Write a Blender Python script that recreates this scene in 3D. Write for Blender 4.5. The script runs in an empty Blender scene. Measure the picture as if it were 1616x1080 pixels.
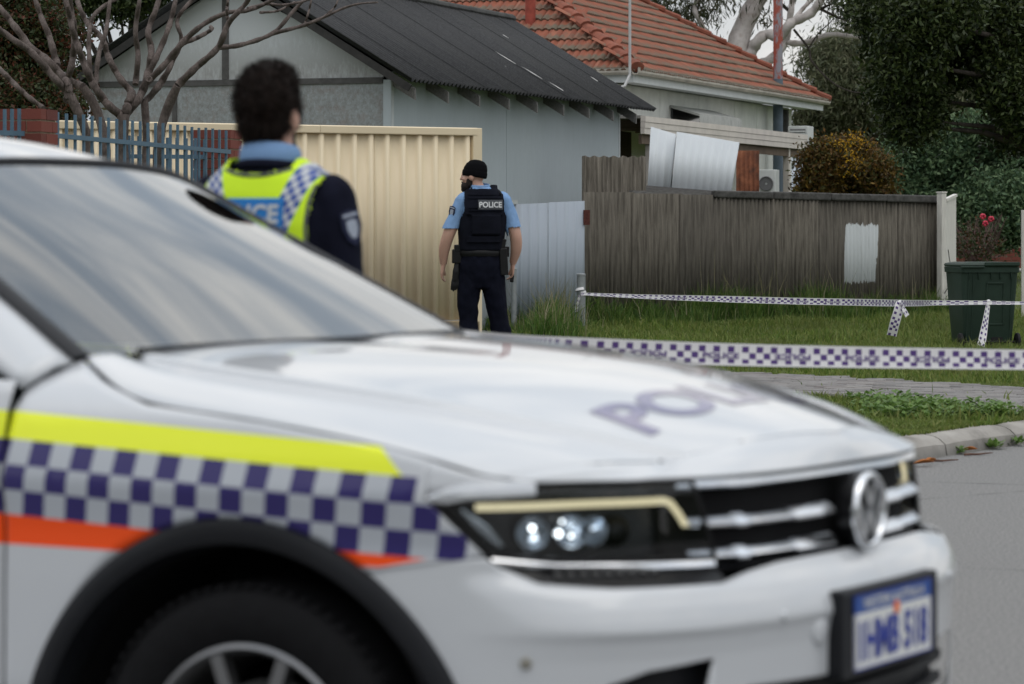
import bpy, bmesh, math, random
import numpy as np
from mathutils import Vector, Matrix
from mathutils.bvhtree import BVHTree
random.seed(7); RNG = np.random.default_rng(7)
R = math.radians
SC = bpy.context.scene
COL = SC.collection

# ------------------------------------------------------------------ camera
F, EYE, HZ, CX = 5000.0, 1.38, 356.0, 808.0        # focal length and horizon of the 1616 x 1080 photograph, eye height in m
cd = bpy.data.cameras.new('camera'); cam = bpy.data.objects.new('camera', cd); COL.objects.link(cam)
cam.location = (0, 0, EYE); cam.rotation_euler = (R(90), 0, 0)
cd.sensor_width = 36; cd.lens = 36*F/1616; cd.shift_y = -(540-HZ)/1616
cd.clip_start = .1; cd.clip_end = 2000
cd.dof.use_dof = True; cd.dof.focus_distance = 31.0; cd.dof.aperture_fstop = 5.2; cd.dof.aperture_blades = 9
SC.camera = cam

# ------------------------------------------------------------------ sky, sun, exposure
SUN_EL, SUN_AZ = 66, 150                            # azimuth clockwise from +Y (north)
w = bpy.data.worlds.new('World'); SC.world = w; w.use_nodes = True
nt = w.node_tree; nt.nodes.clear()
def wn(t, **k):
    n = nt.nodes.new(t)
    for a, b in k.items(): setattr(n, a, b)
    return n
sky = wn('ShaderNodeTexSky', sky_type='NISHITA', sun_disc=False)
sky.sun_elevation = R(SUN_EL); sky.sun_rotation = R(SUN_AZ); sky.air_density = 1.2; sky.dust_density = 2.5
tc = wn('ShaderNodeTexCoord'); mp = wn('ShaderNodeMapping'); mp.inputs['Scale'].default_value = (1.0, 1.0, 2.6); mp.inputs['Location'].default_value = (1.7, .4, .2)
nz = wn('ShaderNodeTexNoise'); nz.inputs['Scale'].default_value = 4.2; nz.inputs['Detail'].default_value = 6; nz.inputs['Roughness'].default_value = .55
rp = wn('ShaderNodeValToRGB'); rp.color_ramp.elements[0].position = .36; rp.color_ramp.elements[1].position = .64
rp.color_ramp.elements[0].color = (.82, .82, .82, 1); rp.color_ramp.elements[1].color = (1, 1, 1, 1)
cl = wn('ShaderNodeValToRGB'); cl.color_ramp.elements[0].position = .38; cl.color_ramp.elements[1].position = .62
cl.color_ramp.elements[0].color = (.54, .61, .69, 1); cl.color_ramp.elements[1].color = (1.06, 1.04, 1.01, 1)
b1 = wn('ShaderNodeBackground'); b1.inputs['Strength'].default_value = .10
b2 = wn('ShaderNodeBackground')
sx_ = wn('ShaderNodeSeparateXYZ'); el_ = wn('ShaderNodeMath', operation='MULTIPLY_ADD', use_clamp=False); cz_ = wn('ShaderNodeMath', operation='MAXIMUM'); cz_.inputs[1].default_value = 0
el_.inputs[1].default_value = .85; el_.inputs[2].default_value = .80   # overcast: brighter overhead than at the horizon
mx = wn('ShaderNodeMixShader'); wo = wn('ShaderNodeOutputWorld')
L = nt.links.new
L(tc.outputs['Generated'], sx_.inputs[0]); L(sx_.outputs[2], cz_.inputs[0]); L(cz_.outputs[0], el_.inputs[0]); L(el_.outputs[0], b2.inputs['Strength'])
L(tc.outputs['Generated'], mp.inputs['Vector']); L(mp.outputs[0], nz.inputs['Vector'])
L(nz.outputs['Fac'], rp.inputs[0]); L(nz.outputs['Fac'], cl.inputs[0])
L(sky.outputs[0], b1.inputs['Color']); L(cl.outputs[0], b2.inputs['Color'])
L(rp.outputs[0], mx.inputs[0]); L(b1.outputs[0], mx.inputs[1]); L(b2.outputs[0], mx.inputs[2]); L(mx.outputs[0], wo.inputs[0])
sl = bpy.data.lights.new('sun', 'SUN'); sl.energy = .6; sl.angle = R(40); sl.color = (1, .96, .9)
so = bpy.data.objects.new('sun', sl); COL.objects.link(so)
az, el = R(SUN_AZ), R(SUN_EL)
sd = Vector((math.sin(az)*math.cos(el), math.cos(az)*math.cos(el), math.sin(el)))
so.rotation_euler = sd.to_track_quat('Z', 'Y').to_euler(); so.location = (-20, -20, 30)
SC.view_settings.view_transform = 'Standard'; SC.view_settings.look = 'None'
SC.view_settings.exposure = 0; SC.view_settings.gamma = 1
SC.render.engine = 'CYCLES'
SC.cycles.max_bounces = 7; SC.cycles.transparent_max_bounces = 12; SC.cycles.use_denoising = True
SC.cycles.caustics_reflective = False; SC.cycles.caustics_refractive = False

# ------------------------------------------------------------------ helpers
def at(px, py, D):
    return Vector(((px-CX)/F*D, D, EYE-(py-HZ)/F*D))
def interp(x, xs, ys): return float(np.interp(x, xs, ys))
def smooth(a, b, x):
    t = min(1, max(0, (x-a)/(b-a))); return t*t*(3-2*t)
def crom(pts, n):
    """Catmull-Rom through pts, n samples evenly spread over the arc length"""
    P = np.array(pts, float); P = np.vstack([2*P[0]-P[1], P, 2*P[-1]-P[-2]])
    out = []
    for i in range(1, len(P)-2):
        t = np.linspace(0, 1, 24, endpoint=False)[:, None]
        a, b, c, d = P[i-1], P[i], P[i+1], P[i+2]
        out.append(.5*((2*b)+(-a+c)*t+(2*a-5*b+4*c-d)*t**2+(-a+3*b-3*c+d)*t**3))
    out.append(P[-2][None]); Q = np.vstack(out)
    s = np.r_[0, np.cumsum(np.linalg.norm(np.diff(Q, axis=0), axis=1))]
    u = np.linspace(0, s[-1], n)
    return np.stack([np.interp(u, s, Q[:, k]) for k in range(Q.shape[1])], 1)
def cr_grid(C, nu, nv):
    """smooth surface through a control net C[i][j] (3D)"""
    C = np.array(C, float)
    def cr1(P, n):
        P = np.concatenate([(2*P[:1]-P[1:2]), P, (2*P[-1:]-P[-2:-1])]); m = P.shape[0]-3
        u = np.linspace(0, m, n); i = np.minimum(u.astype(int), m-1); t = (u-i).reshape((-1,)+(1,)*(P.ndim-1))
        a, b, c, d = P[i], P[i+1], P[i+2], P[i+3]
        return .5*((2*b)+(-a+c)*t+(2*a-5*b+4*c-d)*t**2+(-a+3*b-3*c+d)*t**3)
    A = cr1(C, nu); A = np.swapaxes(cr1(np.swapaxes(A, 0, 1), nv), 0, 1)
    return A

class MB:
    def __init__(s): s.v = []; s.f = []; s.m = []
    def add(s, vs, fs, mi=0):
        b = len(s.v); s.v += [tuple(v) for v in vs]; s.f += [tuple(b+i for i in f) for f in fs]; s.m += [mi]*len(fs); return s
    def box(s, x0, x1, y0, y1, z0, z1, mi=0):
        return s.add([(x0,y0,z0),(x1,y0,z0),(x1,y1,z0),(x0,y1,z0),(x0,y0,z1),(x1,y0,z1),(x1,y1,z1),(x0,y1,z1)],
              [(0,3,2,1),(4,5,6,7),(0,1,5,4),(1,2,6,5),(2,3,7,6),(3,0,4,7)], mi)
    def obox(s, c, ax, ay, az, mi=0):
        c, ax, ay, az = map(Vector, (c, ax, ay, az)); vs = []
        for k in (-1, 1):
            for i, j in ((-1,-1),(1,-1),(1,1),(-1,1)): vs.append(c+ax*i+ay*j+az*k)
        return s.add(vs, [(0,3,2,1),(4,5,6,7),(0,1,5,4),(1,2,6,5),(2,3,7,6),(3,0,4,7)], mi)
    def beam(s, a, b, w, h, up=(0,0,1), mi=0):
        a, b, up = Vector(a), Vector(b), Vector(up); d = (b-a); sd_ = d.cross(up).normalized(); u2 = sd_.cross(d).normalized()
        return s.obox((a+b)/2, d/2, u2*(h/2), sd_*(w/2), mi) if False else s.obox((a+b)/2, d/2, sd_*(w/2), u2*(h/2), mi)
    def tube(s, pts, rad, n=8, caps=True, mi=0, flat=1.0, ref=None):
        pts = [Vector(p) for p in pts]; k = len(pts)
        if isinstance(rad, tuple) or not hasattr(rad, '__len__'): rad = [rad]*k
        t0 = (pts[1]-pts[0]).normalized()
        rf = Vector(ref) if ref is not None else (Vector((0,0,1)) if abs(t0.z) < .9 else Vector((1,0,0)))
        nrm = (rf-t0*rf.dot(t0)).normalized(); vs = []; fs = []
        for i, p in enumerate(pts):
            t = (pts[min(i+1,k-1)]-pts[max(i-1,0)]).normalized()
            nrm = (nrm-t*nrm.dot(t)).normalized(); bn = t.cross(nrm)
            for j in range(n):
                a = 2*math.pi*j/n
                r_ = rad[i]; ra, rb = (r_ if hasattr(r_, '__len__') else (r_, r_*flat))
                vs.append(p+nrm*(math.cos(a)*ra)+bn*(math.sin(a)*rb))
        for i in range(k-1):
            for j in range(n):
                fs.append((i*n+j, i*n+(j+1)%n, (i+1)*n+(j+1)%n, (i+1)*n+j))
        if caps: fs.append(tuple(range(n-1,-1,-1))); fs.append(tuple((k-1)*n+j for j in range(n)))
        return s.add(vs, fs, mi)
    def grid(s, P, flip=False, mi=0, mask=None, closev=False):
        P = np.asarray(P); nu, nv = P.shape[:2]; fs = []
        for i in range(nu-1):
            for j in range(nv if closev else nv-1):
                j2 = (j+1) % nv
                if mask is not None and not mask[i][j]: continue
                q = (i*nv+j, (i+1)*nv+j, (i+1)*nv+j2, i*nv+j2)
                fs.append(q[::-1] if flip else q)
        return s.add(P.reshape(-1, 3), fs, mi)
    def lathe(s, prof, n=32, M=Matrix.Identity(4), mi=0, close=False):
        vs = []; fs = []; k = len(prof)
        for r_, z in prof:
            for j in range(n):
                a = 2*math.pi*j/n; vs.append(M @ Vector((r_*math.cos(a), r_*math.sin(a), z)))
        for i in range(k if close else k-1):
            i2 = (i+1) % k
            for j in range(n): fs.append((i*n+j, i*n+(j+1)%n, i2*n+(j+1)%n, i2*n+j))
        return s.add(vs, fs, mi)
    def prism(s, poly, fn, d0, d1, mi=0):
        """poly in 2D, fn(a, b, depth) -> 3D"""
        n = len(poly); vs = [fn(a, b, d0) for a, b in poly]+[fn(a, b, d1) for a, b in poly]
        fs = [tuple(range(n-1,-1,-1)), tuple(range(n, 2*n))]+[(i, (i+1)%n, n+(i+1)%n, n+i) for i in range(n)]
        return s.add(vs, fs, mi)
    def sphere(s, c, r_, n=12, m=8, mi=0, M=None):
        if not hasattr(r_, '__len__'): r_ = (r_, r_, r_)
        vs = []; fs = []; c = Vector(c)
        for i in range(m+1):
            ph = math.pi*i/m
            for j in range(n):
                a = 2*math.pi*j/n; p = Vector((r_[0]*math.sin(ph)*math.cos(a), r_[1]*math.sin(ph)*math.sin(a), r_[2]*math.cos(ph)))
                vs.append(c+(M @ p if M else p))
        for i in range(m):
            for j in range(n): fs.append((i*n+j, (i+1)*n+j, (i+1)*n+(j+1)%n, i*n+(j+1)%n))
        return s.add(vs, fs, mi)
    def mesh(s, name, mats):
        me = bpy.data.meshes.new(name); me.from_pydata(s.v, [], s.f)
        for m_ in (mats if isinstance(mats, (list, tuple)) else [mats]): me.materials.append(m_)
        if any(s.m): me.polygons.foreach_set('material_index', s.m)
        return me
    def build(s, name, mats, parent=None, smooth=None, solid=0, bevel=0):
        me = s.mesh(name, mats)
        if smooth is not None:
            me.polygons.foreach_set('use_smooth', [True]*len(me.polygons)); me.set_sharp_from_angle(angle=R(smooth))
        o = link(name, me, parent)
        if solid:
            md = o.modifiers.new('solid', 'SOLIDIFY'); md.thickness = abs(solid); md.offset = -1 if solid > 0 else 1
        if bevel:
            md = o.modifiers.new('bevel', 'BEVEL'); md.width = bevel; md.segments = 2; md.limit_method = 'ANGLE'
        return o
def link(name, data, parent=None):
    o = bpy.data.objects.new(name, data); COL.objects.link(o)
    if parent: o.parent = parent
    return o
def empty(name, loc=(0,0,0), rz=0):
    o = link(name, None); o.location = loc; o.rotation_euler = (0, 0, rz); o.empty_display_size = .2; return o
def tag(o, label=None, cat=None, group=None, kind=None):
    if label: o['label'] = label
    if cat: o['category'] = cat
    if group: o['group'] = group
    if kind: o['kind'] = kind
    return o
def fast_mesh(name, V, Q, mats, parent=None, smooth=False, mi=None):
    V = np.asarray(V, np.float32); Q = np.asarray(Q, np.int32); me = bpy.data.meshes.new(name)
    k = Q.shape[1]; me.vertices.add(len(V)); me.vertices.foreach_set('co', V.ravel())
    me.loops.add(Q.size); me.loops.foreach_set('vertex_index', Q.ravel())
    me.polygons.add(len(Q)); me.polygons.foreach_set('loop_start', np.arange(0, Q.size, k, dtype=np.int32))
    for m_ in (mats if isinstance(mats, (list, tuple)) else [mats]): me.materials.append(m_)
    if mi is not None: me.polygons.foreach_set('material_index', np.asarray(mi, np.int32))
    if smooth: me.polygons.foreach_set('use_smooth', np.ones(len(Q), bool))
    me.update(calc_edges=True); me.validate()
    return link(name, me, parent)
TMP = bpy.data.scenes.new('workbench')              # scratch scene for evaluating text and modifiers, removed at the end
def evaluated(o):
    TMP.collection.objects.link(o); vl = TMP.view_layers[0]; vl.update(); dg = vl.depsgraph; dg.update()
    return bpy.data.meshes.new_from_object(o.evaluated_get(dg))
def text_geo(txt, size, bold=0.0):
    c = bpy.data.curves.new('t', 'FONT'); c.body = txt; c.size = size; c.offset = bold; c.align_x = 'CENTER'; c.align_y = 'CENTER'; c.resolution_u = 4
    o = bpy.data.objects.new('t', c); me = evaluated(o)
    vs = [v.co.copy() for v in me.vertices]; fs = [tuple(p.vertices) for p in me.polygons]
    bpy.data.objects.remove(o); bpy.data.curves.remove(c); bpy.data.meshes.remove(me)
    xs = [v.x for v in vs]; ys = [v.y for v in vs]; cx_, cy_ = (min(xs)+max(xs))/2, (min(ys)+max(ys))/2
    vs = [Vector((v.x-cx_, v.y-cy_, 0)) for v in vs]
    return vs, fs, max(xs)-min(xs), max(ys)-min(ys)

# ------------------------------------------------------------------ materials
class NT:
    def __init__(s, name):
        s.mat = bpy.data.materials.new(name); s.mat.use_nodes = True; s.t = s.mat.node_tree; s.t.nodes.clear()
        s.out = s.n('ShaderNodeOutputMaterial'); s.co = None
    def n(s, t, ins=None, **k):
        nd = s.t.nodes.new(t)
        for a, b in k.items(): setattr(nd, a, b)
        for a, b in (ins or {}).items(): s.set(nd, a, b)
        return nd
    def set(s, nd, a, b):
        i = nd.inputs[a]
        if isinstance(b, bpy.types.NodeSocket): s.t.links.new(b, i)
        elif isinstance(b, (tuple, list)) and len(b) == 3 and i.type == 'RGBA': i.default_value = (*b, 1)
        else: i.default_value = b
    def math(s, op, a, b=0.0, c=0.0):
        nd = s.n('ShaderNodeMath', operation=op); s.set(nd, 0, a); s.set(nd, 1, b)
        if op in ('MULTIPLY_ADD', 'SMOOTH_MIN'): s.set(nd, 2, c)
        return nd.outputs[0]
    def mix(s, f, a, b, mode='MIX'):
        nd = s.n('ShaderNodeMix', data_type='RGBA', blend_type=mode); s.set(nd, 0, f); s.set(nd, 6, a); s.set(nd, 7, b); return nd.outputs[2]
    def coord(s, which='Object', scale=None):
        if s.co is None: s.co = s.n('ShaderNodeTexCoord')
        o = s.co.outputs[which]
        if scale is not None:
            m = s.n('ShaderNodeMapping'); s.set(m, 'Vector', o); m.inputs['Scale'].default_value = scale; o = m.outputs[0]
        return o
    def noise(s, scale, detail=4, rough=.55, vec=None):
        nd = s.n('ShaderNodeTexNoise'); s.set(nd, 'Vector', vec if vec is not None else s.coord()); nd.inputs['Scale'].default_value = scale
        nd.inputs['Detail'].default_value = detail; nd.inputs['Roughness'].default_value = rough; return nd.outputs['Fac']
    def ramp(s, f, stops):
        nd = s.n('ShaderNodeValToRGB'); s.set(nd, 0, f); e = nd.color_ramp.elements
        while len(e) < len(stops): e.new(.5)
        for q, (p, c) in zip(e, stops): q.position = p; q.color = (*c, 1) if hasattr(c, '__len__') else (c, c, c, 1)
        return nd.outputs[0]
    def bsdf(s, col, rough=.6, metal=0.0, bump=None, bstr=.2, bdist=.01, coat=0.0, spec=.28, extra=None):
        b = s.n('ShaderNodeBsdfPrincipled'); s.set(b, 'Base Color', col); s.set(b, 'Roughness', rough); s.set(b, 'Metallic', metal)
        b.inputs['Coat Weight'].default_value = coat; b.inputs['Coat Roughness'].default_value = .04; b.inputs['Specular IOR Level'].default_value = spec
        for a, c in (extra or {}).items(): s.set(b, a, c)
        if bump is not None:
            bp = s.n('ShaderNodeBump'); s.set(bp, 'Height', bump); bp.inputs['Strength'].default_value = bstr; bp.inputs['Distance'].default_value = bdist
            s.t.links.new(bp.outputs[0], b.inputs['Normal'])
        s.t.links.new(b.outputs[0], s.out.inputs[0]); return s.mat
def mul(c, k): return tuple(min(1, x*k) for x in c)
def M(name, col, rough=.6, var=.18, scale=6, metal=0, bump=0, bscale=80, coat=0, spec=.25, rnd=0.0, stretch=None, detail=5):
    t = NT(name); v = t.coord('Object', stretch) if stretch else t.coord()
    f = t.noise(scale, detail, .6, v); c = t.mix(t.ramp(f, [(.3, 0.0), (.7, 1.0)]), mul(col, 1-var), mul(col, 1+var))
    if rnd:
        oi = t.n('ShaderNodeObjectInfo'); c = t.mix(t.math('MULTIPLY', oi.outputs['Random'], rnd), c, mul(col, .35))
    bm_ = t.noise(bscale, 3, .6, v) if bump else None
    r2 = t.math('MULTIPLY_ADD', f, .2, rough-.1)
    return t.bsdf(c, r2, metal, bm_, bump, .01, coat, spec)
def leafmat(name, cols, rough=.5, trans=.25, dry=None):
    t = NT(name); g = t.n('ShaderNodeNewGeometry')
    n_ = len(cols); c = t.ramp(g.outputs['Random Per Island'], [((i+.5)/n_, cc) for i, cc in enumerate(cols)])
    if dry: c = t.mix(t.ramp(t.noise(.9, 4, .6, g.outputs['Position']), [(.42, 0.0), (.66, .75)]), c, dry)
    b = t.n('ShaderNodeBsdfPrincipled', {'Base Color': c, 'Roughness': rough}); b.inputs['Specular IOR Level'].default_value = .22
    tr = t.n('ShaderNodeBsdfTranslucent', {'Color': c}); mx_ = t.n('ShaderNodeMixShader', {0: trans, 1: b.outputs[0], 2: tr.outputs[0]})
    t.t.links.new(mx_.outputs[0], t.out.inputs[0]); return t.mat
def emit(name, col, st):
    t = NT(name); e = t.n('ShaderNodeEmission', {'Color': col, 'Strength': st}); t.t.links.new(e.outputs[0], t.out.inputs[0]); return t.mat
def glass(name, tint, ior=1.52, rough=.0, gloss=(1,1,1), pane=True):
    t = NT(name); fr = t.n('ShaderNodeFresnel', {'IOR': ior}); fac = fr.outputs[0]
    if pane: fac = t.math('DIVIDE', t.math('MULTIPLY', fac, 2.0), t.math('ADD', fac, 1.0))   # both faces of the pane reflect
    tr = t.n('ShaderNodeBsdfTransparent', {'Color': tint})
    gl = t.n('ShaderNodeBsdfGlossy', {'Color': gloss, 'Roughness': rough}); mx_ = t.n('ShaderNodeMixShader', {0: fac, 1: tr.outputs[0], 2: gl.outputs[0]})
    t.t.links.new(mx_.outputs[0], t.out.inputs[0]); return t.mat
# ------------------------------------------------------------------ ground, road, kerb, path, grass
KX = [-60,-4,.5,1.5,2.33,3.24,4.2,6,10,60]; KY = [14,15,16.3,17.2,18.45,20.06,21.2,22.3,23,24]
_kx = np.arange(-70, 70, .04); _ky = np.interp(_kx, KX, KY); _k = np.hanning(45); _k /= _k.sum(); _ky = np.convolve(np.pad(_ky, 22, mode='edge'), _k, 'valid'); _kd = np.stack([_kx, _ky], 1)
def kerb_y(x): return float(np.interp(x, _kd[:, 0], _kd[:, 1]))
def gz(x, y):
    return float(np.interp(y, [15,19,25,34,41,46,60,80,200,900], [.13,.125,.10,.04,.08,.10,.50,.75,1.1,1.2]))

t = NT('asphalt'); f = t.noise(1.2, 5); g = t.noise(75, 4, .8); g2 = t.noise(420, 1)
c = t.mix(t.ramp(g, [(.42, 0.0), (.62, 1.0)]), (.12,.12,.122), (.36,.35,.335))
c = t.mix(t.math('MULTIPLY', f, .5), c, (.20,.20,.20))
vo = t.n('ShaderNodeTexVoronoi', feature='DISTANCE_TO_EDGE'); t.set(vo, 'Vector', t.coord()); vo.inputs['Scale'].default_value = .22
wv = t.noise(3, 4); ck = t.ramp(t.math('ADD', vo.outputs['Distance'], t.math('MULTIPLY', wv, .02)), [(.008, 1.0), (.014, 0.0)])
c = t.mix(t.math('MULTIPLY', ck, .6), c, (.05,.05,.05))
ASPHALT = t.bsdf(c, .85, 0, g2, .5, .01)
t = NT('soil'); f = t.noise(1.5, 6); g = t.noise(30, 4)
c = t.ramp(t.math('ADD', t.math('MULTIPLY', f, .6), t.math('MULTIPLY', g, .4)), [(.3, (.035,.05,.015)), (.5, (.06,.085,.022)), (.62, (.10,.105,.04)), (.75, (.13,.10,.06))])
SOIL = t.bsdf(c, .95, 0, g, .6, .03)
t = NT('kerb_concrete'); f = t.noise(3, 6, .65); g = t.noise(120, 3)
c = t.ramp(f, [(.3, (.17,.16,.145)), (.5, (.33,.31,.285)), (.7, (.42,.40,.37))]); c = t.mix(t.math('MULTIPLY', g, .35), c, (.16,.155,.14))
sp = t.n('ShaderNodeSeparateXYZ', {0: t.coord()}); c = t.mix(t.math('MULTIPLY', t.ramp(t.math('ADD', sp.outputs[2], t.math('MULTIPLY', f, .08)), [(.06, 1.0), (.11, 0.0)]), .45), c, (.10,.10,.095))
KERBM = t.bsdf(c, .9, 0, g, .35, .01)

mb = MB(); mb.add([(-400,-80,0),(400,-80,0),(400,40,0),(-400,40,0)], [(0,1,2,3)])
o = mb.build('road', ASPHALT); tag(o, 'grey asphalt road under and beside the police car', 'road', kind='structure')
xs = np.unique(np.r_[np.linspace(-400,-12,14), np.linspace(-12,14,80), np.linspace(14,400,14)])
offs = np.r_[0, .4, .9, 1.6, 2.5, 3.5, 5, 7, 9, 11, 13, 15, 18, 22, 26, 30, 35, 41, 46, 55, 66, 90, 150, 300, 900]
P = np.array([[(x, kerb_y(x)+.27+d, gz(x, kerb_y(x)+.27+d)-(.02 if d == 0 else 0)+(.0 if d < .5 else .012*math.sin(x*2.1+d*1.7))) for d in offs] for x in xs])
o = MB().grid(P).build('ground', SOIL, smooth=60); tag(o, 'grassy verge and yard ground behind the kerb', 'ground', kind='structure')
# kerb stones
kr = empty('kerb', (0,0,0)); tag(kr, 'pale concrete kerb curving between road and grass', 'kerb', kind='structure')
seg = _kd[(_kd[:,0] > -6) & (_kd[:,0] < 10)]; ar = np.r_[0, np.cumsum(np.linalg.norm(np.diff(seg, axis=0), axis=1))]
prof = [(0,-.02),(.015,.075),(.05,.105),(.085,.122),(.17,.134),(.285,.138),(.295,.128),(.295,-.02)]
a0 = .35
while a0 < ar[-1]-1:
    ln = 1.05+.1*random.random(); q = []
    for k in range(7):
        a = a0+.010+(ln-.020)*k/6; x = np.interp(a, ar, seg[:,0]); y = np.interp(a, ar, seg[:,1])
        x2 = np.interp(a+.05, ar, seg[:,0]); y2 = np.interp(a+.05, ar, seg[:,1]); d = Vector((x2-x, y2-y, 0)).normalized(); n_ = Vector((-d.y, d.x, 0))
        if n_.y < 0: n_ = -n_
        e = .006 if k in (0, 6) else 0
        q.append([Vector((x, y, 0))+n_*(pd+(e if pd < .1 else -e))+Vector((0,0,max(-.02, pz-(e if pz > 0 else 0)+gz(x, y+.2)-.125+.012*math.sin(a0*9)*0)))-Vector((0,0,0)) for pd, pz in prof])
    mbk = MB().grid(np.array([[tuple(v) for v in r_] for r_ in q])); n_p = len(prof)
    mbk.f.append(tuple(range(n_p-1,-1,-1))[::-1]); mbk.m.append(0); mbk.f.append(tuple(6*n_p+i for i in range(n_p))[::-1]); mbk.m.append(0)
    mbk.build('kerb_stone', KERBM, kr, smooth=28); a0 += ln
# paved path
near = [(-8,29.2),(-3,27.5),(.5,25.6),(1.6,24.35),(2.31,23.3),(2.9,22.0),(3.3,20.95),(3.42,20.60)]
far = [(-8,31.6),(-3,30.2),(.8,28.6),(2.17,27.0),(3.1,25.7),(3.94,24.3),(4.6,23.3),(5.4,22.6)]
def inpoly(x, y, poly):
    r_ = False; j = len(poly)-1
    for i in range(len(poly)):
        xi, yi = poly[i]; xj, yj = poly[j]
        if (yi > y) != (yj > y) and x < (xj-xi)*(y-yi)/(yj-yi)+xi: r_ = not r_
        j = i
    return r_
PATH = near+far[::-1]
t = NT('paver_sand'); f = t.noise(20, 5); c = t.ramp(f, [(.3, (.05,.048,.045)), (.7, (.12,.115,.10))]); SAND = t.bsdf(c, .95, 0, f, .4, .01)
pr = empty('path', (0,0,0)); tag(pr, 'grey brick paved path crossing the verge beyond the kerb', 'path', kind='structure')
mb = MB(); nN = 24; A = crom(near, nN); B = crom(far, nN)
mb.grid(np.array([[(a[0]+(b[0]-a[0])*k/6, a[1]+(b[1]-a[1])*k/6, gz(0, a[1]+(b[1]-a[1])*k/6)+.022) for k in range(7)] for a, b in zip(A, B)]), flip=True)
mb.build('paving_bed', SAND, pr)
t = NT('paver'); f = t.noise(9, 5); g = t.noise(140, 3); oi = t.n('ShaderNodeObjectInfo'); ge = t.n('ShaderNodeNewGeometry')
rv = t.math('FRACT', t.math('ADD', oi.outputs['Random'], ge.outputs['Random Per Island']))
c = t.ramp(rv, [(.0, (.15,.145,.145)), (.35, (.215,.205,.20)), (.6, (.26,.25,.245)), (.85, (.20,.18,.175)), (1.0, (.30,.285,.27))]); c = t.mix(t.math('MULTIPLY', f, .45), c, (.13,.125,.12))
PAVER = t.bsdf(c, .88, 0, g, .35, .006)
bl, bw, bh = .226, .112, .05
bmx = MB(); e = .006
bmx.add([(-bl/2,-bw/2,-bh),(bl/2,-bw/2,-bh),(bl/2,bw/2,-bh),(-bl/2,bw/2,-bh),(-bl/2,-bw/2,-e),(bl/2,-bw/2,-e),(bl/2,bw/2,-e),(-bl/2,bw/2,-e),
  (-bl/2+e,-bw/2+e,0),(bl/2-e,-bw/2+e,0),(bl/2-e,bw/2-e,0),(-bl/2+e,bw/2-e,0)],
  [(8,9,10,11),(4,5,9,8),(5,6,10,9),(6,7,11,10),(7,4,8,11),(0,1,5,4),(1,2,6,5),(2,3,7,6),(3,0,4,7)])
pme = bmx.mesh('paver', PAVER)
ang = math.atan2(-.42, .90); du = Vector((math.cos(ang), math.sin(ang))); dv = Vector((-du.y, du.x)); cand = []
for j in range(-70, 110):
    for i in range(-70, 70):
        p = Vector((2.4, 24))+du*((i+.5*(j % 2))*(bl+.008))+dv*(j*(bw+.008))
        if p.x < -7.5 or p.y > 32: continue
        if inpoly(p.x, p.y, PATH) and p.y > kerb_y(p.x)+.36: cand.append(p)
vis = [p for p in cand if 1205 < CX+F*p.x/p.y < 1680]; vis.sort(key=lambda p: p.y); top = vis[:300]; tops = {(p.x, p.y) for p in top}
rest = MB()
for p in cand:
    z = gz(p.x, p.y)+.036+random.uniform(-.005,.005); rz = ang+random.uniform(-.02,.02); tx, ty = random.uniform(-.02,.02), random.uniform(-.03,.03)
    mtx = Matrix.Translation((p.x, p.y, z)) @ Matrix.Rotation(rz, 4, 'Z') @ Matrix.Rotation(tx, 4, 'X') @ Matrix.Rotation(ty, 4, 'Y')
    if (p.x, p.y) in tops:
        o = link('paver', pme, pr); o.matrix_local = mtx
    else: rest.add([mtx @ Vector(v) for v in bmx.v], bmx.f)
tag(rest.build('paver_field', PAVER, pr), kind='stuff')

# fence line used by the grass
FA, FB = Vector((at(920,0,41).x, 41)), Vector((at(1482,0,45.5).x, 45.5))
def fence_dist(x, y):
    d = FB-FA; u = ((x-FA.x)*d.x+(y-FA.y)*d.y)/d.length_squared
    nx = (x-FA.x)*d.y/d.length-(y-FA.y)*d.x/d.length
    return u, nx                                     # nx > 0 on the road side
def blades(name, pts, hts, wid, mats, lean=.5, parent=None):
    n = len(pts); P0 = np.array(pts); h = np.array(hts)[:, None]; a = RNG.uniform(0, 2*np.pi, n); la = RNG.uniform(0, 2*np.pi, n)
    sd_ = np.stack([np.cos(a), np.sin(a), 0*a], 1); ld = np.stack([np.cos(la), np.sin(la), 0*la], 1)*(RNG.uniform(.1, 1, n)*lean)[:, None]
    wv_ = (wid*RNG.uniform(.6, 1.3, n))[:, None]; up = np.array([0, 0, 1.0])
    p1 = P0+up*h*.55+ld*h*.3; p2 = P0+up*h*(1-.25*np.linalg.norm(ld, axis=1)[:, None])+ld*h
    V = np.stack([P0-sd_*wv_, P0+sd_*wv_, p1+sd_*wv_*.8, p1-sd_*wv_*.8, p2+sd_*wv_*.12, p2-sd_*wv_*.12], 1).reshape(-1, 3)
    b = np.arange(n)[:, None]*6; Q = np.concatenate([b+np.array([0,1,2,3]), b+np.array([3,2,4,5])])
    return fast_mesh(name, V, Q, mats, parent)
GRASS = leafmat('grass_blades', [(.065,.115,.018),(.10,.17,.026),(.14,.21,.035),(.18,.24,.05),(.22,.24,.07)], .55, .3, (.16,.18,.06))
TALLG = leafmat('tall_grass_blades', [(.04,.09,.018),(.065,.135,.025),(.09,.17,.032),(.12,.20,.04),(.17,.21,.06)], .55, .3)
STRAW = leafmat('seed_stems', [(.20,.19,.10),(.28,.25,.15),(.16,.17,.07),(.36,.32,.22)], .7, .2)
pts = []; hts = []
patch = lambda x, y: .5+.5*math.sin(x*3.1+1.3*math.sin(y*2.3))*math.sin(y*2.7+x)
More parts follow.
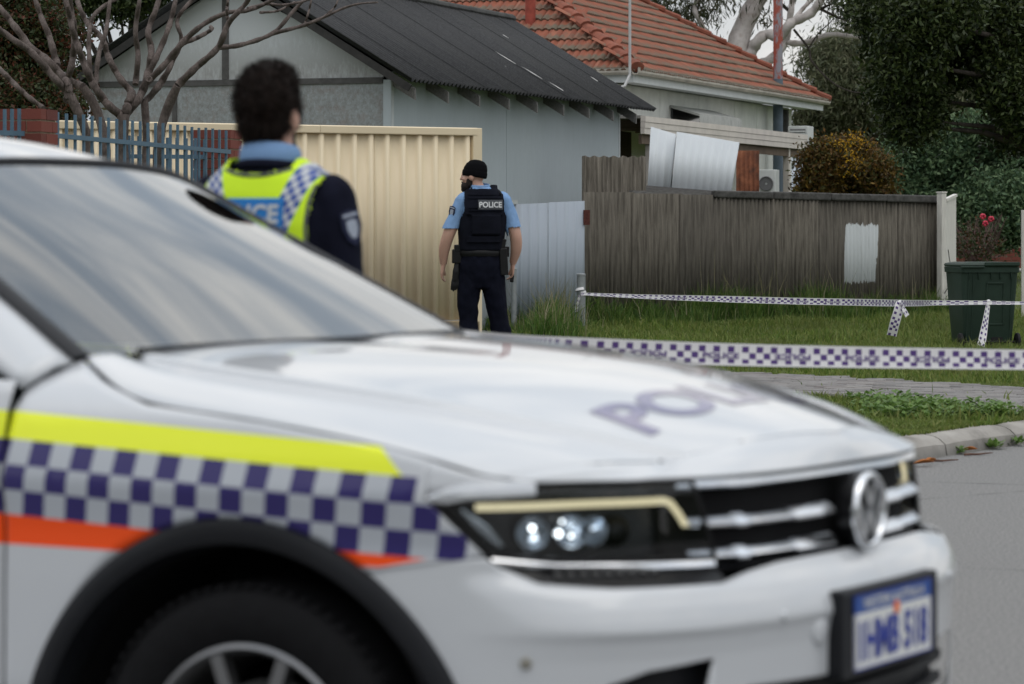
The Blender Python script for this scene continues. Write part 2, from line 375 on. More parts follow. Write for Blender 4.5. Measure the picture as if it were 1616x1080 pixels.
while len(pts) < 112000:
    y = RNG.uniform(16.5, 62) if RNG.random() < .35 else RNG.uniform(20, 46); px = RNG.uniform(780, 1660) if len(pts) % 5 else RNG.uniform(100, 2400); x = (px-CX)/F*y
    if y < kerb_y(x)+.30: continue
    if inpoly(x, y, PATH) and RNG.random() < .985: continue
    u, nx = fence_dist(x, y)
    if nx < 0.02 and 0 < u < 1.0: continue
    k = patch(x*.7, y*.5); pts.append((x, y, gz(x, y))); hts.append((.03+.09*RNG.random()**2)*(.45+k*1.0)*(1.15 if y > 30 else .8))
tag(blades('lawn_grass', pts, hts, .0065, GRASS, .9), 'short green lawn grass on the verge in front of the fence', 'grass', kind='stuff')
# dense low verge right beside the kerb
pts = []; hts = []
while len(pts) < 40000:
    y = RNG.uniform(18.3, 25); px = RNG.uniform(1340, 1650) if len(pts) % 4 else RNG.uniform(600, 2200); x = (px-CX)/F*y
    if y < kerb_y(x)+.29 or inpoly(x, y, PATH): continue
    pts.append((x, y, gz(x, y))); hts.append(.025+.045*RNG.random()*patch(x, y*2))
tag(blades('verge_grass', pts, hts, .005, GRASS, 1.0), 'thin patchy grass strip between the kerb and the paved path', 'grass', kind='stuff')
# tall grass in tufts along the fence and the gate
pts = []; hts = []; spts = []; shts = []
for k in range(260):
    u = RNG.uniform(-.27, 1.02); off = abs(RNG.normal(0, .32))+.05
    d = (FB-FA); n_ = Vector((d.y, -d.x)).normalized(); c = FA+d*u+n_*off
    px = CX+F*c.x/c.y
    hh = .46*(.2+1.0*RNG.random()**1.6)*math.exp(-off*1.1)
    if 1100 < px < 1340: hh *= 1.35
    if px < 960: hh *= 1.15
    for q in range(int(60+RNG.integers(0, 60))):
        x = c.x+RNG.normal(0, .10); y = c.y+RNG.normal(0, .10)
        if fence_dist(x, y)[1] < .03 and 0 < u < 1: continue
        pts.append((x, y, gz(x, y))); hts.append(hh*RNG.uniform(.45, 1.15))
    if RNG.random() < .35:
        for q in range(4):
            spts.append((c.x+RNG.normal(0,.1), c.y+RNG.normal(0,.1), gz(c.x, c.y))); shts.append(hh*RNG.uniform(1.1, 1.9)+.1)
for k in range(60):                                  # the high tuft beside the officer, in front of the metal gate
    px = RNG.normal(868, 26); y = RNG.uniform(36.5, 39.6); x = (px-CX)/F*y
    hh = .36*math.exp(-((px-872)/30)**2)*RNG.uniform(.5,1.1)+.12
    for q in range(48): pts.append((x+RNG.normal(0,.09), y+RNG.normal(0,.12), gz(x,y))); hts.append(hh*RNG.uniform(.4,1.15))
    for q in range(3): spts.append((x+RNG.normal(0,.12), y, gz(x,y))); shts.append(hh*1.25+.2*RNG.random())
tag(blades('tall_grass', pts, hts, .006, TALLG, .75), 'long dark green grass in tufts along the foot of the fence', 'grass', kind='stuff')
tag(blades('seed_stems', spts, shts, .0045, STRAW, .45), 'dry straw coloured seed stems rising from the tall grass', 'grass', kind='stuff')
# broadleaf weeds by the kerb
V = []; Q = []
def leafquads(c, n_, size, up=.6, V=V, Q=Q):
    for _ in range(n_):
        a = RNG.uniform(0, 2*np.pi); d = np.array([math.cos(a), math.sin(a), RNG.uniform(.1, up)]); d /= np.linalg.norm(d); s_ = np.cross(d, [0,0,1]); s_ /= np.linalg.norm(s_)+1e-6
        l_ = size*RNG.uniform(.6, 1.3); b0 = np.array(c)+np.array([RNG.normal(0,.02), RNG.normal(0,.02), RNG.uniform(0, .03)]); i = len(V)
        V.extend([b0, b0+d*l_*.55+s_*l_*.28, b0+d*l_, b0+d*l_*.55-s_*l_*.28]); Q.append((i,i+1,i+2,i+3))
for k in range(260):
    px = RNG.uniform(1360, 1600); s_ = (px-1360)/240; y = RNG.uniform(20.2+s_*.3, 22.7-.9*s_); x = (px-CX)/F*y
    if y < kerb_y(x)+.5 or inpoly(x, y, PATH): continue
    for q in range(5): leafquads((x+RNG.normal(0,.05), y+RNG.normal(0,.05), gz(x,y)+RNG.uniform(.0,.085)*RNG.random()), 7, .055)
for px, y in ((1560,19.62),(1568,19.68),(1515,19.15),(1600,19.95)):
    x = (px-CX)/F*y; leafquads((x, kerb_y(x)-.03, .005), 18, .06, 1.2)
WEED = leafmat('weed_leaves', [(.08,.15,.03),(.11,.20,.04),(.15,.24,.06)], .5, .3)
tag(fast_mesh('weeds', V, Q, WEED), 'low broadleaf weeds on the verge behind the kerb', 'weeds', kind='stuff')
# fallen leaves and twigs in the gutter
LEAFB = M('dry_leaf', (.36,.13,.035), .7, .3, 30); TWIG = M('dry_twig', (.11,.06,.045), .8, .3, 30)
def fallen_leaf(px, py, ln, rz, label, wd=.38):
    D = EYE*F/(py-HZ); p = at(px, py, D); mbx = MB(); pr_ = []
    for i in range(7):
        s_ = i/6; wd_ = ln*wd*.5*math.sin(math.pi*s_)**.8+.001
        pr_.append([((s_-.5)*ln, wd_*q, .012+.02*abs(q)*math.sin(math.pi*s_)+.012*s_) for q in (-1,-.5,0,.5,1)])
    mbx.grid(np.array(pr_), flip=True); o = mbx.build('fallen_leaf', LEAFB, smooth=60, solid=.0015); o.location = (p.x, p.y, .004); o.rotation_euler = (0, 0, rz)
    tag(o, label, 'leaf', 'dry leaves and twigs in the gutter')
fallen_leaf(1458, 737, .13, .1, 'large orange dry leaf lying flat on the road by the kerb', .5)
fallen_leaf(1468, 734, .09, .5, 'smaller curled brown leaf touching the large orange leaf on the road')
fallen_leaf(1530, 716, .10, -.3, 'brown leaf beside the twig farther along the gutter')
def twig(px0, py0, px1, py1, label):
    p = []
    for k in range(5):
        s_ = k/4; px, py = px0+(px1-px0)*s_, py0+(py1-py0)*s_+(.8 if k == 2 else 0); D = EYE*F/(py-HZ); q = at(px, py, D); q.z = .012; p.append(q)
    o = MB().tube(p, [.007,.007,.006,.005,.003], 6).build('fallen_twig', TWIG, smooth=50); tag(o, label, 'twig', 'dry leaves and twigs in the gutter')
twig(1462, 731, 1512, 729, 'thin dark twig lying on the road below the cracked kerb stone'); twig(1522, 721, 1566, 718, 'reddish twig lying in the gutter farther from the car')
# ------------------------------------------------------------------ cream metal fence
PHI = math.atan2(.947, .3206)                        # direction of the long walls of shed and house
CREAM = M('cream_painted_steel', (.72,.61,.43), .42, .05, 1.5, bump=.03, bscale=6)
t = NT('cream_fence_sheet'); f = t.noise(1.2, 4); sp = t.n('ShaderNodeSeparateXYZ', {0: t.coord()}); g = t.noise(14, 4, .6, t.coord('Object', (1,1,.12)))
c = t.mix(f, (.67,.565,.395), (.76,.65,.465)); dn = t.math('MULTIPLY', t.ramp(sp.outputs[2], [(.0, 1.0), (.28, 0.0)]), t.ramp(g, [(.35, 0.0), (.75, .45)]))
c = t.mix(dn, c, (.30,.24,.16)); CREAMS = t.bsdf(c, .4, 0, g, .03, .01)
STONE = M('plinth_limestone', (.30,.235,.15), .9, .3, 9, bump=.5, bscale=40)
c0 = at(757, 207, 30.0); c1 = at(87, 194, 27.8); d = Vector((c1.x-c0.x, c1.y-c0.y, 0)); LEN = d.length+3.2
cf = empty('metal_fence', (c0.x, c0.y, .09), math.atan2(d.y, d.x)); tag(cf, 'cream corrugated steel fence with rolled cap behind the officers', 'fence')
HT = 2.28-.09; Z0 = .40
def rib_profile(n_ribs, pitch):
    p = []
    for k in range(n_ribs):
        b = k*pitch
        p += [(b,.0),(b+pitch*.10,-.012),(b+pitch*.16,-.030),(b+pitch*.24,-.036),(b+pitch*.36,-.034),(b+pitch*.44,-.012),(b+pitch*.52,.0),(b+pitch*.76,.004)]
    p.append((n_ribs*pitch, 0)); return p
def ribbed(nr, pitch, z0, z1):
    p = rib_profile(nr, pitch); return MB().grid(np.array([[(x, -y, z0), (x, -y, z1)] for x, y in p]))
pitch = .172; nr = 6; me = ribbed(nr, pitch, Z0, HT-.02).mesh('fence_sheet', CREAMS); me.polygons.foreach_set('use_smooth', [True]*len(me.polygons)); me.set_sharp_from_angle(angle=R(50))
x = .10
while x < LEN:
    o = link('fence_sheet', me, cf); o.location = (x, 0, 0); x += nr*pitch
    md = o.modifiers.new('s', 'SOLIDIFY'); md.thickness = .003
def caprail(x0, x1): return MB().prism([(-.062,-.052),(.05,-.052),(.05,-.046),(.054,-.046),(.054,.012),(.04,.022),(-.04,.022),(-.058,.012),(-.062,-.02)], lambda a, b, dd: (dd, a, HT+b), x0, x1)
caprail(.055, 1.72).build('cap_rail', CREAM, cf, smooth=30); caprail(1.724, 3.9).build('cap_rail', CREAM, cf, smooth=30); caprail(3.904, LEN).build('cap_rail', CREAM, cf, smooth=30)
MB().box(0, .098, -.05, .05, -.12, HT+.02).build('end_post', CREAM, cf, bevel=.006)
for k in range(int(LEN/.6)+1): MB().box(.02+k*.6, .02+k*.6+.592, -.05, .05, -.05, Z0-.004+random.uniform(-.004,0)).build('plinth_block', STONE, cf, bevel=.01)

# ------------------------------------------------------------------ brick piers and blue bar fence
t = NT('red_brick'); oi = t.n('ShaderNodeObjectInfo'); f = t.noise(18, 5); g = t.noise(160, 3)
c = t.ramp(oi.outputs['Random'], [(0, (.16,.045,.035)), (.5, (.215,.06,.045)), (1, (.13,.04,.035))]); c = t.mix(t.math('MULTIPLY', f, .4), c, (.09,.035,.03)); BRICK = t.bsdf(c, .85, 0, g, .4, .006)
MORTAR = M('mortar', (.34,.28,.20), .95, .2, 30, bump=.4, bscale=90)
BLUE = M('blue_grey_steel_paint', (.085,.15,.21), .5, .12, 8)
bm_b = MB().box(-.113,.113,-.053,.053,-.037,.037); bme = bm_b.mesh('brick', BRICK)
def brick_pier(px, pytop, D, wdt, label, rz):
    p = at(px, pytop, D); r_ = empty('brick_pier', (p.x, p.y, gz(0, D)), rz); h = p.z-gz(0, D); tag(r_, label, 'pier', 'red brick piers of the street fence')
    MB().box(-wdt/2+.012, wdt/2-.012, -wdt/2+.012, wdt/2-.012, 0, h-.012).build('mortar_core', MORTAR, r_)
    n_ = int(h/.086)
    for k in range(n_):
        z = h-.043-k*.086
        if z < .9: break
        ring = ([(-wdt/2+.113,-wdt/2+.053,0),(wdt/2-.053,-wdt/2+.113,1),(wdt/2-.113,wdt/2-.053,0),(-wdt/2+.053,wdt/2-.113,1)] if k % 2 else
                [(wdt/2-.113,-wdt/2+.053,0),(wdt/2-.053,wdt/2-.113,1),(-wdt/2+.113,wdt/2-.053,0),(-wdt/2+.053,-wdt/2+.113,1)])
        for bx, by, tt in ring:
            o = link('brick', bme, r_); o.location = (bx*1.0, by, z); o.rotation_euler = (0, 0, tt*math.pi/2+random.uniform(-.01,.01)); o.scale = ((wdt-.116)/.226 if wdt < .345 else 1, 1, 1)
    for s_ in range(1):
        MB().box(-wdt/2+.004, wdt/2-.004, -wdt/2+.004, wdt/2-.004, 0, .86).build('pier_base', BRICK, r_)
fdir = math.atan2(at(355,0,27.2).y-at(40,0,22.4).y, at(355,0,27.2).x-at(40,0,22.4).x)
brick_pier(42, 172, 22.3, .34, 'red brick fence pier at the far left behind the car roof', fdir); brick_pier(343, 205, 27.4, .34, 'red brick fence pier beside the hi-vis officer, behind the blue bars', fdir)
def bar_fence(p0, p1, n_, zt0, zt1, zr0, zr1, label, r_=.011):
    p0, p1 = Vector(p0), Vector(p1); d = p1-p0; root = empty('bar_fence', (p0.x, p0.y, gz(0,p0.y)), math.atan2(d.y, d.x)); L_ = math.hypot(d.x, d.y); g0 = gz(0, p0.y)
    tag(root, label, 'fence', 'blue steel bar fences')
    for k in range(n_):
        s_ = (k+.5)/n_; zt = zt0+(zt1-zt0)*s_-g0
        MB().box(s_*L_-r_, s_*L_+r_, -.009, .009, .12, zt+random.uniform(-.006,.006)).build('bar', BLUE, root)
    for zz0, zz1 in ((zr0, zr1), (.4, .4)):
        MB().beam((0,.0,zz0-g0), (L_,.0,zz1-g0), .030, .035).build('rail', BLUE, root)
q0 = at(-60,0,21.9); a0_ = at(84,0,23.1); a1_ = at(362,0,26.9)
zz = lambda py, D: EYE-(py-HZ)/F*D
bar_fence((a0_.x,a0_.y,0), (a1_.x,a1_.y,0), 23, zz(177,23.1), zz(206,26.9), zz(214,23.1), zz(240,26.9), 'blue grey steel bar fence running between the two brick piers')
b0 = at(-70,0,21.2); b1 = at(36,0,22.1)
bar_fence((b0.x,b0.y,0), (b1.x,b1.y,0), 9, zz(170,21.2), zz(172,22.1), zz(208,21.2), zz(211,22.1), 'short blue steel bars in front of the far left brick pier')
e0 = at(196,0,26.2); e1 = at(330,0,27.3)
bar_fence((e0.x,e0.y,0), (e1.x,e1.y,0), 9, zz(214,26.2), zz(220,27.3), zz(247,26.2), zz(248,27.3), 'lower blue bar gate behind the main bar fence, beside the tree')

# ------------------------------------------------------------------ the shed
SW, SL, SE, STAN = 3.8, 9.07, 3.16, .61
sh = empty('shed', (at(615,0,36.5).x, 36.5, .09), PHI); tag(sh, 'weathered grey blue fibro shed with dark corrugated roof', 'shed')
g0 = .09; EA = SE-g0
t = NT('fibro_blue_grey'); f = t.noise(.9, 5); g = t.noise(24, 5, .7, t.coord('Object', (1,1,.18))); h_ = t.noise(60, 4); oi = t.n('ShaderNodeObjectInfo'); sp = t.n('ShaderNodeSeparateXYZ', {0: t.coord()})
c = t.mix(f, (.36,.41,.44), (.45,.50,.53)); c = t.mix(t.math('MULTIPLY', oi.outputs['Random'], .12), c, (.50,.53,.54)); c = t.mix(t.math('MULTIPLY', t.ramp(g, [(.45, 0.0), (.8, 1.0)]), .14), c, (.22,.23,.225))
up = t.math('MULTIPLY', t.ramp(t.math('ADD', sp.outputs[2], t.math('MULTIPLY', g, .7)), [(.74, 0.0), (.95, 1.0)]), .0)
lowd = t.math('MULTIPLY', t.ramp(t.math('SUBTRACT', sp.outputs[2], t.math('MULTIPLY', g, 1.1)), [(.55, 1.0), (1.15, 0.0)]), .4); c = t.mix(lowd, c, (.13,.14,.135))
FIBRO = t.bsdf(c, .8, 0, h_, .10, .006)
t = NT('fibro_weathered'); f = t.noise(1.1, 5); g = t.noise(26, 7, .75, t.coord('Object', (1,1,.8))); h_ = t.noise(5, 7, .75); sp = t.n('ShaderNodeSeparateXYZ', {0: t.coord()})
c = t.mix(t.ramp(g, [(.36, 0.0), (.62, 1.0)]), (.30,.33,.34), (.175,.172,.165)); c = t.mix(t.math('MULTIPLY', t.ramp(h_, [(.5, 0.0), (.68, 1.0)]), .55), c, (.20,.135,.11)); c = t.mix(t.math('MULTIPLY', f, .35), c, (.40,.44,.455))
FIBROW = t.bsdf(c, .85, 0, g, .2, .006)
t = NT('fibro_gable'); f = t.noise(1.1, 5); g = t.noise(30, 6, .75, t.coord('Object', (1,1,.3))); sp = t.n('ShaderNodeSeparateXYZ', {0: t.coord()})
c = t.mix(f, (.46,.49,.505), (.56,.585,.60)); low = t.ramp(t.math('ADD', sp.outputs[2], t.math('MULTIPLY', g, .9)), [(.62, 1.0), (.95, 0.0)])
c = t.mix(t.math('MULTIPLY', low, t.ramp(g, [(.35, .25), (.65, .8)])), c, (.22,.215,.20)); FIBROG = t.bsdf(c, .85, 0, g, .12, .006)
BATTEN = M('dark_batten', (.085,.083,.082), .8, .25, 12, bump=.3, bscale=60)
DARKB = M('dark_barge', (.035,.034,.033), .8, .3, 12)
OLDTIM = M('old_grey_timber', (.17,.165,.16), .85, .3, 10, bump=.4, bscale=50, stretch=(1,6,6))
WHITETRIM = M('white_trim', (.52,.55,.56), .6, .12, 8)
DARKIN = M('dark_interior', (.02,.02,.022), .9, .1, 4)
def panel(name, poly, fn, d0, d1, m_, parent, origin=None, bev=0):
    """flat sheet from a 2D outline; the object's origin lies at the outline's lowest corner"""
    a0 = min(a for a, b in poly); b0_ = min(b for a, b in poly); P0 = Vector(fn(a0, b0_, 0))
    o = MB().prism(poly, lambda a, b, dd: Vector(fn(a, b, dd))-P0, d0, d1).build(name, m_, parent, bevel=bev); o.location = P0; return o
side = lambda a, b, dd: (a, -dd, b)                  # side wall, outward is -y
gab = lambda a, b, dd: (-dd, a, b)                   # gable wall, outward is -x
MB().box(.06, SL-.06, .06, SW-.06, 0, EA-.05).build('wall_core', DARKIN, sh)
cuts = [0.06, 4.12, SL]
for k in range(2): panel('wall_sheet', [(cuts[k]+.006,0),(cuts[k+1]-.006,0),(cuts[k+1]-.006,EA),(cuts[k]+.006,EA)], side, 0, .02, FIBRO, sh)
panel('joint_strip', [(4.108,0),(4.132,0),(4.132,EA-.1),(4.108,EA-.1)], side, -.01, .012, BATTEN, sh)
panel('corner_strip', [(SL-.005,0),(SL+.05,0),(SL+.05,EA-.04),(SL-.005,EA-.04)], side, -.03, .028, WHITETRIM, sh)
panel('corner_strip', [(-.012,0),(.062,0),(.062,EA-.1),(-.012,EA-.1)], side, -.012, .028, WHITETRIM, sh)
panel('corner_strip', [(-.024,0),(.07,0),(.07,EA-.1),(-.024,EA-.1)], gab, .0, .026, FIBRO, sh)
panel('back_wall', [(0,0),(SW,0),(SW,EA),(SW/2,EA+SW/2*STAN),(0,EA)], lambda a, b, dd: (SL-.05+dd, a, b), 0, .03, FIBRO, sh)
panel('side_wall', [(0,0),(SL,0),(SL,EA),(0,EA)], lambda a, b, dd: (a, SW+dd, b), -.03, 0, FIBRO, sh)
# gable: battens at the pixels of the photograph
def gpt(px, py):
    """photo pixel -> (y, z) on the gable wall"""
    C = Vector((at(615,0,36.5).x, 36.5)); v = Vector((-.947, .3206)); k = (px-CX)/F
    y = (C.x-k*C.y)/(k*v.y-v.x); D = C.y+v.y*y; return y, EYE-(py-HZ)/F*D-g0
bz = gpt(600, 127)[1]; yv1 = gpt(357, 60)[0]; yv2 = gpt(277, 160)[0]
rk = lambda y: EA+(SW/2-abs(y-SW/2))*STAN
panel('gable_sheet', [(yv1+.02,bz+.03),(SW,bz+.03),(SW,EA),(SW/2,rk(SW/2)),(yv1+.02,rk(yv1))], gab, 0, .016, FIBROG, sh)
panel('gable_sheet', [(.072,bz+.03),(yv1-.02,bz+.03),(yv1-.02,rk(yv1)),(.072,EA+.04)], gab, 0, .016, FIBROG, sh)
panel('gable_sheet', [(.072,0),(yv2-.02,0),(yv2-.02,bz-.03),(.072,bz-.03)], gab, 0, .016, FIBROW, sh)
panel('gable_sheet', [(yv2+.02,0),(SW,0),(SW,bz-.03),(yv2+.02,bz-.03)], gab, 0, .016, FIBROW, sh)
panel('batten', [(.075,bz-.034),(SW,bz-.034),(SW,bz+.034),(.075,bz+.034)], gab, -.01, .035, BATTEN, sh)
panel('batten', [(yv1-.04,bz+.036),(yv1+.04,bz+.036),(yv1+.04,rk(yv1)-.01),(yv1-.04,rk(yv1)-.01)], gab, -.01, .033, BATTEN, sh)
panel('batten', [(yv2-.03,0),(yv2+.03,0),(yv2+.03,bz-.036),(yv2-.03,bz-.036)], gab, -.01, .033, BATTEN, sh)
# roof: corrugated sheets
t = NT('roof_sheet_dark'); f = t.noise(3, 6, .7); g = t.noise(70, 4, .7); oi = t.n('ShaderNodeObjectInfo')
c = t.mix(t.ramp(g, [(.4, 0.0), (.72, 1.0)]), (.014,.015,.017), (.075,.076,.080)); c = t.mix(t.math('MULTIPLY', t.ramp(f, [(.45, 0.0), (.75, 1.0)]), .5), c, (.055,.056,.058))
c = t.mix(t.ramp(oi.outputs['Random'], [(.0, 0.0), (1.0, .3)]), c, (.06,.06,.058)); ROOFD = t.bsdf(c, .8, 0, g, .4, .01)
OV, GO = .36, .27; slope = math.sqrt(1+STAN*STAN); RL = (SW/2+OV)*slope; cp = .146; ncorr = 6
def corrugated(n_, pitch_, amp, ln, seg=6, rows=1):
    k = n_*seg; xs_ = [i*pitch_/seg for i in range(k+1)]
    return MB().grid(np.array([[(x_, ln*r_/rows, amp*math.cos(2*math.pi*x_/pitch_)) for r_ in range(rows+1)] for x_ in xs_]))
rme = corrugated(ncorr, cp, .026, RL).mesh('roof_sheet', ROOFD); rme.polygons.foreach_set('use_smooth', [True]*len(rme.polygons))
tot = SL+GO+.72; ns = int(math.ceil(tot/(ncorr*cp)))
wsc = tot/(ns*ncorr*cp)
for sd_ in (0, 1):
    for k in range(ns):
        o = link('roof_sheet', rme, sh)
        if sd_ == 0:
            M4 = Matrix.Translation((-GO+k*ncorr*cp*wsc, -OV, EA+.10-OV*STAN+(.004 if k % 2 else 0))) @ Matrix.Rotation(math.atan(STAN), 4, 'X') @ Matrix.Diagonal((wsc*1.004,1,1,1))
        else:
            M4 = Matrix.Translation((-GO+(k+1)*ncorr*cp*wsc, SW+OV, EA+.10-OV*STAN+(.004 if k % 2 else 0))) @ Matrix.Rotation(math.pi, 4, 'Z') @ Matrix.Rotation(math.atan(STAN), 4, 'X') @ Matrix.Diagonal((wsc*1.004,1,1,1))
        o.matrix_local = M4; md = o.modifiers.new('s', 'SOLIDIFY'); md.thickness = .007
zr = EA+.10+SW/2*STAN
MOSS = M('ridge_capping', (.05,.05,.048), .85, .5, 7, bump=.5, bscale=40)
for k in range(6):
    x0 = -GO-.02+k*(tot+.06)/6; MB().tube([(x0, SW/2, zr-.015), (x0+(tot+.06)/6+.04, SW/2, zr-.015+.004*(k%2))], (.075, .115), 12).build('ridge_cap', MOSS, sh, smooth=40)
# rake edge boards, rafters, eave detail
for sgn in (0, 1):
    yy = lambda a: a if sgn == 0 else SW-a
    MB().beam((-GO+.03, yy(-OV+.02), EA+.045-(OV-.02)*STAN-.05), (-GO+.03, yy(SW/2), EA+.045+SW/2*STAN-.05), .03, .085, (0,0,1)).build('barge_board', DARKB, sh)
for k in range(9):
    x0 = .02+k*1.12
    if x0 > SL+.5: break
    MB().prism([(-OV+.06, EA-.02-(OV-.06)*STAN),(-OV+.06, EA-.155-(OV-.06)*STAN),(.05, EA-.155+.05*STAN),(.05, EA-.02+.05*STAN)], lambda a, b, dd: (dd, a, b), x0, x0+.045).build('rafter_end', OLDTIM, sh)
if False: MB().prism([(-OV+.09, EA+.02-(OV-.09)*STAN),(-OV+.09, EA-.05-(OV-.09)*STAN),(-OV+.14, EA-.05-(OV-.14)*STAN),(-OV+.14, EA+.02-(OV-.14)*STAN)], lambda a, b, dd: (dd, a, b), -.2, SL+.6).build('eave_purlin', BATTEN, sh)
# pale sealant strip and patches on the roof
WHITEP = M('white_sealant', (.62,.62,.60), .6, .1, 10)
def roofpt(px, py):
    """photo pixel -> (x, slope distance) on the near roof slope"""
    C = Vector((at(615,0,36.5).x, 36.5, g0)); u = Vector((.3206,.947,0)); v = Vector((-.947,.3206,0)); o_ = Vector((0,0,EYE)); dr = Vector(((px-CX)/F, 1, -(py-HZ)/F))
    B0 = C-v*OV+Vector((0,0,EA+.10-OV*STAN)); sl_ = (v+Vector((0,0,STAN))).normalized(); n_ = u.cross(sl_); tt = (B0-o_).dot(n_)/dr.dot(n_); p = o_+dr*tt-B0
    return p.dot(u), p.dot(sl_)
sl_ax = Vector((0, 1, STAN)).normalized(); nrm_ = Vector((0, -STAN, 1)).normalized(); B0 = Vector((0, -OV, EA+.10-OV*STAN))
for (pa, pb, wd_) in (((775,81),(888,145),.07),((662,26),(668,29),.05),((793,57),(802,62),.05),((794,106),(798,108),.05),((925,118),(942,130),.03)):
    xa, sa = roofpt(*pa); xb, sb = roofpt(*pb); a = B0+Vector((xa,0,0))+sl_ax*sa; b = B0+Vector((xb,0,0))+sl_ax*sb
    MB().beam(a+nrm_*.017, b+nrm_*.017, wd_, .006, nrm_).build('sealant_strip', WHITEP, sh)

# ------------------------------------------------------------------ the house with the tiled roof
HX, HD = at(1000,0,48.7).x, 48.7; hg = .15
hs = empty('house', (HX, HD, hg), PHI); tag(hs, 'white house with red terracotta tiled hip roof behind the shed', 'house')
HE = 3.62-hg; HT_ = .62; HL, HW = 12.8, 6.6
CLAD = M('cream_cladding', (.72,.73,.69), .7, .12, 3, bump=.1, bscale=30); FASC = M('fascia_white', (.64,.67,.68), .5, .08, 5); GUT = M('gutter_grey', (.42,.39,.34), .6, .25, 4)
MB().box(.55, HL-.55, .55, HW-.55, 0, HE).build('wall_core', CLAD, hs)
cutx = [.5, 1.1, 3.2, 5.6, 8.0, 9.6, HL-.5]
for k in range(len(cutx)-1): panel('wall_sheet', [(cutx[k]+.008,.3),(cutx[k+1]-.008,.3),(cutx[k+1]-.008,HE-.02),(cutx[k]+.008,HE-.02)], lambda a, b, dd: (a, .5-dd, b), -.04, 0, CLAD, hs)
for k in range(2): panel('wall_sheet', [(.5+k*2.5+.008,.3),(.5+k*2.5+2.49,.3),(.5+k*2.5+2.49,HE-.02),(.5+k*2.5+.008,HE-.02)], lambda a, b, dd: (.5-dd, a, b), -.04, 0, CLAD, hs)
for xx in (.62, HL-1.2): panel('downpipe', [(xx,.3),(xx+.11,.3),(xx+.11,HE-.05),(xx,HE-.05)], lambda a, b, dd: (a, .5-dd, b), .002, .09, BATTEN, hs)
MB().prism([(.45,HE-.01),(.45,HE+.02),(.03,HE+.02),(.03,HE-.01)], lambda a, b, dd: (dd, a, b), .03, HL-.03).build('eave_soffit', FASC, hs)
MB().prism([(.0,HE-.04),(.028,HE-.04),(.028,HE+.11),(.0,HE+.11)], lambda a, b, dd: (dd, a, b), -.0, HL).build('fascia', FASC, hs)
MB().prism([(-.0,HE-.04),(.028,HE-.04),(.028,HE+.11),(.0,HE+.11)], lambda a, b, dd: (a, dd, b), .03, HW).build('fascia', FASC, hs)
gp = [(0,.11),(-.02,.085),(-.09,.085),(-.115,.12),(-.115,.185),(-.125,.195),(-.10,.195),(-.095,.12),(-.085,.105),(-.03,.105),(-.01,.13),(-.004,.19)]
MB().prism(gp, lambda a, b, dd: (dd, a-.004, HE+b-.01), -.12, HL+.12).build('gutter', GUT, hs, smooth=30)
MB().prism(gp, lambda a, b, dd: (a-.004, dd, HE+b-.01), .02, HW).build('gutter', GUT, hs, smooth=30)
# tiles
t = NT('terracotta_tile'); oi = t.n('ShaderNodeObjectInfo'); ge = t.n('ShaderNodeNewGeometry'); f = t.noise(7, 5, .65); g = t.noise(60, 4)
rv = t.math('FRACT', t.math('ADD', oi.outputs['Random'], ge.outputs['Random Per Island']))
c = t.ramp(rv, [(0, (.20,.068,.044)), (.4, (.275,.095,.058)), (.75, (.235,.078,.048)), (1, (.31,.125,.08))])
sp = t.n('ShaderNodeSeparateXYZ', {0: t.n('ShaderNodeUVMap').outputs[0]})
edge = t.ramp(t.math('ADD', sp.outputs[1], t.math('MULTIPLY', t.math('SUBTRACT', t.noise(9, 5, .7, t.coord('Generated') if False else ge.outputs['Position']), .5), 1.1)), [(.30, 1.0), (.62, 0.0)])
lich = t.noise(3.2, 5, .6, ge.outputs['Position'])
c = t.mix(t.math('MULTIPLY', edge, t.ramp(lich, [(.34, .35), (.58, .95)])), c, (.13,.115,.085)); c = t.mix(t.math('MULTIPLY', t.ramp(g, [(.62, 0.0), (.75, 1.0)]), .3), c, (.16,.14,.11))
TILE = t.bsdf(c, .85, 0, g, .4, .01)
tw, tl = .235, .345; prof = [(0,.0),(.03,.028),(.075,.034),(.105,.008),(.135,.010),(.17,.034),(.21,.026),(tw,.0)]
def tile_geo():
    V = []; Fc = []; n_ = len(prof)
    for yy, zz in ((0,.026),(0,.0),(tl*1.12,-.012)):
        pass
    for x_, h_ in prof: V.append((x_, 0, h_+.002))
    for x_, h_ in prof: V.append((x_, 0, h_+.030))
    for x_, h_ in prof: V.append((x_, tl*1.10, h_-.004))
    for i in range(n_-1): Fc.append((i, i+1, n_+i+1, n_+i)); Fc.append((n_+i, n_+i+1, 2*n_+i+1, 2*n_+i))
    return V, Fc
tv, tf = tile_geo()
tme = bpy.data.meshes.new('roof_tile'); tme.from_pydata(tv, [], tf); tme.materials.append(TILE); uv = tme.uv_layers.new()
for lp in tme.loops: uv.data[lp.index].uv = (tv[lp.vertex_index][0]/tw, tv[lp.vertex_index][1]/tl)
tme.polygons.foreach_set('use_smooth', [True]*len(tme.polygons)); tme.set_sharp_from_angle(angle=R(45))
pa = math.atan(HT_); allt = []
def hip_inside(a, t_, La): return t_ <= a+tw and t_ <= La-a
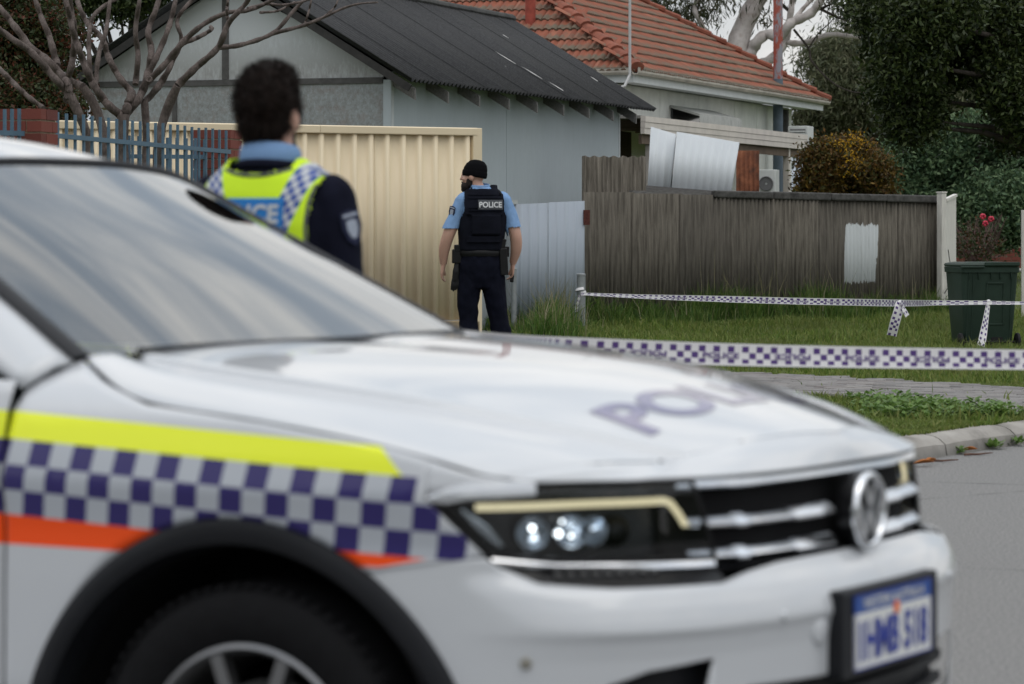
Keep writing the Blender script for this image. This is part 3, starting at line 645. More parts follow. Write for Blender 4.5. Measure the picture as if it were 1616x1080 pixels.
for face in (0, 1):
    La = HL if face == 0 else HW
    rows_ = int(3.2/math.cos(pa)/tl)
    for r_ in range(rows_):
        tdist = (r_*tl)*math.cos(pa)-.10
        for k in range(-1, int(La/tw)+2):
            a = k*tw+(tw/2 if r_ % 2 else 0)-.05
            if a+tw*.5 < tdist-.02 or a+tw*.5 > La-tdist+.02 or a < -.12 or a+tw > La+.15: continue
            jz = random.uniform(-.004,.006); ja = random.uniform(-.012,.012)
            if face == 0: M4 = Matrix.Translation((a, tdist, HE+.17+tdist*HT_+jz)) @ Matrix.Rotation(pa, 4, 'X') @ Matrix.Rotation(ja, 4, 'Z')
            else: M4 = Matrix.Translation((tdist, a+tw, HE+.17+tdist*HT_+jz)) @ Matrix.Rotation(-math.pi/2, 4, 'Z') @ Matrix.Rotation(pa, 4, 'X') @ Matrix.Rotation(ja, 4, 'Z')
            allt.append((face, M4))
hm = Matrix.Translation((HX, HD, hg)) @ Matrix.Rotation(PHI, 4, 'Z')
def seen(M4):
    p = hm @ (M4 @ Vector((tw/2, tl/2, 0))); px, py = CX+F*p.x/p.y, HZ-F*(p.z-EYE)/p.y; return p.y, px, py
sc_ = []
for i, (fc, M4) in enumerate(allt):
    D, px, py = seen(M4); ok = -8 < py and 700 < px < 1330 and not (fc == 1 and py > 25+(px-740)*.56)
    sc_.append((0 if ok else 1, D if fc == 0 else D-4, i))
sc_.sort(); chosen = {i for ok, D, i in sc_[:300] if ok == 0}
rest = MB(); uvs = []
for i, (fc, M4) in enumerate(allt):
    if i in chosen: o = link('roof_tile', tme, hs); o.matrix_local = M4
    else: rest.add([M4 @ Vector(v) for v in tv], tf)
rm = rest.mesh('roof_tile_field', TILE); uv = rm.uv_layers.new(); nv_ = len(tv)
for lp in rm.loops: q = tv[lp.vertex_index % nv_]; uv.data[lp.index].uv = (q[0]/tw, q[1]/tl)
tag(link('roof_tile_field', rm, hs), kind='stuff')
und = MB(); tp = 3.2; zb = HE+.155
und.add([(-.05,-.05,zb-.05),(HL+.05,-.05,zb-.05),(HL-tp,tp,zb+tp*HT_-.03),(tp,tp,zb+tp*HT_-.03),(-.05,HW,zb-.05),(tp,HW-tp,zb+tp*HT_-.03),(HL+.05,HW,zb-.05),(HL-tp,HW-tp,zb+tp*HT_-.03)],
   [(0,1,2,3),(0,3,5,4),(1,6,7,2),(4,5,7,6),(3,2,7,5)]); und.build('roof_deck', M('roof_deck', (.05,.035,.03), .9), hs)
HIPM = M('hip_capping', (.24,.080,.05), .8, .3, 9, bump=.3, bscale=40, rnd=.35)
def hip(a, b):
    a, b = Vector(a), Vector(b); n_ = int((b-a).length/.36); d = (b-a)/n_
    for k in range(n_):
        p = a+d*k; MB().tube([p+Vector((0,0,.03)), p+d*1.12+Vector((0,0,.0))], [(.085,.125),(.07,.10)], 10).build('hip_cap', HIPM, hs, smooth=40)
z1 = HE+.17+.03; hip((-.08,-.08,z1-.04), (3.2,3.2,z1+3.2*HT_)); hip((HL+.08,-.08,z1-.04), (HL-3.2,3.2,z1+3.2*HT_))
# window with awning, pipes, wire
WGL = M('dark_window', (.03,.035,.04), .1, .1, 3, spec=.8)
def hpx(px, yoff):
    """photo column -> x along the house side wall at local y = yoff"""
    C = Vector((HX, HD)); k = (px-CX)/F; u = Vector((.3206,.947)); v = Vector((-.947,.3206)); q = C+v*yoff; x_ = (k*q.y-q.x)/(u.x-k*u.y); return x_, q.y+u.y*x_
xa, Da = hpx(1056, .5); xb, Db = hpx(1124, .5); za = EYE-(168-HZ)/F*Da-hg; zb_ = EYE-(190-HZ)/F*Da-hg
wnd = panel('window', [(xa+.1,1.3),(xb-.1,1.3),(xb-.1,za),(xa+.1,za)], lambda a, b, dd: (a, .5-dd, b), -.02, .03, WGL, hs)
AWN = M('awning_canvas', (.40,.41,.39), .8, .15, 6)
MB().prism([(.49,za+.02),(.49,za-.02),(-.02,za-.17),(-.02,za-.13)], lambda a, b, dd: (dd, a, b), xa, xb).build('window_awning', AWN, hs)
for k in range(12):
    x0 = xa+(xb-xa)*k/12; MB().prism([(0,0),(0,-.10),(.5,-.15),(1,-.10),(1,0)], lambda a, b, dd: (x0+a*(xb-xa)/12.3, -.02-dd, za-.17+b), .0, .006).build('awning_scallop', AWN, hs)
RUST = M('red_oxide_paint', (.30,.065,.045), .7, .3, 8); PIPE = M('blue_grey_pipe', (.115,.15,.185), .6, .2, 5)
t = NT('red_oxide_flaking'); f = t.noise(9, 5, .65, t.coord('Object', (1,1,.4))); c = t.mix(t.ramp(f, [(.47, 0.0), (.55, 1.0)]), (.33,.085,.06), (.27,.27,.30)); FLAKE = t.bsdf(c, .7, 0, f, .2, .005)
xp, Dp = hpx(1226, .30); zg = EYE-(125-HZ)/F*Dp-hg
o = MB().tube([(0,0,.2),(0,0,zg)], .095, 12).build('flue_pipe', PIPE, hs, smooth=40); o.location = (xp,.28,0)
o = MB().tube([(0,0,zg),(0,0,zg+1.5)], .09, 12).tube([(0,0,zg+1.5),(0,0,zg+1.62)], .105, 12).tube([(0,0,zg+1.62),(.0,0,zg+4)], .085, 12).build('flue_pipe_upper', FLAKE, hs, smooth=40); o.location = (xp,.28,0)
# red vent pipe and small stub on the front roof face, thin mast
def on_front(px, py, D, name, r_, m_, up_, dn_):
    p = hm.inverted() @ at(px, py, D); o = MB().tube([(0,0,-dn_),(0,0,up_)], r_, 10).build(name, m_, hs, smooth=40); o.location = p
on_front(837, 50, 50.6, 'vent_pipe', .083, RUST, 2.2, .5); on_front(920, 100, 49.9, 'vent_pipe', .028, RUST, .2, .3)
p = hm.inverted() @ at(994, 100, 48.5); o = MB().tube([(0,0,-.18),(0,0,3)], .022, 8).tube([(0,0,-.18),(-.1,.05,-.35),(-.15,.2,-.4)], .022, 8).build('antenna_mast', M('mast_grey', (.45,.45,.45), .5), hs, smooth=40); o.location = p
# veranda along the side wall
VY = -.80; va, Dva = hpx(1030, VY); vb, Dvb = hpx(1272, VY)
vr = empty('veranda', (HX, HD, hg), PHI); tag(vr, 'low flat veranda roof with pale fascia on white posts, beside the house', 'veranda')
zt = 2.98-hg; PALE = M('veranda_fascia', (.64,.59,.54), .55, .1, 4)
for k in range(3): MB().box(va-.5, vb, VY-.02-.008*k, VY+.04, zt-.26+k*.088, zt-.26+k*.088+.084).build('fascia_board', PALE, vr)
MB().box(vb+.002, vb+.05, VY-.02, .46, zt-.26, zt+.004).build('end_board', PALE, vr)
MB().box(va-.5, vb, VY+.042, .46, zt-.03, zt+.012).build('roof_sheet', M('veranda_roof', (.30,.29,.27), .7), vr)
for k in range(9): MB().box(va+.1+k*(vb-va)/9, va+.15+k*(vb-va)/9, VY+.042, .46, zt-.13, zt-.032).build('rafter', M('veranda_rafter', (.16,.12,.09), .8) if k == 0 else bpy.data.materials['veranda_rafter'], vr)
MB().box(va-2.2, va+2.6, .30, .34, -.1, zt-.14).build('dark_back_panel', M('dark_brown_panel', (.045,.032,.025), .85, .4, 8, stretch=(1,1,.3)), vr)  # dark panel added where the opening under the veranda lies in shade
xq, _ = hpx(1250, VY); MB().box(xq-.055, xq+.055, VY+.045, VY+.145, -.1, zt-.132).build('post', PALE, vr)
MB().box(va+.1, va+.2, VY+.045, VY+.145, -.1, zt-.132).build('post', PALE, vr)
MB().box(va-.4, vb-.02, VY+.05, VY+.10, zt-.40, zt-.262).build('beam', bpy.data.materials['veranda_rafter'], vr)
# air conditioners, rusty sheet
ACM = M('ac_casing', (.58,.60,.59), .5, .08, 6); GRL = M('ac_grille', (.16,.16,.165), .6)
def ac_unit(name, px0, px1, py0, py1, D, label, depth=.3, fan=False):
    a, b = at(px0, py1, D), at(px1, py0, D); r_ = empty(name, ((a.x+b.x)/2, D, a.z), R(-18)); tag(r_, label, 'air conditioner'); W_, H_ = (b.x-a.x)/math.cos(R(18)), b.z-a.z
    MB().box(-W_/2, W_/2, 0, depth, 0, H_).build('casing', ACM, r_, bevel=.01)
    if fan:
        MB().lathe([(.02,0),(min(W_,H_)*.38,0),(min(W_,H_)*.42,.01),(min(W_,H_)*.38,.02)], 20, Matrix.Translation((0,-.012,H_*.52)) @ Matrix.Rotation(R(90), 4, 'X')).build('fan_guard', GRL, r_)
    else:
        MB().box(-W_*.40, W_*.40, -.012, -.002, H_*.12, H_*.88).build('grille_back', GRL, r_)
        for k in range(7): MB().box(-W_*.40, W_*.40, -.02, -.013, H_*(.16+.1*k), H_*(.16+.1*k)+.025).build('louvre', ACM, r_)
ac_unit('window_air_conditioner', 1244, 1274, 199, 240, 57.2, 'boxy window air conditioner sticking out at the end of the veranda roof', .5)
ac_unit('air_conditioner', 1196, 1223, 268, 314, 51.2, 'white outdoor air conditioner unit standing below the veranda, beside the pipe', .3, True)
t = NT('rusty_iron'); f = t.noise(5, 6, .7); g = t.noise(40, 4); c = t.ramp(f, [(.3, (.055,.028,.02)), (.5, (.17,.06,.03)), (.65, (.26,.10,.05)), (.8, (.12,.05,.03))]); RUSTI = t.bsdf(c, .8, 0, g, .3, .01)
p = at(1162, 330, 49.0); q = at(1196, 238, 49.0); o = corrugated(5, (q.x-p.x)/5/.93, .012, q.z-p.z+.7, 6).build('rusty_iron_sheet', RUSTI, smooth=60, solid=.003); o.rotation_euler = (R(90), 0, R(-14)); o.location = (p.x, 49.0, p.z-.7); tag(o, 'rust brown iron sheet standing upright behind the fence, right of the white sheets', 'metal sheet')
# ------------------------------------------------------------------ grey corrugated fence
t = NT('old_asbestos_sheet'); f = t.noise(2.2, 5); st = t.noise(26, 5, .7, t.coord('Object', (1,1,.06))); g = t.noise(150, 3, .7); oi = t.n('ShaderNodeObjectInfo')
c = t.mix(t.ramp(st, [(.38, 0.0), (.68, 1.0)]), (.058,.051,.041), (.245,.222,.185)); c = t.mix(t.math('MULTIPLY', f, .45), c, (.12,.107,.088)); c = t.mix(t.math('MULTIPLY', t.ramp(g, [(.5, 0.0), (.7, 1.0)]), .45), c, (.045,.042,.038))
c = t.mix(t.math('MULTIPLY', oi.outputs['Random'], .45), c, (.06,.056,.05))
ftc = t.n('ShaderNodeTexCoord'); fsp = t.n('ShaderNodeSeparateXYZ', {0: ftc.outputs['Object']}); PATCH_TC = ftc; pn = t.noise(40, 4, .7, t.n('ShaderNodeMapping', {'Vector': ftc.outputs['Object'], 'Scale': (1,1,.05)}).outputs[0]); pn2 = t.noise(9, 3, .6, ftc.outputs['Object'])
px0_, px1_, pz0_, pz1_ = [t.n('ShaderNodeValue').outputs[0] for _ in range(4)]; PATCH_V = (px0_, px1_, pz0_, pz1_)
jx = t.math('MULTIPLY_ADD', pn2, .05, -.025); jz = t.math('MULTIPLY_ADD', pn, .22, -.11); fx = t.math('ADD', fsp.outputs[0], t.math('ADD', jx, t.math('MULTIPLY', t.math('SUBTRACT', fsp.outputs[2], 1.2), -.07))); fz = t.math('ADD', fsp.outputs[2], t.math('ADD', jz, t.math('MULTIPLY', jx, 1.5)))
pm = t.math('MULTIPLY', t.math('MULTIPLY', t.math('GREATER_THAN', fx, px0_), t.math('LESS_THAN', fx, px1_)), t.math('MULTIPLY', t.math('GREATER_THAN', fz, pz0_), t.math('LESS_THAN', fz, pz1_)))
c = t.mix(t.math('MULTIPLY', pm, t.ramp(st, [(.25, .70), (.5, .97)])), c, (.50,.53,.54))
FENCEM = t.bsdf(c, .92, 0, g, .35, .006)
CAPM = M('fence_cap', (.075,.073,.070), .85, .5, 14, bump=.4, bscale=50)
fd = (FB-FA); FL = fd.length; fr = empty('corrugated_fence', (FA.x, FA.y, .05), math.atan2(fd.y, fd.x)); tag(fr, 'weathered grey corrugated cement sheet fence along the verge', 'fence')
PATCH_TC.object = fr; nsh = 8; n_c = 11; sw_ = FL/nsh; pit = sw_/n_c
zleft, zright = zz(303,41)-.05, zz(316,45.5)-.05
def upright(n_, pitch_, amp, ln): return corrugated(n_, pitch_, amp, ln, 6)
for k in range(nsh):
    h = zleft+(zright-zleft)*(k+.5)/nsh+(.05 if k < 3 else 0)*(1-k/3)*0
    mbx = MB(); xs_ = np.arange(n_c*6+5)*pit/6
    mbx.grid(np.array([[(x_, .013*math.cos(2*math.pi*x_/pit), -.1), (x_, .013*math.cos(2*math.pi*x_/pit), h)] for x_ in xs_]))
    o = mbx.build('fence_sheet', FENCEM, fr, smooth=70, solid=.006); o.location = (k*sw_, -.007*(k % 2), 0); o.rotation_euler = (R(random.uniform(-.7,.7)), R(random.uniform(-.35,.35)), R(random.uniform(-.4,.4)))
x0 = sw_*2.72
for k in range(4):
    xa_ = x0+(FL-x0)*k/4; xb_ = x0+(FL-x0)*(k+1)/4-.006; za_ = zleft+(zright-zleft)*xa_/FL; zb2 = zleft+(zright-zleft)*xb_/FL
    MB().beam((xa_,-.004,za_+.01), (xb_,-.004,zb2+.01), .085, .10+.008*(k % 2)).build('cap_rail', CAPM, fr, bevel=.02)
MB().beam((sw_*1.05,.06,zleft-.02), (x0-.02,.06,zleft-.03), .07, .09).build('top_rail', OLDTIM, fr)
# painted-over patch
def fpx(px):
    k = (px-CX)/F; return (k*FA.y-FA.x)/((fd.x-k*fd.y)/FL)
xp0, xp1 = fpx(1335), fpx(1386); Dm = FA.y+fd.y*xp0/FL; zp1, zp0 = zz(354,Dm)-.05, zz(446,Dm)-.05
for s_, v_ in zip(PATCH_V, (xp0, xp1, zp0, zp1)): s_.default_value = v_
rows_ = []
xs_ = np.linspace(xp0, xp1, 60)
for i, x_ in enumerate(xs_):
    sh_ = (i/59)*.0; j1 = .035*math.sin(i*.9)*math.sin(i*.31)+random.uniform(-.012,.012); j0 = .03*math.sin(i*.7+1)+random.uniform(-.02,.02)+(-.06 if i > 12 else .09 if i < 5 else 0)
    yv_ = .013*math.cos(2*math.pi*(x_ % sw_)/pit)-.012
    rows_.append([(x_-.05*(1-q/4), yv_-.010, zp0+j0+(zp1+j1-zp0-j0)*q/4) for q in range(5)])
if False: MB().grid(np.array(rows_)).build('paint_patch', M('white_overpaint', (.46,.49,.50), .75, .25, 6, stretch=(6,1,.8)), fr, smooth=60)
# higher sheet behind the left end
p0, p1 = at(919, 247, 41.6), at(1026, 250, 41.9); pc_ = (p1.x-p0.x)/14; o = MB().grid(np.array([[(q*pc_/6, .016*math.cos(2*math.pi*q/6), 0), (q*pc_/6, .016*math.cos(2*math.pi*q/6), 2.35+.012*math.sin(q*.5))] for q in range(14*6+1)])).build('cement_sheet', FENCEM, smooth=70, solid=.006)
o.rotation_euler = (0, 0, math.atan2(p1.y-p0.y, p1.x-p0.x)); o.location = (p0.x, p0.y, p0.z-2.35); tag(o, 'taller brown grey corrugated sheet behind the left end of the fence', 'cement sheet')
# white metal sheets standing behind the fence
t = NT('white_ribbed_steel'); f = t.noise(2, 4); g = t.noise(20, 4, .6, t.coord('Object', (1,.15,1))); c = t.mix(f, (.50,.535,.56), (.58,.61,.635)); c = t.mix(t.ramp(g, [(.62, 0.0), (.85, .4)]), c, (.35,.33,.30)); WSH = t.bsdf(c, .45, 0, g, .03, .01)
def ribsheet(name, corners, D0, D1, nr_, label, m_, grp=None, amp=.012):
    """quad of photo pixels tl, tr, br, bl -> ribbed sheet"""
    tl_, tr_, br_, bl_ = [at(px, py, D) for (px, py), D in zip(corners, (D0+.45, D1+.45, D1, D0))]; P = []
    n_ = nr_*6
    for i in range(n_+1):
        s_ = i/n_; ph = (i % 6)/6; off = amp if ph < .01 or ph > .8 else (amp*.5 if ph < .2 else 0)
        a = tl_.lerp(tr_, s_); b = bl_.lerp(br_, s_); P.append([(b.x, b.y-off, b.z), (a.x, a.y-off, a.z)])
    o0 = P[0][0]; P = [[tuple(np.subtract(q, o0)) for q in row] for row in P]
    o = MB().grid(np.array(P)).build(name, m_, smooth=25, solid=.002); o.location = o0; tag(o, label, 'metal sheet', grp); return o
ribsheet('white_metal_sheet', [(1027,200),(1067,212),(1059,297),(1022,293)], 43.2, 43.3, 3, 'narrow white ribbed metal sheet leaning left of the wider white sheet', WSH, 'white metal sheets above the fence')
ribsheet('white_metal_sheet', [(1068,208),(1167,225),(1154,304),(1060,296)], 43.15, 43.5, 8, 'wide white ribbed metal sheet tilted above the fence below the veranda', WSH, 'white metal sheets above the fence')
a, b = at(1018, 297, 43.05), at(1172, 309, 43.4); o = MB().beam((0,0,0), b-a, .06, .07).build('timber_rail', OLDTIM); o.location = a; tag(o, 'grey timber rail under the tilted white sheets', 'timber')
# pale blue metal gate with posts
t = NT('pale_blue_steel'); f = t.noise(1.5, 4); g = t.noise(30, 4, .6, t.coord('Object', (1,.1,1))); c = t.mix(f, (.325,.37,.43), (.40,.445,.51)); c = t.mix(t.ramp(g, [(.6, 0.0), (.9, .35)]), c, (.25,.27,.29)); GATEM = t.bsdf(c, .45, 0, g, .03, .01)
ga, gb = at(806, 323, 39.7), at(921, 318, 40.2); gr = empty('metal_gate', (ga.x, ga.y, .06), math.atan2(gb.y-ga.y, gb.x-ga.x)); tag(gr, 'pale blue ribbed metal gate between officer and corrugated fence', 'gate')
GW = (Vector((gb.x-ga.x, gb.y-ga.y))).length; zt0, zt1 = ga.z-.06, gb.z-.06; ng = 8; P = []
for i in range(ng*8+1):
    s_ = i/(ng*8); ph = (i % 8)/8; off = .014 if ph in (0, .125) else 0
    P.append([(s_*GW, -off, .02), (s_*GW, -off, zt0+(zt1-zt0)*s_)])
P = np.array(P); half = 4*8
MB().grid(P[:half+1]).build('gate_sheet', GATEM, gr, smooth=25, solid=.003); o = MB().grid(P[half:]).build('gate_sheet', GATEM, gr, smooth=25, solid=.003); o.location = (.004,-.003,.006)
MB().box(.02, GW-.02, .004, .04, zt1-.16, zt1-.11).build('rail', M('galvanised', (.30,.32,.33), .5, .2, 10, metal=.3), gr); MB().box(.02, GW-.02, .004, .04, .3, .35).build('rail', bpy.data.materials['galvanised'], gr)
hz_ = zz(344,40)-.06; MB().box(GW-.015, GW+.075, -.03, -.018, hz_-.09, hz_+.10).build('hinge', M('rusty_hinge', (.09,.03,.025), .8, .4, 30), gr)
MB().box(.0,.08,-.03,.03,zt0+.004,zt0+.06).build('latch_block', WHITETRIM, gr)
GALV = bpy.data.materials['galvanised']
def pipe_post(px, pyt, D, r_, label):
    p = at(px, pyt, D); o = empty('pipe_post', (p.x, p.y, gz(0, D)-.05)); h = p.z-o.location.z; tag(o, label, 'post', 'grey pipe posts beside the gate')
    MB().tube([(0,0,0),(0,0,h)], r_, 14).build('pipe', GALV, o, smooth=40); MB().lathe([(.0,h+.012),(r_*.8,h+.01),(r_*1.08,h),(r_*1.08,h-.02)], 14).build('pipe_cap', GALV, o, smooth=40); return o
pipe_post(917, 433, 39.4, .055, 'thick grey pipe post at the right edge of the pale gate, holding the tape'); pipe_post(811, 424, 39.2, .034, 'thin grey pipe post beside the officer in front of the gate')
# white end post and gate leaf at the right end of the fence
PWHITE = M('white_painted_timber', (.62,.60,.56), .6, .15, 8, stretch=(3,3,.5))
a = at(1486, 305, 45.2); r_ = empty('fence_end_post', (a.x, a.y, .05), math.atan2(fd.y, fd.x)); tag(r_, 'white post and narrow panel closing the right end of the corrugated fence', 'post')
h = a.z-.05; MB().box(-.05,.05,-.05,.05,-.1,h).build('post', PWHITE, r_, bevel=.008); MB().box(-.058,.058,-.058,.058,h,h+.02).build('post_cap', PWHITE, r_, bevel=.004)
dirv = Vector((at(1502,0,46.4).x-a.x, 46.4-a.y, 0)); ia = Matrix.Rotation(-math.atan2(fd.y, fd.x), 3, 'Z') @ dirv
MB().prism([(0,.1),(1,.1),(1,h-.04),(0,h-.12)], lambda p_, q_, dd: Vector((.045,-.03,0))+ia*p_+Vector((0,0,q_))+Vector((-ia.y,ia.x,0)).normalized()*dd, -.012, .012).build('panel', PWHITE, r_)
MB().prism([(0,h-.12),(1,h-.04),(1,h+.0),(0,h-.08)], lambda p_, q_, dd: Vector((.045,-.03,0))+ia*p_+Vector((0,0,q_))+Vector((-ia.y,ia.x,0)).normalized()*dd, -.03, .03).build('panel_top', PWHITE, r_)
MB().tube([(.06,-.07,h*.55),(.075,-.09,h*.45),(.05,-.08,h*.25),(-.02,-.07,h*.2)], .006, 6).build('wire_tie', DARKIN, r_)
a = at(1616, 330, 44); o = MB().box(-.035,.05,-.04,.04,-.1,1.5).build('white_post', PWHITE, bevel=.006); o.location = (a.x, a.y, gz(0,44)); tag(o, 'slim white post at the far right edge beyond the bin', 'post')
a = at(1590, 427, 58); o = MB().tube([(0,0,0),(1.4,0,0)], .035, 8).build('white_rail', PWHITE, smooth=40); o.location = (a.x, a.y, a.z); tag(o, 'low white pipe rail in front of the distant brick wall', 'rail')
MB().tube([(.3,0,0),(.3,0,-.5)], .03, 8).build('rail_leg', PWHITE, o)
MB().tube([(1.1,0,0),(1.1,0,-.5)], .03, 8).build('rail_leg', PWHITE, o)
# far brick wall
a, b = at(1500, 391, 62), at(1680, 388, 62); r_ = empty('brick_wall', (a.x, a.y, gz(0,62)-.1)); tag(r_, 'distant low red brick wall behind the bin and flowering shrub', 'wall'); W_ = b.x-a.x; H_ = a.z-r_.location.z
MB().box(0, W_, .012, .2, 0, H_).build('mortar_core', MORTAR, r_)
for k in range(int(H_/.086)):
    z = H_-.043-k*.086
    for i in range(int(W_/.238)):
        o = link('brick', bme, r_); o.location = (.12+i*.238+(.119 if k % 2 else 0), .05, z)

# ------------------------------------------------------------------ wheelie bin
BINM = M('dark_green_plastic', (.022,.040,.030), .5, .15, 5, bump=.03, bscale=60); BLK = M('black_rubber', (.012,.012,.013), .7, .2, 20)
p = at(1549, 552, 34.2); r_ = empty('wheelie_bin', (p.x, p.y, gz(0, 34.2)-.01), R(8)); tag(r_, 'dark green wheelie bin standing on the grass by the fence end', 'bin')
BH = .93
def ring(z, hw, hd, rad=.05, n=4):
    out = []
    for cx_, cy_, a0 in ((hw-rad,hd-rad,0),(-hw+rad,hd-rad,90),(-hw+rad,-hd+rad,180),(hw-rad,-hd+rad,270)):
        for k in range(n+1): a = R(a0+90*k/n); out.append((cx_+rad*math.cos(a), cy_+rad*math.sin(a), z))
    return out
lv = [(.03,.255,.25),(.06,.265,.26),(.45,.29,.30),(.84,.312,.335),(.845,.325,.35),(.90,.328,.353),(.905,.322,.347)]
mbx = MB().grid(np.array([ring(*q) for q in lv]), closev=True, flip=True); n_ = len(ring(0,1,1)); mbx.f.append(tuple(range(n_))); mbx.m.append(0); mbx.f.append(tuple((len(lv)-1)*n_+i for i in range(n_))[::-1]); mbx.m.append(0)
mbx.build('body', BINM, r_, smooth=35)
# raised frame and ribs on the face towards the road
fy = lambda z: -(.25+(z-.03)*(.335-.25)/.81)-.004
for x0, x1, za_, zb2 in ((-.045,.16,.28,.74),):
    for q in ((x0,x1,zb2-.018,zb2),(x0,x1,za_,za_+.018),(x0,x0+.018,za_,zb2),(x1-.018,x1,za_,zb2)):
        MB().prism([(q[0],q[2]),(q[1],q[2]),(q[1],q[3]),(q[0],q[3])], lambda a, b, dd: (a, fy(b)-dd, b), -.01, .008).build('moulded_frame', BINM, r_, bevel=.004)
for x0 in (-.25, -.20, .225): MB().prism([(x0,.12),(x0+.012,.12),(x0+.02,.82),(x0+.008,.82)], lambda a, b, dd: (a, fy(b)-dd, b), -.01, .008).build('moulded_rib', BINM, r_)
for x0 in (-.24,-.14,.0,.1,.22): MB().prism([(x0,.84),(x0+.012,.84),(x0+.006,.77)], lambda a, b, dd: (a, fy(b)-dd, b), -.01, .02).build('rim_gusset', BINM, r_)
lid = MB().grid(np.array([ring(.907,.325,.35), ring(.925,.33,.356), ring(.94,.322,.345), ring(.955,.25,.27)]), closev=True, flip=True); lid.f.append(tuple(3*n_+i for i in range(n_))[::-1]); lid.m.append(0)
ld = lid.build('lid', BINM, r_, smooth=35); MB().box(-.07,.315,-.375,-.352,.918,.958).build('lid_handle', BINM, ld, bevel=.006)
MB().box(-.335,-.075,-.372,-.35,.895,.915).build('rim_bar', BINM, r_, bevel=.005)
MB().tube([(-.30,-.27,.10),(.30,-.27,.10)], .014, 8).build('axle', BLK, r_)
for sx in (-1, 1):
    M4 = Matrix.Translation((sx*.315-.02, -.27, .10)) @ Matrix.Rotation(R(90), 4, 'Y')
    MB().lathe([(.03,0),(.075,.0),(.096,.008),(.1,.02),(.096,.036),(.075,.044),(.03,.044)], 24, M4, close=True).build('wheel', BLK, r_, smooth=40)
MB().box(.02,.16,-.27,-.2,.02,.16).build('axle_housing', BLK, r_, bevel=.01)

# ------------------------------------------------------------------ police tape
PUR = (.085,.045,.19)
t = NT('checked_tape'); uvn = t.n('ShaderNodeUVMap'); sp = t.n('ShaderNodeSeparateXYZ', {0: uvn.outputs[0]}); u, v = sp.outputs[0], sp.outputs[1]
per = .06; inr = lambda x_, a, b: t.math('MULTIPLY', t.math('GREATER_THAN', x_, a), t.math('LESS_THAN', x_, b))
fu = t.math('FRACT', t.math('DIVIDE', u, per)); fu2 = t.math('FRACT', t.math('ADD', t.math('DIVIDE', u, per), .5)); cyc = t.math('FRACT', t.math('DIVIDE', u, per*5))
r1 = t.math('MULTIPLY', inr(v, .60, .88), t.math('LESS_THAN', fu, .46)); r3 = t.math('MULTIPLY', inr(v, .10, .30), t.math('LESS_THAN', fu, .46))
r2 = t.math('MULTIPLY', t.math('MULTIPLY', inr(v, .31, .59), t.math('LESS_THAN', fu2, .46)), t.math('GREATER_THAN', cyc, .595))
msk = t.math('MAXIMUM', t.math('MAXIMUM', r1, r2), r3); c = t.mix(msk, (.74,.73,.74), PUR); TAPE = t.bsdf(c, .4, 0, t.noise(8, 3), .08, .01)
TXT = M('tape_print', (.10,.06,.21), .45, .05)
_lv, _lf, _lw, _lh = text_geo('POLICE', .03, .0009)
def tape_mesh(path, rolls, width, n, name, parent=None, text=True, wmul=(1,1), us=1.0):
    """path: control points; rolls: visible tilt of the strip in radians along it"""
    C = crom(path, n); s = np.r_[0, np.cumsum(np.linalg.norm(np.diff(C, axis=0), axis=1))]; rl = np.interp(np.linspace(0, 1, n), np.linspace(0, 1, len(rolls)), rolls)
    T = np.gradient(C, axis=0); T /= np.linalg.norm(T, axis=1)[:, None]
    ref = np.array([0,-1.0,0]); Upv = np.cross(T, ref); Upv /= np.linalg.norm(Upv, axis=1)[:, None]; Upv *= np.where(Upv[:, 2:3] < -.3, -1, 1); Nv = np.cross(Upv, T)
    W = Upv*np.cos(rl)[:, None]+Nv*np.sin(rl)[:, None]; N2 = np.cross(T, W); N2 = N2*np.where(N2[:, 1:2] > 0, -1, 1)
    wm = np.interp(np.linspace(0, 1, n), np.linspace(0, 1, len(wmul)), wmul)[:, None]
    nv_ = 5; P = np.stack([C+W*(q/(nv_-1)-.5)*width*wm+N2*(.02*width*math.cos(q*1.5)) for q in range(nv_)], 1)
    mbx = MB().grid(P); me = mbx.mesh(name, TAPE); uv_ = me.uv_layers.new()
    for lp in me.loops: i, j = divmod(lp.vertex_index, nv_); uv_.data[lp.index].uv = (s[i]*us, j/(nv_-1))
    me.polygons.foreach_set('use_smooth', [True]*len(me.polygons)); o = link(name, me, parent)
    if text:
        k = 0; cyc_ = per*5/us
        while (k+.6)*cyc_ < s[-1]:
            uc = (k+.30)*cyc_; sgn = 1 if k % 2 == 0 else -1; vs = []; sxx = cyc_*.50/_lw; syy = width*.25/_lh
            for q in _lv:
                uu = uc+q.x*sxx*sgn; vv = (.45-.5)*width+q.y*syy*sgn
                g_ = lambda A_: np.array([np.interp(uu, s, A_[:, d_]) for d_ in range(3)])
                vs.append(g_(C)+g_(W)*vv+g_(N2)*(.0025+.02*width))
            if float(np.interp(uc, s, wm[:, 0])) > .8: MB().add(vs, _lf).build('lettering', TXT, o)
            k += 1
    return o
near_t = [(640,534,8.02),(700,540,9.0),(770,545,10.3),(860,549,11.5),(960,553,11.65),(1080,557.5,11.78),(1200,561,11.9),(1320,563.5,12.02),(1440,565.5,12.15),(1616,568,12.3),(1760,569,12.45),(2300,571,13.0),(2900,570,13.6)]
o = tape_mesh([at(*q) for q in near_t], [1.2,.3,.05,.0,.1,.1,.3,.2,.2], .083, 260, 'police_tape', wmul=(.4,1.05,1.05,1.03,.98,.92,.9,.9,.9)); tag(o, 'near strip of white and purple checked police tape stretched behind the bonnet', 'tape', 'police tapes')
far_t = [(917,464,39.25),(960,466,39.0),(1020,468.5,38.6),(1120,471.5,37.8),(1240,475,36.9),(1340,477,36.2),(1415,478.5,35.0),(1450,478.5,34.2),(1485,478,33.6),(1560,478,33.45),(1660,479,33.4),(1760,479,33.2),(2400,478,32.5)]
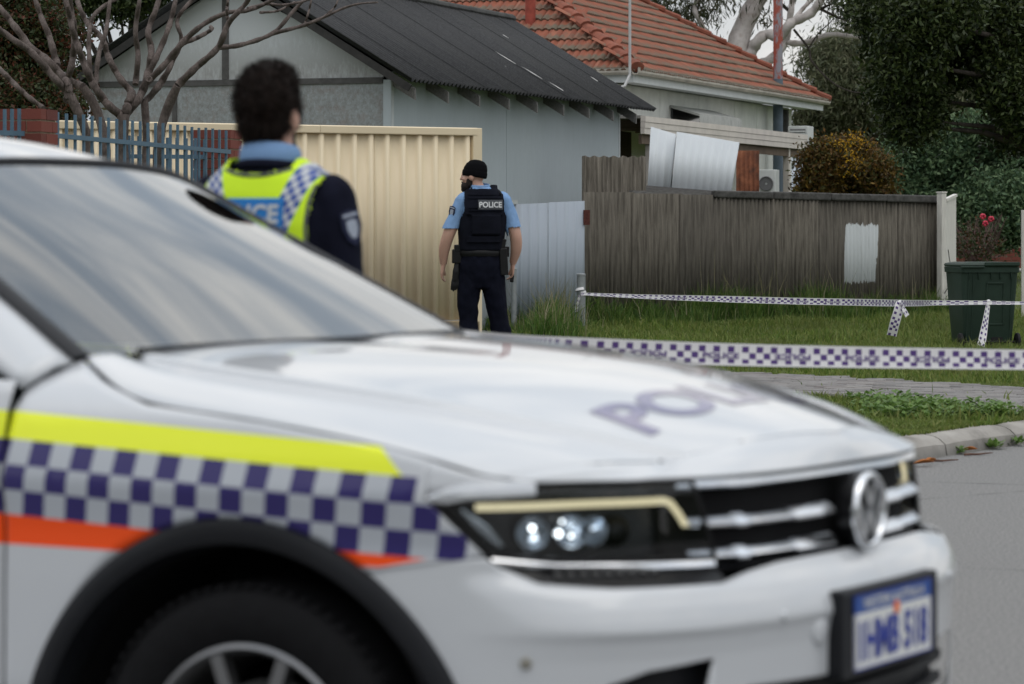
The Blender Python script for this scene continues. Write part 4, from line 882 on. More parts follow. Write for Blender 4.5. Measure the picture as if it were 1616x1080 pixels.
o2 = tape_mesh([at(*q) for q in far_t], [.5,.3,.2,.1,.1,.1,.2,.2,.2,.2,.2], .078, 260, 'police_tape', text=True, wmul=(.45,.8,1,1,1,.85,.45,.42,.45,.42,.42), us=.62); tag(o2, 'far strip of checked police tape tied to the pipe post and passing the bin', 'tape', 'police tapes')
tape_mesh([at(1421,479,34.85), at(1418,490,34.8), at(1412,510,34.78), at(1407,530,34.8)], [.2,.1,.05], .11, 24, 'tape_tail', o2, False)
tape_mesh([at(1422,479,34.86), at(1426,488,34.8), at(1432,499,34.8)], [1.0,.9,.8], .08, 10, 'tape_tail', o2, False)
tape_mesh([at(1560,477,33.5), at(1557,495,33.42), at(1553,520,33.36), at(1550,537,33.32), at(1546,552,33.28)], [.9,.8,.6,.3,.3], .09, 28, 'tape_tail', o2, False)
MB().sphere(at(1420,479,34.88), (.028,.03,.035), 8, 6).build('knot', TAPE, o2); MB().sphere(at(1560,478,33.52), (.03,.03,.035), 8, 6).build('knot', TAPE, o2)
pp = at(917,464,39.4); MB().tube([(pp.x+.062*math.cos(a_), pp.y+.062*math.sin(a_), pp.z+.004*k_) for k_, a_ in enumerate(np.linspace(-1.6, 5.2, 20))], [(.028,.004)]*20, 6, ref=(0,0,1)).build('tape_wrap', TAPE, o2)
tape_mesh([at(915,466,39.32), at(911,480,39.32), at(909,492,39.33)], [1.0,.9,.9], .06, 10, 'tape_tail', o2, False)
# ------------------------------------------------------------------ trees and shrubs
t = NT('grey_brown_bark'); f = t.noise(14, 6, .7); st = t.noise(60, 5, .7, t.coord('Object', (1,1,.3))); c = t.ramp(t.math('ADD', t.math('MULTIPLY', f, .5), t.math('MULTIPLY', st, .5)), [(.32, (.05,.04,.036)), (.5, (.115,.092,.083)), (.68, (.20,.165,.15))]); BARK = t.bsdf(c, .9, 0, st, .7, .02)
t = NT('gum_bark'); f = t.noise(2.5, 6, .65); g = t.noise(30, 4); c = t.ramp(f, [(.3, (.26,.22,.20)), (.48, (.46,.42,.40)), (.6, (.56,.52,.50)), (.75, (.36,.30,.27))]); GUM = t.bsdf(c, .8, 0, g, .25, .02)
DBARK = M('dark_bark', (.05,.042,.036), .9, .4, 12, bump=.5, bscale=40)
class Tracer:
    def __init__(s, ox, oy, sc, D0): s.ox, s.oy, s.sc, s.D0 = ox, oy, sc, D0; s.known = []
    def branch(s, pts, r0, r1, bend, n=None):
        """pts in zoomed photo pixels; bend: metres of depth gained over the branch"""
        q = crom([(s.ox+a/s.sc, s.oy+b/s.sc) for a, b in pts], n or max(6, 4*len(pts))); D = s.D0; best = 9
        for (kx, ky, kd) in s.known:
            dd = math.hypot(kx-q[0][0], ky-q[0][1])
            if dd < best: best = dd; D = kd
        m = len(q); P = []; Rd = []
        for i, (x, y) in enumerate(q):
            u = i/(m-1); Di = D+bend*u+.04*math.sin(i*1.3); P.append(at(x, y, Di)); s.known.append((x, y, Di))
            Rd.append((r0+(r1-r0)*u)/s.sc/F*Di*(1+.10*math.sin(i*2.1)+.06*random.uniform(-1,1)))
        return P, Rd
T = Tracer(0, 0, 2.993, 26.0); bt = empty('bare_tree', (at(193,0,26).x, 26, gz(0,26)-.05)); tag(bt, 'leafless tree with many thick grey branches behind the bar fence', 'tree'); off = Vector(bt.location)
Z = [([(580,1900),(582,1200),(578,800),(580,620),(582,545)],34,27,0,'trunk'),([(745,1900),(742,1200),(742,800),(760,610),(800,490),(838,405)],28,22,-.3,'trunk'),([(500,1900),(505,1200),(500,720),(470,560),(430,470),(392,412)],28,22,.4,'trunk'),([(425,1900),(424,1200),(420,700),(380,560),(330,450)],27,22,-.4,'trunk'),([(690,1900),(688,1200),(690,720),(690,600),(682,480)],22,18,.2,'trunk'),
 ([(585,552),(604,500),(624,438)],24,19,.1,'limb'),([(582,550),(530,515),(480,460),(425,370),(385,270),(345,150),(325,60),(300,-30)],21,13,-.5,'limb'),([(590,545),(655,465),(690,380),(715,250),(700,150),(735,50),(760,-30)],21,12,.4,'limb'),([(690,392),(770,315),(860,205),(955,120),(1070,62),(1180,48),(1300,-5),(1380,-40)],17,8,-.6,'limb'),
 ([(625,440),(560,360),(512,270),(480,180),(412,110),(370,20),(360,-30)],17,11,.5,'limb'),([(640,400),(652,260),(640,150),(662,-20)],15,10,-.2,'limb'),([(690,375),(755,235),(800,120),(835,-20)],16,11,.3,'limb'),
 ([(838,405),(925,320),(1030,225),(1080,110),(1160,20),(1185,-30)],19,11,-.5,'limb'),([(1030,225),(1130,215),(1285,160),(1380,60),(1455,-20)],13,8,.4,'limb'),([(1285,160),(1430,122),(1530,82),(1620,40),(1700,18),(1785,12)],11,4,-.3,'limb'),
 ([(682,482),(720,440),(790,340),(820,280),(858,190),(838,90),(925,-20)],14,9,.3,'limb'),([(1440,118),(1462,40),(1475,-20)],6,4,.1,'limb'),([(860,205),(930,180),(1000,140),(995,128)],13,9,.2,'limb'),
 ([(392,412),(310,370),(230,290),(150,230),(80,140),(0,40),(-60,0)],20,14,.6,'limb'),([(310,400),(340,300),(352,150),(335,40),(330,-30)],17,12,-.3,'limb'),([(270,310),(232,170),(200,95),(160,-20)],17,11,.3,'limb'),
 ([(330,450),(240,350),(150,250),(50,180),(-40,110)],19,14,-.3,'limb'),([(320,470),(326,430),(320,400),(310,380)],22,17,0,'limb'),([(205,512),(130,455),(70,400),(0,330),(-60,290)],12,14,.4,'limb'),
 ([(450,400),(470,240),(500,150),(522,-20)],13,9,.5,'limb'),([(425,370),(420,180),(440,80),(490,30),(560,-10)],13,8,.6,'limb'),([(410,110),(460,60),(520,10),(570,-30)],9,6,.2,'limb'),([(700,470),(760,400),(810,310)],14,11,.1,'limb'),
 ([(1170,40),(1260,20),(1330,25),(1420,10),(1500,-15)],8,5,.1,'limb'),([(1230,60),(1300,55),(1340,40),(1390,10)],7,4,.2,'limb'),([(1530,82),(1580,35),(1600,-10)],6,4,.1,'limb'),([(1075,90),(1072,40),(1080,-20)],9,6,.0,'limb')]
for pts, r0, r1, bd, nm in Z:
    P, Rd = T.branch(pts, r0, r1, bd)
    MB().tube([p-off for p in P], Rd, 9).build(nm, BARK, bt, smooth=60)
for zx, zy in ((704,376),(330,468)):
    p = at(zx/2.993, zy/2.993, 25.8); MB().lathe([(.008,.004),(.020,-.012),(.030,0),(.024,.012),(.010,.008)], 10, Matrix.Translation(p-off) @ Matrix.Rotation(R(80), 4, 'X')).build('branch_scar', BARK, bt, smooth=60)

def leaf_cloud(name, blobs, per_clump, clumps, size, mat_, parent, off, droop=0.0, spread=.16, narrow=.42, fill=.75):
    """leaf-sized faces gathered in clumps through ellipsoids; blobs: (centre, (rx, ry, rz), weight)"""
    Cs = []; wts = np.array([b[2] for b in blobs], float); wts /= wts.sum()
    for bi in RNG.choice(len(blobs), clumps, p=wts):
        c, rr, _ = blobs[bi]; d = RNG.normal(size=3); d /= np.linalg.norm(d); rad = RNG.random()**(1/3)*(1-fill)+fill*RNG.random()**.35
        Cs.append(np.array(c)+d*np.array(rr)*rad)
    Cs = np.array(Cs); n = clumps*per_clump; C = np.repeat(Cs, per_clump, 0)+RNG.normal(0, spread, (n, 3))*np.array([1,1,.8])
    d = RNG.normal(size=(n, 3)); d[:, 2] -= droop; d /= np.linalg.norm(d, axis=1)[:, None]; s_ = np.cross(d, RNG.normal(size=(n, 3))); s_ /= np.linalg.norm(s_, axis=1)[:, None]+1e-9
    l_ = (size*RNG.uniform(.6, 1.35, n))[:, None]; C -= np.array(off)
    V = np.stack([C, C+d*l_*.5+s_*l_*narrow*.5, C+d*l_, C+d*l_*.5-s_*l_*narrow*.5], 1).reshape(-1, 3); Q = np.arange(n*4).reshape(-1, 4)
    return fast_mesh(name, V, Q, mat_, parent)
def px_blobs(lst, D, dz=.8, jit=.6):
    out = []
    for px, py, r_ in lst:
        Dj = D+random.uniform(-jit, jit); k = r_/F*Dj; out.append((at(px, py, Dj), (k, k*dz*1.1, k*.9), r_*r_))
    return out
def tree(name, px, D, label, blobs, per, clumps, size, lm, trunk_top_py, tr=.12, bark=DBARK, **kw):
    g = gz(0, D)-.1; loc = Vector((at(px,0,D).x, D, g)); r_ = empty(name, loc); tag(r_, label, kw.pop('cat', 'tree'))
    zt_ = at(px, trunk_top_py, D).z-g; mbt = MB().tube([(0,0,0),(.05,.03,zt_*.35),(-.04,0,zt_*.7),(.03,.02,zt_)], [tr,tr*.85,tr*.65,tr*.35], 9)
    for b in blobs[::max(1, len(blobs)//9)]:
        e = Vector(b[0])-loc; s0 = Vector((0,0,min(zt_*.9, max(.2, e.z*(.85 if abs(e.x) > 1.5 else .55))))); m_ = s0.lerp(e, .5)+Vector((0,0,.12)); mbt.tube([s0, m_, e], [tr*.45, tr*.3, tr*.08], 7)
    mbt.build('trunk', bark, r_, smooth=60)
    leaf_cloud('crown', [(Vector(b[0]), b[1], b[2]) for b in blobs], per, clumps, size, lm, r_, loc, **kw); return r_
LDARK = leafmat('dark_broad_leaves', [(.016,.028,.009),(.028,.045,.013),(.045,.066,.018),(.065,.085,.025),(.028,.038,.015)], .45, .15)
LGREY = leafmat('grey_green_leaves', [(.06,.072,.038),(.085,.098,.05),(.12,.13,.07),(.10,.10,.058)], .6, .2)
LGUM = leafmat('gum_leaves', [(.03,.042,.02),(.055,.065,.03),(.085,.09,.05),(.07,.06,.03)], .5, .2)
LORNG = leafmat('orange_hedge_leaves', [(.05,.035,.014),(.09,.048,.014),(.13,.065,.014),(.06,.06,.018),(.17,.10,.015),(.05,.06,.018)], .55, .2)
LSHR = leafmat('blue_green_shrub_leaves', [(.05,.095,.05),(.075,.13,.064),(.11,.175,.085),(.15,.215,.11)], .5, .2)
LRED = leafmat('red_berry_shrub_leaves', [(.02,.035,.012),(.035,.05,.018),(.05,.07,.022),(.07,.03,.018),(.03,.045,.015),(.11,.035,.02)], .5, .2)
tree('berry_shrub', 40, 31, 'tall shrub with dark green and reddish leaves at the far left behind the bare tree', px_blobs([(15,30,60),(50,60,55),(20,110,60),(60,130,50),(85,60,45),(10,170,60),(70,180,50),(110,170,25),(-60,80,90)], 31), 30, 2600, .055, LRED, 120, .07, cat='shrub', spread=.09)
tree('backyard_tree', 205, 47, 'dark leafy tree top showing above the shed gable at upper left', px_blobs([(150,0,30),(190,5,32),(228,8,30),(225,-20,40),(150,-30,50),(120,40,18),(250,-40,40),(90,-30,60)], 47), 30, 700, .085, LDARK, 20, .12, spread=.13)
tree('shade_tree', 1668, 38.5, 'large dark tree with dense leaves hanging over the yard at upper right', px_blobs([(1372,5,26),(1405,18,45),(1450,30,60),(1510,35,70),(1580,50,75),(1640,60,85),(1435,100,46),(1475,88,55),(1438,155,44),(1408,142,26),(1432,198,26),(1505,85,38),(1575,110,38),(1600,150,42),(1606,205,34),(1660,180,60),(1458,190,24),(1400,70,28),(1540,20,60),(1480,10,60)], 38.5, jit=.9), 26, 7600, .075, LDARK, -80, .12, spread=.12)
tree('grey_green_tree', 1400, 80, 'tall grey green feathery tree in the distance right of the house', px_blobs([(1332,98,36),(1370,80,40),(1350,140,52),(1300,172,28),(1400,130,55),(1425,190,55),(1480,185,60),(1540,170,60),(1330,205,45),(1290,200,25),(1500,130,55),(1590,190,60),(1560,130,50),(1300,90,22),(1640,150,70)], 80, jit=1.5), 44, 4600, .19, LGREY, 70, .3, droop=1.2, spread=.30, narrow=.2)
hb_ = tree('hedge_bush', 1335, 52.5, 'rounded orange and yellow flowering hedge bush beyond the fence', px_blobs([(1300,262,36),(1342,255,38),(1378,272,27),(1292,305,34),(1340,305,48),(1382,312,26),(1335,240,24),(1302,240,18),(1362,245,16)], 52.5), 34, 1300, .075, LORNG, 260, .08, cat='bush', spread=.11)
leaf_cloud('blossom', px_blobs([(1310,232,24),(1345,228,26),(1335,262,26),(1372,238,18)], 52.0), 8, 60, .045, leafmat('yellow_petals', [(.45,.26,.01),(.55,.33,.02),(.40,.20,.01)], .5, .3), hb_, Vector(hb_.location), spread=.06)
tree('green_shrub', 1530, 56, 'large rounded blue green shrub behind the bin', px_blobs([(1440,260,42),(1490,240,52),(1540,225,40),(1570,260,60),(1500,300,70),(1440,320,50),(1580,330,65),(1640,300,70),(1530,350,50),(1470,350,40),(1555,205,24),(1620,240,40)], 56), 34, 3600, .10, LSHR, 250, .12, cat='shrub', spread=.15)
tree('distant_tree', 1560, 96, 'dim olive tree top far behind the blue green shrub', px_blobs([(1500,160,50),(1560,170,50),(1440,200,50),(1600,210,60),(1380,230,50),(1320,240,40),(1480,250,60),(1560,290,60),(1640,250,70)], 96, jit=2), 40, 1500, .34, LGREY, 200, .2, spread=.4, narrow=.3)
# flowering shrub
r_ = empty('flowering_shrub', (at(1545,0,51).x, 51, gz(0,51)-.05)); tag(r_, 'twiggy brown shrub with a few pink flowers in front of the brick wall', 'shrub'); off2 = Vector(r_.location); mbt = MB()
for k in range(46):
    a = at(1545+random.uniform(-12,12), 425, 51); b = at(1545+random.uniform(-48,45), random.uniform(338,405), 51+random.uniform(-.4,.4)); m_ = a.lerp(b, .5)+Vector((random.uniform(-.08,.08),0,.05)); mbt.tube([a-off2-Vector((0,0,.6)), a-off2, m_-off2, b-off2], [.014,.012,.008,.004], 5)
    c_ = b+Vector((random.uniform(-.15,.15), 0, random.uniform(-.05,.12))); mbt.tube([m_-off2, c_-off2], [.006,.003], 5)
mbt.build('twigs', M('purple_brown_twig', (.12,.075,.07), .85, .3, 20), r_)
leaf_cloud('foliage', px_blobs([(1525,385,28),(1560,390,30),(1545,365,25)], 51), 6, 170, .06, LRED, r_, off2, spread=.06)
PINK = M('pink_petals', (.55,.05,.09), .5, .2, 20)
for px, py in ((1551,342),(1564,346),(1555,353)):
    mbp = MB(); p = at(px, py, 50.8)
    for k in range(9): a = k*2.4; mbp.sphere(p-off2+Vector((.03*math.cos(a), .02*math.sin(a*1.7), .03*math.sin(a))), (.024,.02,.022), 6, 4)
    mbp.build('flower', PINK, r_, smooth=60)
# gum tree behind the house
G = Tracer(800, 0, 2.993, 64.0); gt = empty('gum_tree', (at(1168,0,64).x, 64, gz(0,64)-.2)); tag(gt, 'pale barked gum tree with bare curving limbs behind the tiled roof', 'tree'); off = Vector(gt.location)
for pts, r0, r1, bd, nm in [([(1120,1300),(1108,800),(1100,420),(1088,260),(1095,190),(1130,100),(1180,0),(1215,-60)],60,46,0,'trunk'),([(1120,330),(1145,270),(1180,200),(1230,162),(1290,172),(1340,112),(1440,60),(1500,-30)],30,19,-.6,'limb'),([(1140,340),(1185,312),(1260,270),(1315,190),(1340,60),(1352,-30)],27,13,.6,'limb'),([(1300,185),(1345,205),(1420,200),(1520,166),(1616,172),(1700,182),(1755,195)],17,8,-.5,'limb'),
  ([(1000,800),(860,400),(720,105),(640,40),(590,-30)],36,27,.5,'limb'),([(1085,420),(1000,300),(955,210),(920,120),(885,40),(915,-30)],17,11,-.4,'limb'),([(1355,140),(1425,230),(1440,290),(1530,385),(1620,432),(1700,440)],6,3,-.3,'limb'),([(1465,35),(1545,75),(1616,105),(1680,150)],8,4,.2,'limb'),([(1340,115),(1400,40),(1440,0),(1480,-30)],12,8,.3,'limb'),
  ([(1755,195),(1790,240),(1815,275)],6,3,0,'limb'),([(1440,60),(1530,20),(1600,-20)],7,4,.1,'limb'),([(1425,230),(1470,160),(1540,90),(1530,40)],4,2,.1,'limb'),([(1340,60),(1290,10),(1280,-30)],9,6,.1,'limb')]:
    P, Rd = G.branch(pts, r0, r1, bd); MB().tube([p-off for p in P], Rd, 10).build(nm, GUM if r0 > 10 else DBARK, gt, smooth=60)
leaf_cloud('crown', px_blobs([(1030,15,26),(1060,20,24),(1085,30,22),(1100,10,26),(1120,45,12),(1070,55,14),(1040,45,10),(1200,20,14),(985,0,20),(1130,0,20),(1215,45,8)], 64, jit=1)+px_blobs([(1340,10,20),(1365,25,14),(1050,-40,60),(1350,-40,70),(1200,-60,60)], 64, jit=1), 24, 360, .19, LGUM, gt, off, droop=1.6, spread=.20, narrow=.15)
# ------------------------------------------------------------------ the police car (x forward, y to its left, z up; origin under the front axle)
TH = R(30); car = empty('police_car', (-.0255, 6.649, 0), -TH); tag(car, 'white police SUV with yellow, purple check and orange side stripes in the foreground', 'car')
PL = crom([(.875,0),(.869,.2),(.842,.4),(.790,.575),(.712,.71),(.605,.81),(.48,.872),(.35,.905),(.2,.920),(0,.925),(-.3,.922),(-.6,.92)], 700)
PL[0] = (.875, 0); _t = np.gradient(PL, axis=0); _t /= np.linalg.norm(_t, axis=1)[:, None]; PN = np.stack([_t[:,1], -_t[:,0]], 1)   # outward
PN *= np.where((PN[:, :1]*1.0+PN[:, 1:]) < 0, -1, 1); PN[0] = (1, 0)
PS = np.r_[0, np.cumsum(np.linalg.norm(np.diff(PL, axis=0), axis=1))]
def s_x(x): return float(np.interp(-x, -PL[:, 0], PS))
def s_y(y): return float(np.interp(y, PL[:260, 1], PS[:260]))
INZ = [.20,.30,.40,.5,.7,.80,.86,.89,.95,1.0,1.018,1.04,1.075,1.115]; INV = [.065,.045,.02,.010,.012,.015,.006,.0,.012,.028,.035,.055,.10,.18]
FRZ = [.20,.26,.33,.42,.55,.60,.632,.650,.668,.69,.715,.735,.755,.80,.90,.92,.94]; FRV = [.13,.075,.03,.010,.008,.007,.003,-.004,.0,.008,.022,.042,.055,.056,.064,.070,.085]
def S(s, z, sg=-1, ex=0.0):
    x = np.interp(s, PS, PL[:,0]); y = np.interp(s, PS, PL[:,1]); nx = np.interp(s, PS, PN[:,0]); ny = np.interp(s, PS, PN[:,1])
    w_ = smooth(.40, .70, x) if y > .3 else 1.0
    o_ = np.interp(z, INZ, INV)*(1-w_)+(np.interp(z, FRZ, FRV)+.035*smooth(.38,.62,y)*smooth(.725,.76,z))*w_+ex
    return (x-nx*o_, sg*(y-ny*o_), z)
# paint
t = NT('car_white_paint'); f = t.noise(2.5, 3); CARW = t.bsdf(t.mix(f, (.545,.565,.595), (.58,.60,.625)), .28, 0, None, coat=1.0)
t = NT('car_side_livery'); sp = t.n('ShaderNodeSeparateXYZ', {0: t.coord()}); X_, Z_ = sp.outputs[0], sp.outputs[2]
gt = lambda a, b: t.math('GREATER_THAN', a, b); lt = lambda a, b: t.math('LESS_THAN', a, b); an = lambda *a: a[0] if len(a) == 1 else t.math('MULTIPLY', a[0], an(*a[1:]))
lin = lambda k, c0: t.math('MULTIPLY_ADD', X_, k, c0)
zyt = lin(-.0462, .9926); ztop = lin(-.0423, .942)
xsl = t.math('MULTIPLY_ADD', t.math('SUBTRACT', zyt, Z_), 1.05, .272)
yel = an(gt(Z_, ztop), lt(Z_, zyt), lt(X_, xsl))
w_ = t.math('DIVIDE', t.math('SUBTRACT', ztop, Z_), .0487); row = t.math('FLOOR', w_); xs2 = t.math('SUBTRACT', X_, t.math('MULTIPLY', Z_, .16))
cc = t.math('FLOOR', t.math('DIVIDE', xs2, .0515)); par = t.math('FLOORED_MODULO', t.math('ADD', row, cc), 2.0)
xend = t.math('MULTIPLY_ADD', w_, .046, .335)
xcell = t.math('MULTIPLY_ADD', t.math('ADD', cc, .5), .0515, t.math('MULTIPLY', Z_, .16)); band = an(gt(w_, 0.0), lt(w_, 3.0), lt(xcell, xend)); chk = an(band, gt(par, .5))
zrb = t.math('MAXIMUM', lin(0.0, .762), t.math('MULTIPLY_ADD', t.math('SUBTRACT', X_, .25), .20, .757))
red = an(gt(w_, 3.0), gt(Z_, zrb), lt(X_, .43))
c = t.mix(band, (.57,.59,.62), (.47,.50,.545)); c = t.mix(chk, c, (.026,.018,.135)); c = t.mix(yel, c, (.88,.96,.02)); c = t.mix(red, c, (1.0,.085,.0))
LIV = t.bsdf(c, .38, 0, None, coat=.55)
BLKP = M('black_trim_plastic', (.012,.013,.016), .5, .1, 20); GLOSSB = M('gloss_black', (.006,.006,.007), .3, .1, 5, spec=.35); CHROME = M('chrome_trim', (.86,.88,.91), .2, .03, 3, metal=1.0); LINER = M('wheel_liner', (.008,.008,.009), .95, .1, 9)
CARGLASS = glass('windscreen_glass', (.55,.62,.60), 1.85, 0.0, (.97,.99,1.0)); SIDEGLASS = glass('side_glass', (.42,.48,.48), 1.52)
LENS = glass('lamp_lens', (.93,.95,.96), 1.5, pane=False)
def both(fn, name, m_, parent=car, **kw):
    out = []
    for sg in (-1, 1):
        mb_ = MB(); fn(mb_, sg); out.append(mb_.build(name, m_, parent, **kw))
    return out
# hood seam height along the side
EZX = [-.56,-.52,-.40,-.27,0,.19,.30,.37,.45,.52,.565]; EZZ = [1.125,1.115,1.075,1.04,1.018,.995,.978,.962,.938,.923,.915]
ez = lambda x: interp(x, EZX, EZZ)
# --- front wing: polar patch round the wheel arch
ARC = .507; WZ = .358; AX, AZ = -.033, .328; SEAM0 = (AX+ARC*math.cos(R(56.4)), AZ+ARC*math.sin(R(56.4)))   # wheel arch circle
def polar_panel(mb_, sg, cx_, outline, a_start, a_end, fn, R0=ARC, n_a=110, n_r=16, inner=None):
    """outline: (x, z) polygon seen from the wheel centre; a_*: degrees measured from +x towards +z"""
    angs = set(np.linspace(a_start, a_end, n_a).tolist())
    for x, z in outline:
        a = math.degrees(math.atan2(z-AZ, x-cx_)) % 360
        if a > 270: a -= 360
        if a_end < a < a_start or a_start < a < a_end: angs.add(a)
    angs = sorted(angs); P = []
    for a in angs:
        d = Vector((math.cos(R(a)), math.sin(R(a)))); best = None
        for i in range(len(outline)-1):
            p, q = Vector(outline[i])-Vector((cx_, AZ)), Vector(outline[i+1])-Vector((cx_, AZ)); e = q-p; den = d.x*e.y-d.y*e.x
            if abs(den) < 1e-9: continue
            tt = (p.x*e.y-p.y*e.x)/den; uu = (p.x*d.y-p.y*d.x)/den
            if tt > 0 and -1e-6 <= uu <= 1+1e-6 and (best is None or tt < best): best = tt
        r1 = best if best else R0+.01; r0 = inner(a) if inner else R0; r1 = max(r1, r0+.0005)
        P.append([fn(cx_+d.x*(r0+(r1-r0)*k/n_r), AZ+d.y*(r0+(r1-r0)*k/n_r), sg) for k in range(n_r+1)])
    mb_.grid(np.array(P), flip=(sg > 0))
Sx = lambda x, z, sg: S(s_x(x), z, sg)
top_out = [(x, ez(x)-.003) for x in np.linspace(-.52, .37, 26)]
wing_out = [(-.58,.20),(-.58,.60),(-.58,1.06)]+top_out+[(.37,.889),(.425,.835),(.472,.788)]
def seam_inner(a):
    if a >= 56.4: return ARC
    d = Vector((math.cos(R(a)), math.sin(R(a)))); p = Vector((SEAM0[0]-AX,SEAM0[1]-AZ)); q = Vector((.472-AX,.7875-AZ)); e = q-p; den = d.x*e.y-d.y*e.x
    return (p.x*e.y-p.y*e.x)/den
def wing(mb_, sg):
    polar_panel(mb_, sg, AX, wing_out, 42.4, 196, Sx, inner=seam_inner)
    P = [[Sx(x, zl+(ez(x)-.003-zl)*k/3, sg) for k in range(4)] for x in np.linspace(.37, .53, 12) for zl in [interp(x, [.37,.45,.53], [.893,.908,.914])]]
    mb_.grid(np.array(P), flip=(sg < 0))
for o in both(wing, 'front_wing', LIV, smooth=40, solid=.002): pass
# --- bonnet
def hood_rows():
    sE = [s_x(-.52), s_x(-.30), s_x(0), s_x(.2), s_x(.37), s_x(.47), s_x(.52)]
    C_ = [(-.37,0,1.128),(-.2,0,1.124),(.05,0,1.110),(.25,0,1.090),(.47,0,1.052),(.66,0,1.004),(.772,0,.972)]
    K_ = [(-.47,.62,1.124),(-.26,.69,1.108),(.05,.68,1.075),(.244,.63,1.047),(.45,.54,1.004),(.60,.47,.967),(.665,.43,.951)]
    rows_ = []
    for c_, k_, se in zip(C_, K_, sE):
        c_, k_ = np.array(c_), np.array(k_); xe = float(np.interp(se, PS, PL[:,0])); e_ = np.array(S(se, ez(xe)+.001, 1, .002))
        r_ = [c_, c_*.7+k_*.3+np.array([0,0,.010]), c_*.35+k_*.65+np.array([0,0,.010]), c_*.07+k_*.93+np.array([0,0,.003]), k_, k_*.9+e_*.1+np.array([0,0,-.010]), k_*.5+e_*.5+np.array([.0,.008,.007]), k_*.15+e_*.85+np.array([0,.004,.006]), e_]
        rows_.append(r_)
    sl = s_x(.565); fr_ = [0, .26, .5, .68, .72, .76, .87, .96, 1]
    last = [np.array(S(sl*q, .9165, 1, -.002)) for q in fr_]; r6 = rows_[-1]; r5 = rows_[-2]
    rows_.insert(len(rows_)-1, [a_*.12+b_*.88 for a_, b_ in zip(r5, r6)])
    for q in (.14, .5): rows_.append([a_*(1-q)+b_*q+np.array([.006,0,.002])*math.sin(math.pi*q) for a_, b_ in zip(r6, last)])
    rows_.append(last)
    return np.array(rows_)
HC = hood_rows(); HG = cr_grid(HC, 101, 49)
full = np.concatenate([HG[:, ::-1]*np.array([1,-1,1]), HG[:, 1:]], 1)
mb_ = MB().grid(full); bn = mb_.build('bonnet', CARW, car, smooth=50, solid=.004)
bvh = BVHTree.FromPolygons([Vector(v) for v in mb_.v], mb_.f)
tv_, tf_, tw_, th_ = text_geo('POLICE', .2, .006)
bmt = bmesh.new(); bv = [bmt.verts.new(v) for v in tv_]
for q in tf_: bmt.faces.new([bv[i] for i in q])
bmesh.ops.triangulate(bmt, faces=bmt.faces[:]); bmesh.ops.subdivide_edges(bmt, edges=bmt.edges[:], cuts=2, use_grid_fill=True)
mt = MB(); vs = []
for v in bmt.verts:
    X, Y = .514-v.co.y*.140/th_, v.co.x*.86/tw_; h = bvh.ray_cast(Vector((X, Y, 2)), Vector((0,0,-1)))[0]; vs.append((X, Y, (h.z if h else 1.0)+.002))
mt.add(vs, [tuple(v.index for v in q.verts) for q in bmt.faces]) if bmt.verts.index_update() is None else None
t = NT('bonnet_lettering'); DECAL = t.bsdf((.16,.14,.26), .3, coat=1.0)
mt.build('bonnet_lettering', DECAL, bn, smooth=60)
# --- bumper
def bump_top(x, y): return interp(x, [SEAM0[0],.40,.472,.50,.565,.68,.806,.830,.852,.875], [SEAM0[1],.7775,.7845,.765,.738,.727,.725,.738,.748,.751])
def bump_low(x): return AZ+math.sqrt(max(0, ARC**2-(x-AX)**2)) if x < AX+ARC else .20
sb = np.unique(np.r_[np.linspace(0, s_x(.50), 230), [s_x(v) for v in np.linspace(.50, SEAM0[0], 60)], s_x(.4735), s_x(.472), s_x(.4725), [s_y(v) for v in (.495,.5,.502,.575,.80)]])
HT_Y = [0,.495,.502,.54,.575,.60,.70,.76,.80,.84,.93]; HT_V = [.522,.532,.47,.50,.592,.59,.578,.555,.50,.5,.5]; HB_V = [.27,.27,.47,.50,.592,.50,.36,.36,.50,.5,.5]
hole_old = lambda y, z: (abs(y) < .50 and .27 < z < .522+.02*abs(y)) or (.50 <= abs(y) < .80 and .36 < z < .585-.10*max(0, abs(y)-.6)*1 and abs(y) > .50+.35*max(0,.585-z)*1)
def bumper(mb_, sg, NZ=110):
    P = []; mk = []
    for s in sb:
        x = float(np.interp(s, PS, PL[:,0])); zt_ = bump_top(x, 0); zl = min(bump_low(x), zt_-.0005)
        y = float(np.interp(s, PS, PL[:,1])); ht = min(max(interp(y, HT_Y, HT_V), zl), zt_); hb = min(max(interp(y, HT_Y, HB_V), zl), ht)
        zs = np.r_[np.linspace(zl, hb, 8), np.linspace(hb, ht, 12)[1:], np.linspace(ht, zt_, 36)[1:]]; mk.append(ht-hb > .004)
        P.append([S(s, z, sg) for z in zs])
    P = np.array(P); hole_c = mk; mk = [[not ((hole_c[i] or hole_c[i+1]) and 7 <= j < 18) for j in range(P.shape[1]-1)] for i in range(len(P)-1)]
    mb_.grid(P, flip=(sg < 0), mask=mk)
both(bumper, 'bumper', CARW, smooth=40, solid=.004)
def lower_grille(mb_, sg):
    ss = np.linspace(0, s_x(.50), 60); P = np.array([[S(s, z, sg, .045) for z in np.linspace(.22, .62, 20)] for s in ss]); mb_.grid(P, flip=(sg < 0))
    for z in (.30,.345,.39,.435,.48): P = np.array([[S(s, z+dz, sg, .02+ex) for dz, ex in ((-.009,.02),(-.009,0),(.009,0),(.009,.02))] for s in np.linspace(0, s_y(.5), 24)]); mb_.grid(P, flip=(sg < 0))
both(lower_grille, 'lower_grille', BLKP, smooth=30)
def lip(mb_, sg):
    P = np.array([[S(s, z, sg, ex) for z, ex in ((.19,.03),(.195,-.006),(.235,-.012),(.262,-.004),(.268,.02))] for s in np.linspace(0, s_x(.48), 70)]); mb_.grid(P, flip=(sg < 0))
both(lip, 'bumper_lip', BLKP, smooth=40)
